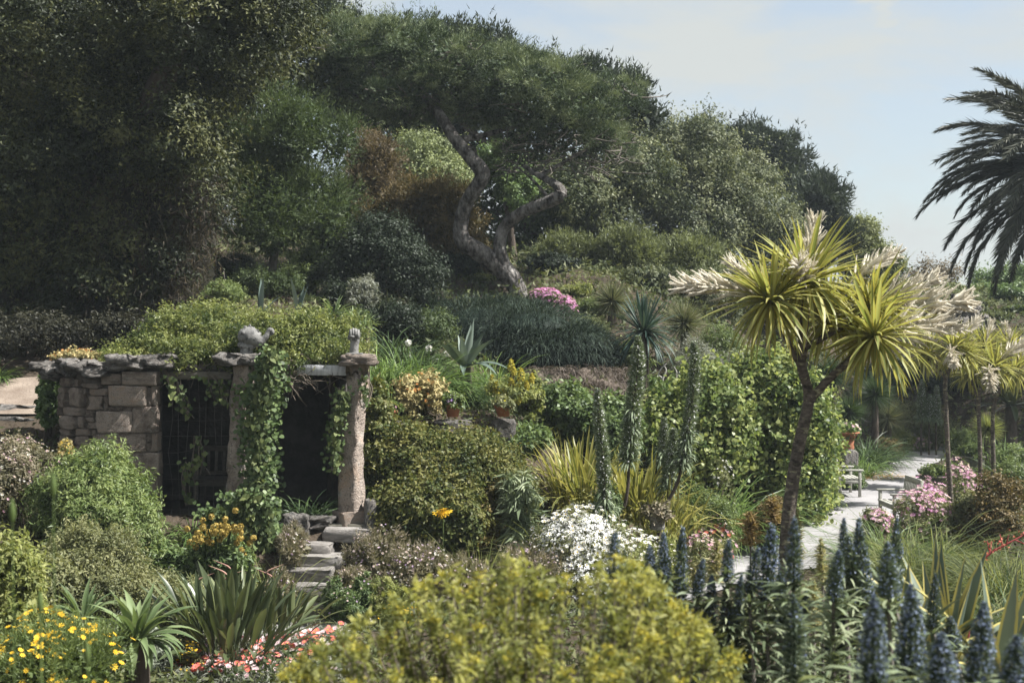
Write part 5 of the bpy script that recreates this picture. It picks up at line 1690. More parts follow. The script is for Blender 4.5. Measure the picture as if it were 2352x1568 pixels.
shrub('bronze_vine', 'bronze tipped vine shoots on the lower bank', 'vine', 1080, 1090, 85, 21.7, 'bankbrown', 90, 80, 0.06, 0.028, rc=0.16, rd=0.4, nl=8)
shrub('vine_bank', 'dark vine tangle pressed against the right pillar', 'vine', 862, 880, 26, 22.4, 'bankvine', 130, 100, 0.08, 0.045, rc=0.16, rd=0.5, nl=8)
shrub('leafy_bush', 'deep green leafy bush below the dry bank', 'bush', 1310, 890, 75, 27, 'ivy', 150, 100, 0.10, 0.055, rd=0.8, nl=10, vary=0.6)
shrub('leafy_bush', 'leafy bush behind the nearest tall echium spire', 'bush', 1400, 930, 70, 26.5, 'ivy', 130, 90, 0.10, 0.055, rd=0.8, nl=8, vary=0.6)
shrub('leafy_bush', 'low dark bush left of the variegated flax', 'bush', 1215, 985, 50, 25, 'ivy', 90, 90, 0.09, 0.05, rd=0.6, nl=6)
ly = thing('yellow_lily', 'cluster of bright yellow lilies in front of vine bank', 'flower', P(1018, 1195, 20.6))
rg = rng_of(16)
sb = MB()
x0 = P(1018, 1190, 20.6)
tube(sb, [np.array([x0[0], x0[1], gz(x0[0], x0[1]) - 0.05]), P(1018, 1178, 20.6)], 0.01, 5)
sb.build('stem', M['shrub'], ly)
for k in range(7):
    p = P(1018 + rg.normal(0, 10), 1176 + rg.normal(0, 7), 20.55)
    v = Vector(norm(rg.normal(0, 0.6, 3) + np.array([0, -0.6, 0.5])))
    put('flower', FL['yellow'], ly, p, v.to_track_quat('Z', 'Y').to_euler(), 0.075)

# big leaved shrub
for k, (lab, u, vt, hw, d, nc) in enumerate([('large round leaved lime green shrub behind the cordyline trunk', 1760, 815, 120, 29.5, 330), ('round leaved shrub left of the tall echium spires gap', 1620, 880, 95, 28.5, 230), ('round leaved shrub right of the cordyline trunk', 1858, 900, 60, 30.5, 170), ('lower skirt of the round leaved shrub beside the path', 1810, 1010, 80, 29.6, 190), ('round leaved shrub behind the crooked echium spire', 1540, 930, 60, 28.2, 110)]):
    shrub('round_leaf_shrub', lab, 'shrub', u, vt, hw, d, 'bigleaf', nc, 66, 0.10, 0.085, rc=0.34, rd=1.1, nl=14, shape='oval', group='round leaved shrubs', vary=0.7, jit=0.9, fill=0.1, sprig=0.4)
shrub('grey_shrub', 'wiry grey shrub beneath the ball headed plant', 'shrub', 1600, 782, 75, 32.5, 'greyshrub', 130, 80, 0.07, 0.018, nl=9, rd=0.8)
sg = MB()
rg = rng_of(17)
tg = thing('dead_branch', 'bleached bare branch poking out of the grey shrub', 'branch', P(1520, 890, 32))
for pts in ([(1520, 895), (1522, 870), (1512, 860), (1520, 845), (1532, 835)], [(1522, 870), (1530, 850), (1524, 838)], [(1552, 880), (1554, 855), (1548, 842)]):
    tube(sg, smooth_line([P(u, v, 31.6) for u, v in pts], 10), np.linspace(0.03, 0.008, 10), 5)
sg.build('bough', M['twig_pale'], tg, True)
shrub('rock_plant', 'pink tinged rock plants on the ledge behind echium spires', 'plant', 1600, 870, 70, 30.5, 'sedum', 60, 60, 0.06, 0.03, nl=8, rd=0.6, flowers=[('pink', 40, 0.03), ('yellow', 20, 0.035)])
shrub('fern', 'fresh fern tuft at the right end of the dry bank', 'fern', 1525, 860, 40, 31, 'strap', 45, 50, 0.10, 0.03, nl=5, rd=0.4)

# variegated flax
phl = leaf_set('leaf', M['phormium_leaf'], 1.0, 0.055, 6, (1.5, 0.75), (0.25, 1.7), 9, segs=6, fold=0.2)
for lab, u, v, d, n, sc in [('yellow edged flax clump left of the echium spires', 1335, 1120, 23.5, 190, 1.12), ('yellow edged flax clump behind the crooked black stem', 1465, 1150, 22.8, 200, 1.1), ('arching flax leaves below the tallest echium spire', 1535, 1180, 22.2, 110, 0.85)]:
    c = P(u, v, d)
    zg = gz(c[0], c[1])
    t = thing('variegated_flax', lab, 'flax', (c[0], c[1], zg), 'variegated flax clumps')
    rg = rng_of(int(u))
    for i in range(n):
        e, me = phl[int(rg.choice(6, p=[0.2, 0.22, 0.2, 0.16, 0.12, 0.10]))]
        a = rg.uniform(0, 6.28)
        r = rg.uniform(0, 0.42)
        put('leaf', me, t, (c[0] + r * math.cos(a) * 1.2, c[1] + r * math.sin(a), max(zg - 0.02, c[2] - 0.35)), (rg.normal(0, 0.1), rg.normal(0, 0.1), a + rg.normal(0, 0.5)), float(sc * rg.uniform(0.75, 1.2)))


# tall echium spires
def spire(label, pts, wid, d, leaf_from, seed, stem=None):
    rg = rng_of(seed)
    base = P(*stem[-1], d) if stem else P(*pts[-1], d)
    zg = gz(base[0], base[1])
    t = thing('echium_spire', label, 'flower spire', (base[0], base[1], min(zg, base[2])), 'tall echium spires')
    line = smooth_line([P(u, v, d) for u, v in pts], 40)
    n = 3600
    q = rg.uniform(0, 1, n)
    p = np.stack([np.interp(q, np.linspace(0, 1, 40), line[:, k]) for k in range(3)], 1)
    R_ = np.interp(q, np.linspace(0, 1, len(wid)), wid) * 0.86 / 2 / F * d
    a = rg.uniform(0, 2 * math.pi, n)
    out = np.stack([np.cos(a), np.sin(a), np.zeros(n)], 1)
    mb = MB()
    needles(mb, p + out * (R_ * rg.uniform(0.25, 0.75, n))[:, None], out + np.array([0, 0, 0.45]) + rg.normal(0, 0.25, (n, 3)), R_ * 0.75 + 0.015, 0.017, rg, rg.uniform(0, 1, n))
    br_ = mb.build('bracts', M['spirebract'], t)
    fb = MB()
    k = 380
    s = rg.permutation(n)[:k]
    leaves(fb, p[s] + out[s] * (R_[s] * 1.0)[:, None], norm(out[s] + rg.normal(0, 0.5, (k, 3))), 0.026, 0.024, rg, rg.uniform(0, 1, k))
    fb.build('florets', M['daisystuff'], br_, kind='stuff')
    lb = MB()
    m = 160
    q = rg.uniform(leaf_from, 1.08, m)
    b = np.stack([np.interp(q, np.linspace(0, 1, 40), line[:, k]) for k in range(3)], 1)
    blades(lb, b, rg.uniform(0, 6.28, m), rg.uniform(-0.2, 0.7, m), rg.uniform(0.18, 0.34, m), 0.035, rg.uniform(0.8, 1.7, m), 4, rg)
    lb.build('leaves', M['spirebract'], t)
    sb = MB()
    sl_ = [P(*pts[0], d)] + [P(u, v, d) for u, v in pts[1:]]
    if stem:
        sl_ += [P(u, v, d) for u, v in stem]
    e = sl_[-1]
    if e[2] > zg:
        sl_.append(np.array([e[0], e[1], zg - 0.1]))
    tube(sb, smooth_line(sl_, 30), np.linspace(0.012, 0.034, 30), 7)
    sb.build('stem', M['bark_dark'], t, True)


spire('short straight echium spire in front of the flax', [(1372, 892), (1376, 960), (1384, 1040), (1388, 1110), (1390, 1180)], [8, 30, 36, 36, 26], 20.6, 0.8, 1)
spire('tallest silver green echium spire rising above the flax', [(1465, 772), (1466, 830), (1458, 900), (1450, 980), (1444, 1060)], [8, 36, 42, 46, 50], 21.2, 0.62, 2, [(1443, 1110), (1435, 1160), (1420, 1190)])
spire('leaning echium spire with bent neck beside the round leaved shrub', [(1594, 785), (1596, 840), (1590, 920), (1578, 1000), (1566, 1070)], [8, 30, 32, 36, 40], 21.5, 0.7, 3, [(1555, 1110), (1535, 1150), (1515, 1185)])
spire('young echium spire half hidden left of the leaning spire', [(1548, 985), (1546, 1030), (1540, 1080), (1536, 1120)], [8, 34, 40, 30], 22.3, 0.7, 4)
spire('young echium spire behind the leaning spire', [(1525, 960), (1526, 1010), (1522, 1060)], [8, 26, 30], 23.5, 0.7, 5)
for k, (lab, u0, v0, u1, v1) in enumerate([('dry brown aloe spire before the dark far thicket', 2118, 872, 2116, 960), ('second dry aloe spire beside the slender trunk', 2152, 885, 2150, 965), ('thin greenish aloe spire between the dry ones', 2136, 905, 2134, 960)]):
    spire(lab, [(u0, v0), ((u0 + u1) / 2, (v0 + v1) / 2), (u1, v1)], [6, 20, 22], 43.5, 0.9, 30 + k)
shrub('silver_echium', 'drooping silver green leafed echium in front of vine bank', 'plant', 1192, 1078, 40, 21.6, 'echium', 40, 45, 0.22, 0.03, nl=5, rd=0.35, bias=(0, 0, -1.6))
shrub('grey_bush', 'low grey green cushion bush near the pink flower bed', 'bush', 1620, 1125, 75, 23.6, 'shrub', 110, 80, 0.045, 0.022, nl=9, rd=0.6)
shrub('leafy_bush', 'small green bush at the foot of the short spire', 'bush', 1400, 1095, 45, 21.4, 'ivy', 60, 70, 0.06, 0.03, nl=6, rd=0.4)
shrub('white_tuft', 'small tuft of white flowers above the silver echium', 'flowers', 1208, 1078, 32, 22.6, 'greyolive', 20, 40, 0.05, 0.02, nl=4, rd=0.3, flowers=[('white', 60, 0.025)])
shrub('white_tuft', 'few white flowers below the young spires', 'flowers', 1660, 1030, 30, 26.4, 'greyolive', 20, 40, 0.05, 0.02, nl=4, rd=0.3, flowers=[('white', 30, 0.03)])

# white daisy mound
t, E = shrub('white_daisies', 'broad mound of white daisies beside the gravel path', 'flowers', 1335, 1188, 122, 20.4, 'greyolive', 120, 60, 0.05, 0.02, nl=18, rd=0.8, flowers=[('white', 295, 0.042)])
rg = rng_of(18)
fb = MB()
p, q = surf_pts(E, 2200, rg, 0.7, 0.5, 1.06)
for k in range(5):
    leaves(fb, p, norm(q + np.array([0, -0.2, 0.8]) + rg.normal(0, 0.4, p.shape)), 0.034, 0.02, rg, rg.uniform(0.4, 1, len(p)))
fb.build('distant_petals', M['daisystuff'], t, kind='stuff')
shrub('white_daisies', 'smaller drift of white daisies near the stone urn', 'flowers', 1445, 1205, 85, 20.5, 'grass', 60, 60, 0.05, 0.02, nl=12, rd=0.5, flowers=[('white', 250, 0.038)])
shrub('yellow_cushion', 'yellow green cushion plant right of the white daisies', 'plant', 1540, 1240, 55, 20.3, 'yellowgreen', 45, 50, 0.05, 0.02, nl=5, rd=0.5, flowers=[('white', 24, 0.03)])
shrub('pink_bed', 'bed of pink pelargonium flowers across the path bend', 'flowers', 1635, 1192, 60, 23.4, 'greyolive', 60, 50, 0.05, 0.02, nl=6, rd=0.5, flowers=[(['pink', 'palepink', 'red'], 150, 0.042)])
shrub('pink_bed', 'nearer drift of pink flowers by the gravel edge', 'flowers', 1610, 1225, 50, 21.8, 'greyolive', 40, 50, 0.05, 0.02, nl=5, rd=0.4, flowers=[(['pink', 'palepink'], 80, 0.036)])

# erigeron by the steps and shelter
ER = [('haze of tiny pink daisies over the stones right of steps', 870, 1228, 70, 20.2, 110), ('tiny pink and white daisies running along the low edging', 950, 1262, 80, 19.9, 110), ('tiny daisies tumbling over the middle steps', 812, 1300, 40, 19.4, 70), ('tiny daisies and seed heads beside the upper steps', 672, 1215, 30, 20.2, 60),
      ('dry wispy stems left of the lower steps', 650, 1300, 34, 19.3, 50), ('brown seed heads under the white daisies', 1230, 1255, 80, 19.9, 90), ('tiny daisies at the edge of the gravel', 1080, 1290, 70, 19.6, 60)]
for k, (lab, u, vt, hw, d, nf) in enumerate(ER):
    t, E = shrub('fleabane', lab, 'flowers', u, vt, hw, d, 'erigeron', 80, 60, 0.07, 0.010, nl=14, rd=0.45, needle=True, sprig=0.6, group='drifts of tiny daisies', fill=0.25, flowers=[(['palepink', 'white', 'palepink', 'mauve'], int(nf * 1.8), 0.019)], stems=False)
for k, (lab, u, vt, d, h) in enumerate([('upright dark leafed stem with mauve flowers beside steps', 772, 1330, 18.9, 1), ('upright leafy stem right of the lower steps', 805, 1345, 18.6, 1), ('dark leafy spurge stem near the foot of steps', 835, 1320, 18.8, 1), ('yellow green spurge right of the daisy drift', 885, 1325, 18.9, 0)]):
    shrub('spurge_plant', lab, 'plant', u, vt, 26 if h else 42, d, 'ivy' if h else 'yellowgreen', 40, 60, 0.06, 0.014, nl=6, rd=0.2, group='upright leafy stems', flowers=[(['mauve', 'palepink'], 10, 0.018)] if h else None)
shrub('yellow_daisies', 'small yellow flowers under the spurge by the path', 'flowers', 915, 1390, 50, 18.4, 'grass', 40, 50, 0.05, 0.015, nl=5, rd=0.3, flowers=[('yellow', 50, 0.02)])

# roof vine
rv = thing('roof_vine', 'yellow green vine mound smothering the shelter roof', 'vine', (-4.4, 22.2, 3.45))
rg = rng_of(19)
RE = [(*P(470, 750, 22.8), PX(130, 22.8), 1.0, PX(55, 22.8)), (*P(620, 770, 22.3), PX(150, 22.3), 1.0, PX(55, 22.3)), (*P(740, 770, 22.3), PX(105, 22.3), 0.9, PX(58, 22.3)), (*P(400, 790, 22.0), PX(110, 22), 0.8, PX(35, 22)), (*P(560, 800, 21.7), PX(140, 21.7), 0.6, PX(40, 21.7)), (*P(720, 815, 21.6), PX(110, 21.6), 0.45, PX(28, 21.6)), (*P(450, 815, 21.6), PX(70, 21.6), 0.5, PX(28, 21.6)), (*P(300, 812, 22.0), PX(80, 22.0), 0.6, PX(18, 22.0)), (*P(680, 840, 21.3), PX(45, 21.3), 0.25, PX(22, 21.3))]
mb = MB()
E2 = []
for e in RE:
    E2 += lobes((e[0], e[1], e[2] - 0.05), e[3:], 12, rg, (0.2, 0.5))
foliage(mb, E2, 700, 85, 0.16, 0.053, 0.024, rg, vary=0.7, bias=(0, 0, 0.1), sprig=0.45, jit=0.8)
mb.build('foliage', M['roofvine'], rv)
sb = MB()
for k in range(60):
    a = P(rg.uniform(300, 840), rg.uniform(815, 850), 21.3)
    b = a + np.array([rg.normal(0, 0.25), rg.normal(-0.1, 0.1), rg.normal(-0.15, 0.15)])
    tube(sb, smooth_line([a, (a + b) / 2 + rg.normal(0, 0.06, 3), b], 6), 0.005, 4, cap=False)
sb.build('stem', M['twig'], rv)
shrub('stonecrop', 'coral and yellow succulents on the left cap stones', 'plant', 175, 803, 60, 21.7, 'sedum', 50, 50, 0.04, 0.03, nl=6, rd=0.35, vb=832, stems=False, flowers=[('orange', 40, 0.022)])
shrub('stonecrop', 'yellowish stonecrop behind the long cap stone', 'plant', 300, 805, 60, 21.5, 'yellowgreen', 45, 50, 0.04, 0.03, nl=6, rd=0.3, vb=830, stems=False)
shrub('wall_fern', 'hanging leafy tuft at the shaded left end of the wall', 'plant', 108, 850, 24, 22.0, 'ivy_green', 50, 60, 0.07, 0.05, nl=6, rd=0.25, vb=1000)
dv = thing('dry_tendrils', 'tangle of dry grey tendrils hanging beside the white board', 'vine', P(680, 860, 21.1))
sb = MB()
for k in range(46):
    a = P(rg.normal(672, 14), rg.uniform(850, 870), 21.15 + rg.normal(0, 0.05))
    pts = [a]
    for q in range(4):
        pts.append(pts[-1] + np.array([rg.normal(0.02, 0.07), rg.normal(0, 0.04), rg.normal(-0.06, 0.05)]))
    tube(sb, smooth_line(pts, 10), 0.0045, 4, cap=False)
sb.build('tendril', M['twig'], dv)


# ivy: large leaves are single pieces
def ivy_leaf():
    o = np.array([(0, 0), (0.30, 0.22), (0.50, 0.05), (0.46, -0.30), (0.25, -0.62), (0, -1.0), (-0.25, -0.62), (-0.46, -0.30), (-0.50, 0.05), (-0.30, 0.22)]) * np.array([1, 1])
    V = np.array([[x, 0.10 * abs(x) * 2, y] for x, y in o] + [[0, 0.0, -0.4]])
    n = len(o)
    return MB().add(V, np.array([[i, (i + 1) % n, n] for i in range(n)])).mesh('leaf', M['ivy_leaf'], True)


IVY = ivy_leaf()


def ivy(label, regions, n, nstuff, dist, size, seed, name='ivy', cat='ivy', jit=0.06, base=None, mat='ivy'):
    """regions: (u0, v0, u1, v1, half width at start, at end) in picture units"""
    rg = rng_of(seed)
    t = thing(name, label, cat, base)
    mb = MB()
    sb = MB()
    W = np.array([math.hypot(r[2] - r[0], r[3] - r[1]) * (r[4] + r[5]) for r in regions])
    pts = []
    for k in rg.choice(len(regions), n + nstuff, p=W / W.sum()):
        u0, v0, u1, v1, w0, w1 = regions[k]
        q = rg.uniform()
        s = np.clip(rg.normal(0, 0.5), -1.15, 1.15) * (w0 + (w1 - w0) * q)
        pts.append(P(u0 + (u1 - u0) * q + s, v0 + (v1 - v0) * q + rg.normal(0, 6), dist - (1 - (s / max(w0, w1)) ** 2) * 0.22 + rg.normal(0, jit)))
    pts = np.array(pts)
    pp = pts[np.argsort(pts[:, 1])]
    for p in pp[:n]:
        s = size * rg.uniform(0.65, 1.2)
        put('leaf', IVY, t, p, (rg.normal(-0.35, 0.4), rg.normal(0, 0.45), rg.normal(0.15, 0.5)), float(s))
    ps = pp[n:]
    leaves(mb, ps, norm(np.array([0.2, -0.8, 0.5]) + rg.normal(0, 0.5, ps.shape)), size * 0.95, size * 0.85, rg, rg.uniform(0, 1, len(ps)), np.array([0, 0, -1.2]), 'oval')
    mb.build('inner_leaves', M[mat], t, kind='stuff')
    for r in regions:
        for k in range(5):
            q0, q1 = P(r[0] + rg.normal(0, r[4] * 0.4), r[1], dist + 0.02), P(r[2] + rg.normal(0, r[5] * 0.4), r[3], dist + 0.02)
            tube(sb, smooth_line([q0, (q0 + q1) / 2 + rg.normal(0, 0.06, 3), q1], 10), 0.008, 5, cap=False)
    sb.build('stem', M['twig'], t)


ivy('thick ivy curtain cloaking the middle shelter pillar', [(625, 800, 610, 900, 22, 45), (600, 880, 590, 990, 58, 40), (590, 980, 600, 1125, 42, 44)], 295, 2300, 20.95, 0.08, 51, base=P(590, 1190, 20.95))
ivy('ivy mound heaped at the foot of the middle pillar', [(560, 1130, 580, 1260, 50, 70), (500, 1165, 540, 1230, 50, 60), (610, 1140, 620, 1260, 30, 30)], 280, 2300, 20.5, 0.072, 52, base=P(570, 1250, 20.4))
ivy('sparse vine trails hanging on the wire trellis', [(400, 870, 430, 960, 35, 20), (480, 860, 520, 930, 40, 30), (455, 1000, 450, 1090, 18, 26), (425, 1060, 435, 1160, 14, 18), (375, 850, 400, 910, 10, 10)], 110, 40, 21.15, 0.08, 53, base=P(440, 1190, 21.15))
ivy('leafy creeper climbing the left side of the right pillar', [(795, 890, 780, 960, 30, 26), (775, 960, 765, 1080, 26, 24), (835, 860, 838, 930, 8, 12)], 130, 260, 21.1, 0.07, 54, base=P(775, 1180, 21.1))

for lab, u, v, d in [('white agapanthus head behind the right pillar', 938, 787, 26.8), ('white agapanthus head left of the blue agave', 985, 800, 27.0), ('white agapanthus head above the strap leaf drift', 1028, 812, 27.2)]:
    rg = rng_of(int(u))
    c = P(u, v, d)
    zg = gz(c[0], c[1])
    t = thing('agapanthus', lab, 'flower', (c[0], c[1], zg), 'white agapanthus heads')
    sb = MB()
    tube(sb, [np.array([c[0], c[1], zg - 0.05]), c], 0.009, 5)
    sb.build('stem', M['strap'], t)
    q = sphere_dirs(rg, 26, 0.5)
    scatter_flowers(t, 'white', c + q * 0.05, q, 0.028, rg, up=0.1)


# ------------------------------------------------------------------ cordylines
cordl = leaf_set('leaf', M['cordy_leaf'], 0.76, 0.056, 7, (1.45, -0.75), (0.12, 0.75), 20, segs=5, fold=0.35, prof=lambda t: (0.55 + 1.5 * t * (1 - t) * 1.3) * (1 - t ** 4))


def panicle_mesh(seed):
    """branched plume: many tapering, crowded flower fingers along a curved stalk"""
    rg = rng_of(seed)
    mb = MB()
    ax = smooth_line([(0, 0, 0), (0.35, 0, 0.03), (0.7, 0, 0.02), (1.0, 0, -0.05)], 10)
    tube(mb, ax, np.linspace(0.014, 0.004, 10), 5, tint=0.2)
    for k in range(78):
        t = rg.uniform(0.12, 1.0) ** 0.9
        b = np.array([np.interp(t, np.linspace(0, 1, 10), ax[:, q]) for q in range(3)])
        a = rg.uniform(0, 6.28)
        d = np.array([0.8 + 0.5 * t, math.cos(a) * 0.85, math.sin(a) * 0.85])
        d = d / np.linalg.norm(d)
        ln = 0.44 * (1.1 - 0.6 * t) * rg.uniform(0.65, 1.1)
        q = np.linspace(0, 1, 7)
        pts = b + d * (q * ln)[:, None] + np.array([0.3, 0, 0.12]) * ((q ** 2) * ln * 0.4)[:, None] + rg.normal(0, 0.006, (7, 3))
        tube(mb, pts, np.array([0.010, 0.017, 0.019, 0.017, 0.014, 0.009, 0.003]) * rg.uniform(0.75, 1.1), 5, rg, 0.18, tint=float(rg.uniform(0.2, 0.9)), cap=False)
        m = 16
        qq = rg.uniform(0.1, 1, m)
        pp = np.stack([np.interp(qq, q, pts[:, i]) for i in range(3)], 1)
        needles(mb, pp, rg.normal(0, 0.7, (m, 3)) + d, 0.042 * (1.15 - 0.6 * qq), 0.014, rg, rg.uniform(0.3, 1, m))
    return mb.mesh('flower_panicle', M['cream'])


PAN = [panicle_mesh(1), panicle_mesh(2), panicle_mesh(3)]


def cordyline(label, d, trunk, heads, pans, scale, perhead, stuff, seed, group=None):
    rg = rng_of(seed)
    b = P(trunk[0][0][0], trunk[0][0][1], d)
    zg = gz(b[0], b[1])
    t = thing('cordyline', label, 'cabbage palm', (b[0], b[1], zg), group)
    tb = MB()
    for k, (pts, w) in enumerate([(q[:-1], q[-1]) for q in trunk]):
        L_ = [P(u, v, d + (0.0 if len(r) == 0 else r[0])) for u, v, *r in pts]
        if k == 0 and L_[0][2] > zg:
            L_ = [np.array([L_[0][0] - 0.05, L_[0][1], zg - 0.15])] + L_
        n = 24
        q = smooth_line(L_, n)
        tube(tb, q, np.linspace(w[0], w[1], n) * 0.66 / 2 / F * d, 11, rg, 0.05)
    tb.build('trunk', M['bark_cordyline'], t, True)
    ib = MB()
    for (u, v, dz, s) in heads:
        c = P(u, v, d + dz)
        rosette(t, c, perhead, cordl, rg, 'leaf', (0.8 * s * scale, 1.08 * s * scale), 0.045, [0.05, 0.13, 0.19, 0.20, 0.18, 0.14, 0.11], 0.16)
        m = stuff
        blades(ib, np.tile(c, (m, 1)), rg.uniform(0, 6.28, m), rg.uniform(-0.9, 1.25, m), rg.uniform(0.45, 0.78, m) * s * scale, 0.045, rg.uniform(0.1, 0.7, m), 4, rg)
    ib.build('inner_leaves', M['cordy'], t, kind='stuff')
    for k, (u0, v0, dz0, u1, v1, dz1, s) in enumerate(pans):
        a, e = P(u0, v0, d + dz0), P(u1, v1, d + dz1)
        v = Vector(e - a)
        put('flower_panicle', PAN[k % 3], t, a, v.to_track_quat('X', 'Z').to_euler(), (v.length * 1.1, v.length * s * 1.12, v.length * s * 1.12))
    return t


DC = 14.6
cordyline('tall cordyline with golden green heads and cream plumes beside the path', DC,
          [[(1806, 1250), (1822, 1100), (1840, 1000), (1858, 915), (1842, 840), (1846, 760), (1852, 680), (50, 30)], [(1858, 922), (1895, 880), (1945, 832), (1985, 800), (2008, 778), (32, 22)], [(1843, 850), (1815, 790), (1785, 730), (1772, 700), (26, 20)], [(1846, 800), (1900, 770), (1960, 735), (1998, 715, 0.2), (24, 18)]],
          [(1770, 692, -0.25, 1.0), (1852, 648, -0.05, 1.08), (2000, 712, 0.25, 0.98), (2009, 772, -0.2, 1.0), (1900, 730, 0.3, 0.9)],
          [(1770, 688, -0.1, 1590, 655, 0.0, 1.0), (1855, 650, 0.2, 1868, 520, 0.3, 1.15), (1850, 660, 0.0, 1838, 610, -0.45, 1.35), (1940, 660, 0.3, 2040, 590, 0.5, 0.95), (2000, 720, 0.3, 2190, 690, 0.3, 1.05), (2010, 770, 0.1, 2170, 745, 0.25, 1.05), (1770, 690, 0.2, 1690, 610, 0.5, 0.9), (2000, 715, 0.5, 2130, 645, 0.6, 0.9)],
          1.0, 58, 120, 61)
cordyline('slender cordyline with single pale trunk beside the pink flowers', 31.5, [[(2186, 1180), (2178, 1050), (2173, 940), (2172, 870), (2190, 830), (19, 14)], [(2172, 870), (2150, 840), (2130, 825), (10, 8)]],
          [(2190, 800, 0, 1.0), (2130, 812, 0.2, 0.9), (2215, 815, 0.2, 0.9)], [(2190, 795, 0, 2240, 740, 0.2, 1.0), (2180, 800, -0.2, 2190, 830, -0.8, 1.3), (2140, 800, 0, 2120, 750, 0.4, 1.0)], 1.05, 60, 130, 62, 'slender cordylines')
cordyline('slender cordyline with forked trunk behind the mossy trough', 34.5, [[(2252, 1110), (2250, 1000), (2248, 910), (2262, 870), (2280, 850), (16, 12)], [(2249, 920), (2236, 890), (2230, 868), (9, 7)]],
          [(2285, 842, 0, 1.0), (2228, 860, 0.2, 0.85), (2262, 800, 0.6, 0.95)], [(2285, 840, 0, 2352, 790, 0.2, 1.1), (2265, 800, 0.4, 2275, 745, 0.6, 1.0), (2270, 840, -0.3, 2275, 880, -0.9, 1.3)], 1.05, 60, 130, 63, 'slender cordylines')
cordyline('slender cordyline with dark lichened trunk at the right bank', 36.0, [[(2282, 1080), (2280, 1000), (2283, 930), (2300, 890), (2330, 860), (16, 12)]],
          [(2332, 850, 0, 1.0), (2320, 800, 0.5, 0.95)], [(2330, 845, 0, 2380, 800, 0.2, 1.0), (2320, 800, 0.3, 2310, 750, 0.5, 1.0)], 1.05, 60, 130, 64, 'slender cordylines')

# ------------------------------------------------------------------ right side beds
for lab, u, vt, hw, d, nf in [('pink flowers crowding in front of the right bench', 2115, 1132, 66, 27.9, 230), ('tall bank of pink flowers behind the slender trunk', 2205, 1062, 48, 33.5, 230), ('pink flowers behind the bench arm beside trough', 2125, 1100, 42, 31.8, 160), ('low pink flowers trailing onto the gravel edge', 2015, 1176, 34, 27.0, 110), ('small pink flowers by the upright grey boulder', 2112, 1010, 24, 45, 60)]:
    shrub('pink_flowers', lab, 'flowers', u, vt, hw, d, 'greyolive', 60, 50, 0.07, 0.025, nl=8, rd=0.6, group='pink flower banks', flowers=[(['magenta', 'pink', 'palepink', 'pink'], min(300, int(nf * 1.2)), 0.045)])
for lab, u, vt, hw, d, mt, rc in [('olive twiggy bush at the right edge behind the grasses', 2290, 1095, 75, 27, 'rust', None), ('green bush at the right edge under the cordylines', 2330, 1060, 50, 32, 'shrub', None), ('grey wispy bush below the slender trunk', 2220, 1130, 55, 27.5, 'greyolive', None), ('yellow green low bush at far path bend', 2060, 985, 45, 44, 'yellowgreen', None),
                                  ('pale spiky shrub behind the path bend', 2085, 930, 60, 46, 'greyolive', None), ('sandy green shrub under the dry aloe spires', 2150, 945, 60, 45.5, 'greyolive', None), ('mixed green bush beside the slender trunks', 2215, 985, 50, 43, 'shrub', None), ('bright green bush above the far trough', 2230, 1020, 40, 42, 'freshgreen', None),
                                  ('dark bush between round leaved shrub and the urn', 1905, 960, 40, 37, 'ivy', None), ('bronze shrub above the urn', 1900, 900, 45, 43, 'brown', None), ('yellow tinged shrub beyond the dark strap clump', 2040, 1010, 32, 42, 'rust', None), ('small leafed bush in front of the plinth', 1955, 1070, 32, 34.8, 'ivy', None), ('brown leafed low bush at the foot of the cordyline', 1770, 1150, 40, 25, 'rust', None)]:
    shrub('border_bush', lab, 'bush', u, vt, hw, d, mt, 80, 65, 0.075, 0.032, nl=8, rd=None, group='bushes beside the path', vary=0.5)
shrub('strap_mass', 'green thicket right of the slender trunks', 'bush', 2320, 1000, 60, 38, 'freshgreen', 80, 60, 0.14, 0.03, nl=8)

# red aloe stalk
ra = thing('red_flower_stalk', 'leaning branched red flower stalk above the right grasses', 'flower stalk', P(2235, 1330, 14))
sb = MB()
rg = rng_of(71)
dA = 14.0
main = smooth_line([P(2232, 1345, dA), P(2248, 1298, dA), P(2275, 1270, dA), P(2310, 1250, dA), P(2352, 1228, dA), P(2380, 1215, dA)], 24)
tube(sb, main, np.linspace(0.013, 0.006, 24), 7)
e = main[0]
tube(sb, [np.array([e[0] - 0.1, e[1], gz(e[0], e[1]) - 0.1]), e], 0.013, 7)
for k in range(16):
    i = int(rg.integers(6, 23))
    a = main[i]
    b = a + np.array([rg.normal(0.05, 0.06), rg.normal(0, 0.06), rg.uniform(-0.05, 0.13)])
    tube(sb, [a, (a + b) / 2, b], np.array([0.007, 0.006, 0.004]), 5)
sb.build('stalk', M['f_redstalk'], ra, True)
for k in range(40):
    a = main[int(rg.integers(6, 23))] + rg.normal(0, 0.04, 3) + np.array([0, 0, 0.03])
    put('flower', FL['red'], ra, a, (rg.normal(0, 1), rg.normal(0, 1), 0), 0.013)

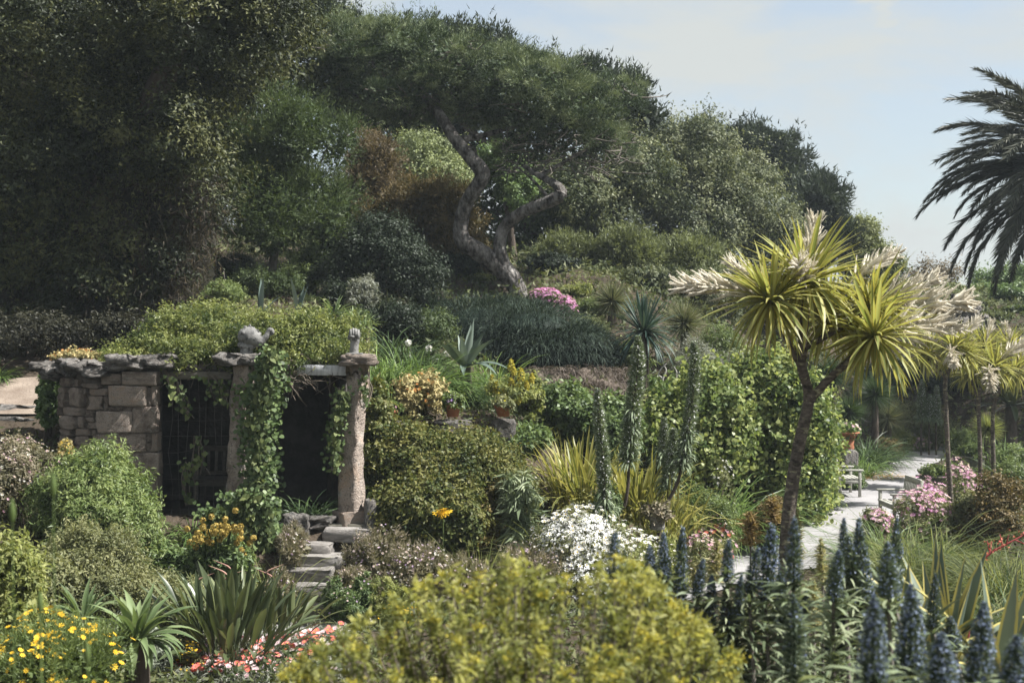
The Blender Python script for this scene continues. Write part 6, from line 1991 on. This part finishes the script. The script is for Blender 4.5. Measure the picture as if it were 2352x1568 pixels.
# variegated agave
agl = leaf_set('leaf', M['agave_leaf'], 1.15, 0.17, 6, (1.5, 0.45), (0.05, 1.3), 25, segs=8, fold=0.45, prof=lambda t: (0.6 + 1.35 * t * (1 - t) * 1.4) * (1 - t ** 3.2))
agc = leaf_set('leaf', M['agave_leaf'], 1.1, 0.15, 3, (0.9, 0.7), (2.6, 3.4), 26, segs=12, fold=0.35, prof=lambda t: (0.7 + 1.1 * t * (1 - t)) * (1 - t ** 3))
for lab, u, v, d, n, nc, sc, sd in [('cream edged agave with tall dagger leaves behind the blue spikes', 2170, 1560, 9.6, 20, 5, 0.85, 1), ('cream edged agave with curling leaves at right edge', 2290, 1590, 9.0, 16, 7, 0.78, 2), ('cream edged agave leaves left of the tall blue spikes', 2070, 1600, 9.2, 11, 2, 0.8, 3)]:
    c = P(u, v, d)
    zg = gz(c[0], c[1])
    t = thing('variegated_agave', lab, 'agave', (c[0], c[1], zg), 'variegated agaves')
    rg = rng_of(sd)
    rosette(t, c, n, agl, rg, 'leaf', (0.8 * sc, 1.1 * sc), 0.05, [0.25, 0.25, 0.2, 0.15, 0.1, 0.05], 0.10)
    rosette(t, c, nc, agc, rg, 'leaf', (0.8 * sc, 1.1 * sc), 0.06, None, 0.10)
    sb = MB()
    tube(sb, [np.array([c[0], c[1], zg - 0.1]), c + np.array([0, 0, 0.03])], np.array([0.10, 0.08]), 8)
    sb.build('stem', M['bark_grey'], t, True)


# ------------------------------------------------------------------ blue echium bushes in front
def spike_mesh(seed):
    """unit-height blue flower spike, base at the origin"""
    rg = rng_of(seed)
    mb = MB()
    n = 900
    z = rg.uniform(0, 1, n)
    a = rg.uniform(0, 6.28, n)
    r = 0.155 * np.interp(z, [0, 0.15, 0.5, 0.8, 1.0], [0.8, 1.0, 0.85, 0.55, 0.1])
    o = np.stack([np.cos(a), np.sin(a), np.zeros(n)], 1)
    p = np.stack([np.cos(a) * r * 0.35, np.sin(a) * r * 0.35, z], 1)
    needles(mb, p, o + np.array([0, 0, 0.25]) + rg.normal(0, 0.2, (n, 3)), r * 0.85 + 0.02, 0.018, rg, rg.uniform(0, 1, n), 0)
    m = (420, 260, 520, 180, 360, 60)[seed % 6]
    z = rg.uniform(0.02, 0.99, m)
    a = rg.uniform(0, 6.28, m)
    r = 0.155 * np.interp(z, [0, 0.15, 0.5, 0.8, 1.0], [0.8, 1.0, 0.85, 0.55, 0.1]) * rg.uniform(0.75, 1.15, m)
    o = np.stack([np.cos(a), np.sin(a), np.zeros(m)], 1)
    p = np.stack([np.cos(a) * r, np.sin(a) * r, z], 1)
    leaves(mb, p, norm(o + rg.normal(0, 0.5, (m, 3))), 0.036, 0.032, rg, rg.uniform(0, 1, m), None, 'dia', 1)
    tube(mb, [(0, 0, -0.02), (0, 0, 0.5), (0, 0, 0.98)], np.array([0.03, 0.025, 0.008]), 6, mat=0)
    bend = rg.normal(0, 0.05, 2)
    for q in range(len(mb.V)):
        mb.V[q] = mb.V[q] + np.stack([bend[0] * mb.V[q][:, 2] ** 2, bend[1] * mb.V[q][:, 2] ** 2, 0 * mb.V[q][:, 2]], 1)
    return mb.mesh('flower_spike', [M['spikebract'], M['spikeblue']])


SPK = [spike_mesh(k) for k in range(6)]
SPIKES = [  # x, y of tip; x, y of bottom; width (survey sheet of the lower right)
    (275, 545, 265, 1050, 90), (190, 600, 185, 900, 80), (365, 770, 370, 1000, 80), (430, 880, 440, 1180, 75), (560, 650, 560, 880, 75), (550, 900, 550, 1330, 90), (700, 700, 690, 950, 90), (620, 870, 620, 1150, 60), (90, 700, 90, 850, 70), (-130, 620, -125, 850, 80), (-40, 720, -40, 900, 70),
    (810, 540, 790, 1000, 100), (950, 480, 960, 920, 115), (880, 830, 880, 1150, 100), (970, 960, 960, 1480, 130), (1255, 530, 1260, 750, 70), (1190, 700, 1200, 1000, 110), (1205, 990, 1190, 1350, 100), (1330, 610, 1330, 1050, 90), (1400, 560, 1400, 1000, 100), (1020, 960, 1010, 1080, 60),
    (1520, 650, 1530, 980, 120), (1590, 550, 1570, 1000, 75), (1490, 1010, 1430, 1528, 160), (1700, 920, 1660, 1480, 140), (1800, 860, 1800, 1160, 80), (1880, 1200, 1840, 1600, 160), (1940, 1100, 1930, 1300, 80), (2110, 1030, 2060, 1528, 150), (2300, 1230, 2280, 1600, 180)]
BUSH = [('blue spiked echium bush behind the acid yellow bush', -200, 640), ('blue spiked echium bush before the tall cordyline trunk', 640, 1110), ('blue spiked echium bush with dense spikes against the gravel', 1110, 1480), ('blue spiked echium bush in front of the variegated agaves', 1480, 2400)]
rg = rng_of(81)
for bi, (lab, x0, x1) in enumerate(BUSH):
    mine = [s for s in SPIKES if x0 <= (s[0] + s[2]) / 2 < x1]
    rec = []
    for (xa, ya, xb, yb, w) in mine:
        d = float(np.clip(0.102 * F / (w * 0.38), 5.4, 8.6))
        jx = rg.normal(0, 38)
        tip, bot = P(1458 + (xa + jx) * 0.38, 988 + ya * 0.38, d + rg.normal(0, 0.06)), P(1458 + xb * 0.38, 988 + (yb + 30) * 0.38, d + 0.05)
        rec.append((tip, bot, d, w))
    cen = np.mean([r[1] for r in rec], axis=0)
    zg = gz(cen[0], cen[1])
    t = thing('blue_echium', lab, 'echium bush', (cen[0], cen[1], zg), 'blue echium bushes')
    lb, sb = MB(), MB()
    for k, (tip, bot, d, w) in enumerate(rec):
        v = Vector(tip - bot)
        wd = (w * 0.38 / F * d) / 0.32
        e = v.to_track_quat('Z', 'Y').to_euler()
        wd *= rg.uniform(0.95, 1.4)
        put('flower_spike', SPK[int(rg.choice(6, p=[0.25, 0.2, 0.2, 0.15, 0.15, 0.05]))], t, bot, e, (wd, wd, v.length * rg.uniform(0.9, 1.05)))
        foot = np.array([cen[0] + (bot[0] - cen[0]) * 0.35, cen[1] + (bot[1] - cen[1]) * 0.35, gz(cen[0], cen[1]) - 0.05])
        tube(sb, smooth_line([foot, (foot + bot) / 2 + np.array([(bot[0] - cen[0]) * 0.2, 0, 0]), bot], 8), np.linspace(0.018, 0.009, 8), 6)
        m = 150
        q = rg.uniform(-1.0, 0.06, m)
        base = bot + np.array(v)[None, :] * 0 + np.outer(q, np.array([0, 0, 0.62])) + rg.normal(0, 0.01, (m, 3))
        blades(lb, base, rg.uniform(0, 6.28, m), rg.uniform(0.0, 0.9, m), rg.uniform(0.12, 0.24, m), 0.03, rg.uniform(0.3, 1.2, m), 4, rg)
    lb.build('leaves', M['echium'], t, kind='stuff')
    sb.build('stem', M['bark_grey'], t, True)

# rusty and pale feathery spires between
for lab, u0, v0, u1, v1, d, mt, w in [('rusty feathery shrub top beside the cordyline trunk', 1722, 1175, 1724, 1250, 18, 'rustspire', 60), ('pale brown feathery stem before the gravel', 1648, 1240, 1640, 1340, 12, 'spirepale', 55), ('pale feathery stem right of the cordyline trunk', 1828, 1165, 1832, 1290, 15, 'spirepale', 40), ('thin pale feathery stem at the path edge', 1885, 1235, 1890, 1340, 12, 'spirepale', 34),
                                  ('rusty feathery stem left of the cordyline base', 1775, 1140, 1778, 1200, 18, 'rustspire', 45), ('pale feathery stem between the blue spikes', 1868, 1330, 1870, 1440, 10.5, 'spirepale', 44), ('short pale stem behind the acid bush', 1600, 1290, 1602, 1360, 12, 'spirepale', 40)]:
    rg = rng_of(int(u0))
    a, b = P(u0, v0, d), P(u1, v1, d)
    zg = gz(b[0], b[1])
    t = thing('feathery_plant', lab, 'plant', (b[0], b[1], zg), 'feathery dry stems')
    mb = MB()
    n = 380
    q = rg.uniform(0, 1.0, n)
    p = a + (b - a) * q[:, None]
    an = rg.uniform(0, 6.28, n)
    o = np.stack([np.cos(an), np.sin(an), np.full(n, -0.15)], 1)
    Rr = PX(w / 2, d) * np.interp(q, [0, 0.25, 1], [0.15, 0.9, 1.0])
    needles(mb, p + rg.normal(0, 0.25, (n, 3)) * Rr[:, None] * np.array([1, 1, 0.3]), o + rg.normal(0, 0.35, (n, 3)) + np.array([0, 0, 0.35]), Rr * 1.1, 0.012 * d / 12, rg, rg.uniform(0, 1, n))
    mb.build('leaves', M[mt], t)
    sb = MB()
    tube(sb, [np.array([b[0], b[1], zg - 0.05]), b, a], np.array([0.016, 0.012, 0.004]), 5)
    sb.build('stem', M['bark_grey'], t)

# ------------------------------------------------------------------ acid yellow bush close to the camera
ab = thing('acid_yellow_bush', 'blurred acid yellow green bush in the near foreground', 'bush', (X(1200, 5.6), 5.6, gz(X(1200, 5.6), 5.6)))
rg = rng_of(91)
prof = np.array([(640, 1560), (700, 1505), (800, 1440), (860, 1400), (950, 1350), (1050, 1305), (1110, 1325), (1170, 1275), (1230, 1315), (1290, 1325), (1350, 1330), (1400, 1265), (1450, 1300), (1490, 1275), (1530, 1375), (1590, 1420), (1650, 1450), (1700, 1520)])
b0 = np.array([X(1200, 5.6), 5.6, gz(X(1200, 5.6), 5.6) - 0.1])
mb, fb, sb = MB(), MB(), MB()
for k in range(250):
    u = rg.uniform(640, 1705)
    top = np.interp(u, prof[:, 0], prof[:, 1])
    dp = rg.uniform(0, 1)
    v = top + (0 if k < 60 else rg.uniform(10, 330))
    d = 5.9 - (v - top) / 330 * 0.9 + rg.normal(0, 0.15)
    p = P(u, v, d)
    f = b0 + np.array([(p[0] - b0[0]) * 0.45, (p[1] - b0[1]) * 0.4, 0])
    line = smooth_line([f, f * 0.45 + p * 0.55 + rg.normal(0, 0.03, 3), p], 12)
    tube(sb, line[::2], np.linspace(0.007, 0.0025, 6), 4, cap=False)
    m = 88
    t = 1 - rg.uniform(0, 1, m) ** 1.5 * 0.55
    q = np.stack([np.interp(t, np.linspace(0, 1, 12), line[:, i]) for i in range(3)], 1) + rg.normal(0, 0.012, (m, 3))
    tone = rg.normal(0, 0.16)
    out = norm(rg.normal(size=(m, 3)) + np.array([0, 0, 0.7]))
    leaves(mb, q, out, rg.uniform(0.028, 0.055, m), rg.uniform(0.009, 0.016, m), rg, np.clip(0.36 + tone + (t - 0.75) * 1.1 + rg.normal(0, 0.14, m), 0, 1), np.array([0, 0, 0.5]))
    if rg.uniform() < 0.38:
        m = 34
        pp = p + rg.normal(0, 0.016, (m, 3)) * np.array([1, 1, 0.6])
        leaves(fb, pp, sphere_dirs(rg, m, 0.8), 0.013, 0.011, rg, rg.uniform(0, 1, m))
mb.build('foliage', M['acid'], ab)
fb.build('flower_heads', M['acidflower'], ab, kind='stuff')
sb.build('stem', M['twig'], ab)

# ------------------------------------------------------------------ left beds
shrub('fleabane_mound', 'reddish mound of tiny pink and white daisies at left edge', 'flowers', 40, 1025, 85, 19.6, 'erigeron', 150, 80, 0.055, 0.018, nl=10, rd=0.7, flowers=[(['palepink', 'white', 'palepink', 'pink'], 190, 0.024)])
shrub('leafy_shrub', 'lush mid green shrub with narrow leaves before the curved wall', 'shrub', 205, 1050, 118, 19.0, 'freshgreen', 300, 130, 0.085, 0.020, rc=0.18, sprig=0.5, rd=0.8, nl=13, bias=(0, 0, -0.5), vary=0.5)
shrub('leafy_shrub', 'narrow leaved shrub spilling right below the wall corner', 'shrub', 300, 1160, 70, 18.6, 'freshgreen', 140, 110, 0.085, 0.020, sprig=0.5, rc=0.16, rd=0.5, nl=8, bias=(0, 0, -0.5))
shrub('gold_tuft', 'small golden flower head tuft against the stone wall', 'flowers', 152, 1012, 18, 19.2, 'sedum', 20, 40, 0.04, 0.03, nl=4, rd=0.2, vb=1060, flowers=[('gold', 24, 0.02)])
shrub('pink_tuft', 'few pink daisies beside the dark rock steps', 'flowers', 42, 1010, 26, 20.5, 'ivy_green', 20, 40, 0.05, 0.03, nl=4, rd=0.2, flowers=[('pink', 12, 0.05)])
shrub('olive_shrub', 'grey olive shrub in the middle of the left bed', 'shrub', 205, 1215, 95, 16.4, 'greyolive', 260, 110, 0.05, 0.018, sprig=0.5, rc=0.15, rd=0.7, nl=12, vary=0.5)
shrub('olive_shrub', 'grey olive shrub behind the silver foliage', 'shrub', 110, 1290, 80, 15.8, 'greyolive', 170, 80, 0.06, 0.022, rc=0.14, rd=0.6, nl=10, vary=0.5)
shrub('olive_shrub', 'bushy olive shrub left of the big paddle leaves', 'shrub', 370, 1325, 105, 16.6, 'greyolive', 260, 100, 0.045, 0.018, rc=0.14, sprig=0.5, rd=0.6, nl=14, vary=0.5)
shrub('lime_shrub', 'lime green leafy shrub at the left edge', 'shrub', 20, 1225, 70, 14.6, 'yellowgreen', 150, 80, 0.075, 0.028, rc=0.15, sprig=0.5, rd=0.6, nl=9)
shrub('nettle_plant', 'soft pale green leafy plant above the yellow daisies', 'plant', 60, 1385, 70, 13.2, 'yellowgreen', 80, 50, 0.09, 0.05, nl=8, rd=0.5)
shrub('silver_bush', 'silver leaved bush behind the big green rosette', 'bush', 310, 1405, 65, 14.6, 'silver', 90, 60, 0.06, 0.022, nl=8, rd=0.4)
shrub('yellow_daisy_bush', 'feathery green bush covered in golden yellow daisies', 'bush', 140, 1415, 140, 12.2, 'shrub', 260, 90, 0.05, 0.008, rc=0.14, rd=0.8, nl=12, needle=True, fill=0.3, flowers=[('yellow', 270, 0.03)])
shrub('yellow_button', 'small mound of yellow button flowers beside the red bed', 'flowers', 425, 1482, 34, 15.0, 'greyolive', 30, 40, 0.04, 0.02, nl=5, rd=0.25, flowers=[('yellow', 70, 0.016)])
shrub('dark_shrub', 'dark shaded shrub under the shelter ivy', 'shrub', 400, 1260, 70, 18.8, 'ivy', 120, 80, 0.07, 0.035, nl=8, rd=0.5, flowers=[('white', 26, 0.018)])
shrub('dark_shrub', 'shadowy low shrub at the wall foot', 'shrub', 330, 1230, 45, 19.2, 'ivy', 60, 70, 0.07, 0.035, nl=6, rd=0.4)
clump_blades('strap_leaf_clump', 'broad green blades left of the big paddle leaf plant', 'plant', 385, 1335, 40, 17.6, 'strap', 60, 0.5, 0.05, 0.6, (0.9, 1.5), (0.3, 1.0), group='strap leaved clumps')
clump_blades('strap_leaf_clump', 'arching pale leaves at the upper left edge', 'plant', -8, 815, 38, 24.5, 'strap', 120, 0.6, 0.03, 0.4, (0.6, 1.4), (0.9, 2.0), group='strap leaved clumps')
clump_blades('strap_leaf_clump', 'fresh green blades behind the red flower bed', 'plant', 640, 1270, 60, 19.3, 'grass', 300, 0.5, 0.012, 0.7, (0.7, 1.5), (0.4, 1.6), group='strap leaved clumps')

# bird of paradise with paddle leaves
stl = leaf_set('leaf', M['strelitzia_leaf'], 1.08, 0.064, 6, (1.52, 0.85), (0.05, 0.8), 30, segs=8, fold=0.4, prof=lambda t: 0.14 if t < 0.42 else 0.14 + 1.3 * math.sin((t - 0.42) / 0.58 * math.pi) ** 0.75)
for lab, u, v, d, n, sc, sd in [('big clump of dark paddle leaves before the shelter', 530, 1480, 15.6, 150, 1.0, 1), ('second paddle leaf clump beside the lower steps', 628, 1440, 16.8, 60, 0.8, 2), ('paddle leaves behind under the golden flower heads', 520, 1345, 18.0, 44, 0.85, 3)]:
    c = P(u, v, d)
    zg = gz(c[0], c[1])
    t = thing('bird_of_paradise', lab, 'plant', (c[0], c[1], zg), 'paddle leaved plants')
    rg = rng_of(sd + 200)
    for i in range(n):
        e, me = stl[int(rg.choice(6, p=[0.22, 0.22, 0.2, 0.16, 0.12, 0.08]))]
        a = rg.uniform(0, 6.28)
        r = rg.uniform(0, 0.36)
        put('leaf', me, t, (c[0] + r * math.cos(a) * 1.3, c[1] + r * math.sin(a), zg - 0.02), (rg.normal(0, 0.12), rg.normal(0, 0.1), a + rg.normal(0, 0.4)), float(sc * rg.uniform(0.75, 1.2)))
    if sd < 3:
        for i in range(5 if sd == 1 else 2):
            a = rg.uniform(0, 6.28)
            h = (1.0 + rg.uniform(-0.1, 0.15)) * sc
            b = np.array([c[0] + rg.normal(0, 0.15), c[1] + rg.normal(0, 0.1), zg - 0.03])
            tp = b + np.array([rg.normal(0, 0.22), rg.normal(0, 0.1), h])
            mb = MB()
            tube(mb, smooth_line([b, (b + tp) / 2 + rg.normal(0, 0.03, 3), tp], 10), 0.009, 6, mat=1)
            sd_ = 1 if rg.uniform() > 0.5 else -1
            tube(mb, smooth_line([tp, tp + np.array([0.05 * sd_, 0, 0.04]), tp + np.array([0.20 * sd_, 0, 0.10])], 8), np.array([0.006, 0.010, 0.010, 0.009, 0.007, 0.005, 0.003, 0.001]), 6, mat=0)
            mb.build('flower_stalk', [M['f_beak'], M['strapdark']], t, True)

# golden flower heads
gk = thing('golden_flower_heads', 'branched golden brown flower heads before the ivy mound', 'flowers', P(500, 1330, 18.4))
rg = rng_of(95)
mb = MB()
foliage(mb, lobes(P(500, 1285, 18.6), (PX(80, 18.6), 0.3, PX(42, 18.6)), 9, rg), 70, 50, 0.1, 0.10, 0.035, rg, sprig=0.4)
mb.build('foliage', M['ivy'], gk)
for (u, v) in [(450, 1225), (470, 1235), (495, 1208), (515, 1212), (530, 1222), (545, 1238), (505, 1232), (478, 1215), (560, 1250), (455, 1245), (535, 1205)]:
    c = P(u, v, 18.4 + rg.normal(0, 0.12))
    mb = MB()
    for k in range(5):
        q = c + rg.normal(0, 0.06, 3)
        n = 60
        dr = sphere_dirs(rg, n, 0.3)
        leaves(mb, q + dr * 0.035, dr, 0.028, 0.022, rg, rg.uniform(0, 1, n))
    b = P(500 + (u - 500) * 0.4, 1340, 18.5)
    tube(mb, smooth_line([b, (b + c) / 2 + rg.normal(0, 0.03, 3), c], 6), 0.010, 5, mat=1)
    mb.build('flower_head', [M['sedum_gold'] if 'sedum_gold' in M else M.setdefault('sedum_gold', leafmat('golden_florets', [(0.24, 0.17, 0.035), (0.36, 0.26, 0.06), (0.46, 0.35, 0.10)], trans=0.25)), M['strapdark']], gk)

# big foreground rosette
rol = leaf_set('leaf', M['rosette_leaf'], 0.60, 0.105, 6, (1.35, 0.0), (0.5, 1.9), 33, segs=8, fold=0.35, prof=lambda t: (0.5 + 1.9 * t * (1 - t)) * (1 - t ** 3))
for lab, u, v, d, n, sc in [('large rosette of long drooping green leaves by the yellow daisies', 315, 1475, 12.8, 64, 0.95), ('smaller pale rosette above the yellow daisies', 190, 1425, 13.0, 30, 0.7)]:
    yucca(lab, u, v, d, n, sc, rol, 'echium_rosette', 'plant', [0.14, 0.18, 0.2, 0.18, 0.16, 0.14], 0.03)

# red and pink daisy bed
gb = thing('daisy_bed', 'bed of red and pink daisies in front of the paddle leaves', 'flower bed', (X(560, 16.2), 16.2, gz(X(560, 16.2), 16.2)))
rg = rng_of(97)
mb = MB()
n = 9000
uu, dd = rg.uniform(340, 800, n), rg.uniform(14.6, 18.4, n)
xx = (uu - U0) / F * dd
zz = ground(xx, dd)
nr = norm(rg.normal(0, 0.6, (n, 3)) + np.array([0, -0.2, 0.8]))
leaves(mb, np.stack([xx, dd, zz + rg.uniform(0.0, 0.16, n)], 1), nr, 0.085, 0.016, rg, np.clip(0.5 + 0.35 * np.sin(xx * 5) * np.sin(dd * 4) + rg.normal(0, 0.2, n), 0, 1), np.array([0, 0, 0.9]))
mb.build('foliage', M['greyshrub'], gb)
cnt = {'red': 0, 'pinkgaz': 0}
while sum(cnt.values()) < 280:
    u, d = rg.uniform(360, 790), rg.uniform(14.8, 17.6)
    x = X(u, d)
    z = gz(x, d)
    v = VH + (CZ - z) / d * F
    band = math.exp(-((v - (1545 - (u - 560) * 0.28)) / 34.0) ** 2)
    if rg.uniform() > band + 0.05:
        continue
    k = 'pinkgaz' if rg.uniform() < 0.5 * (u > 470) else 'red'
    cnt[k] += 1
    vv = Vector(norm(np.array([0.1, -0.35, 0.8]) + rg.normal(0, 0.22, 3)))
    put('flower', FL[k], gb, (x, d, z + rg.uniform(0.13, 0.2)), vv.to_track_quat('Z', 'Y').to_euler(), float(rg.uniform(0.032, 0.05)))

# blurred stems very close to the camera on the left
for lab, u, v0, d, w in [('blurred green stem standing at the lower left', 92, 1375, 5.0, 9), ('blurred thin bud stem near the left edge', 122, 1105, 4.6, 5), ('blurred thin bud stem at the left edge', 28, 1165, 4.6, 5), ('blurred pale grass stem near the bottom left', 200, 1490, 4.8, 5)]:
    rg = rng_of(int(u))
    a = P(u, v0, d)
    zg = gz(a[0], a[1])
    t = thing('bud_stem', lab, 'stem', (a[0], a[1], zg), 'stems close to the camera')
    sb = MB()
    tube(sb, smooth_line([np.array([a[0] + 0.03, a[1], zg - 0.1]), np.array([a[0] + 0.01, a[1], (zg + a[2]) / 2]), a], 12), np.linspace(w, w * 0.5, 12) / 2 / F * d, 7)
    stk = sb.build('stalk', M['freshgreen'], t, True)
    hb = MB()
    tube(hb, [a - np.array([0, 0, 0.05]), a - np.array([0, 0, 0.025]), a, a + np.array([0, 0, 0.03])], np.array([0.004, 0.012, 0.010, 0.002]), 8)
    hb.build('bud', M['freshgreen'], stk, True)

# ------------------------------------------------------------------ ground cover between the plants
rg = rng_of(99)
n = 84000
dd = 13 + (rg.uniform(0, 1, n) ** 1.25) * 47
uu = rg.uniform(-120, 2480, n)
xx = (uu - U0) / F * dd
ok = (path_dist(xx, dd) > 0.05 + rg.uniform(0, 0.25, n)) & ~((xx > SHX0 - 0.3) & (xx < SHX1 + 0.35) & (dd > SHY0 - 0.5) & (dd < SHY1 + 0.4)) & ~((xx < -7.2) & (xx > -10.6) & (dd > 22) & (dd < 27.3))
ok &= ~((xx > -3.0) & (xx < -2.0) & (dd > 18.5) & (dd < 21))
xx, dd = xx[ok], dd[ok]
n = len(xx)
zz = ground(xx, dd)
mb = MB()
patch = np.clip(0.5 + 0.3 * np.sin(xx * 1.3 + 2) * np.sin(dd * 0.9) + rg.normal(0, 0.2, n), 0, 1)
hgt = 0.05 + 0.30 * np.clip(np.sin(xx * 2.1) * np.sin(dd * 1.7 + 1) + 0.5, 0, 1) * np.clip((path_dist(xx, dd) - 0.2) / 1.5, 0, 1)
leaves(mb, np.stack([xx, dd, zz + rg.uniform(0, 1, n) * hgt], 1), norm(rg.normal(0, 0.55, (n, 3)) + np.array([0, -0.2, 0.8])), 0.10 + 0.0022 * dd, 0.036 + 0.0009 * dd, rg, patch, np.array([0, 0, 0.5]), 'tri')
k = rg.permutation(n)[:16000]
k = k[path_dist(xx[k], dd[k]) > 0.35]
m = len(k)
blades(mb, np.stack([xx[k], dd[k], zz[k] - 0.02], 1), rg.uniform(0, 6.28, m), rg.uniform(0.6, 1.5, m), rg.uniform(0.2, 0.5, m), 0.012 + 0.0004 * dd[k], rg.uniform(0.4, 1.8, m), 2, rg, patch[k])
# denser growth on the middle and far slopes
m = 30000
dd = rg.uniform(26, 76, m)
uu = rg.uniform(700, 2480, m)
xx = (uu - U0) / F * dd
ok = path_dist(xx, dd) > 0.5
xx, dd = xx[ok], dd[ok]
m = len(xx)
hgt = 0.12 + 0.4 * np.clip(np.sin(xx * 1.7 + 1) * np.sin(dd * 1.2) + 0.5, 0, 1)
leaves(mb, np.stack([xx, dd, ground(xx, dd) + rg.uniform(0, 1, m) * hgt], 1), norm(rg.normal(0, 0.55, (m, 3)) + np.array([0, -0.3, 0.7])), 0.12 + 0.003 * dd, 0.05 + 0.0013 * dd, rg, np.clip(0.45 + 0.3 * np.sin(xx * 0.9) * np.sin(dd * 0.7) + rg.normal(0, 0.2, m), 0, 1), np.array([0, 0, 0.5]), 'tri')
o = mb.build('ground_cover', M['cover'], None, kind='stuff')
tag(o, 'low mixed green ground cover between the shrubs', 'ground cover')

# ------------------------------------------------------------------ thin haze volume, added to lift the dark tones
hm, ht = nm('black_lift_haze')
pv = ht.nodes.new('ShaderNodeVolumePrincipled')
pv.inputs['Color'].default_value = (0.80, 0.91, 1.0, 1)
pv.inputs['Density'].default_value = 0.00045
pv.inputs['Anisotropy'].default_value = 0.0
ho = ht.nodes.new('ShaderNodeOutputMaterial')
ht.links.new(pv.outputs[0], ho.inputs['Volume'])
hb = MB()
box(hb, (0, 1970, 8.5), (6100, 4160, 21.5))
hz = hb.build('haze', hm, None, False, 'stuff')
tag(hz, 'thin added haze lifting the dark tones of the garden', 'haze')
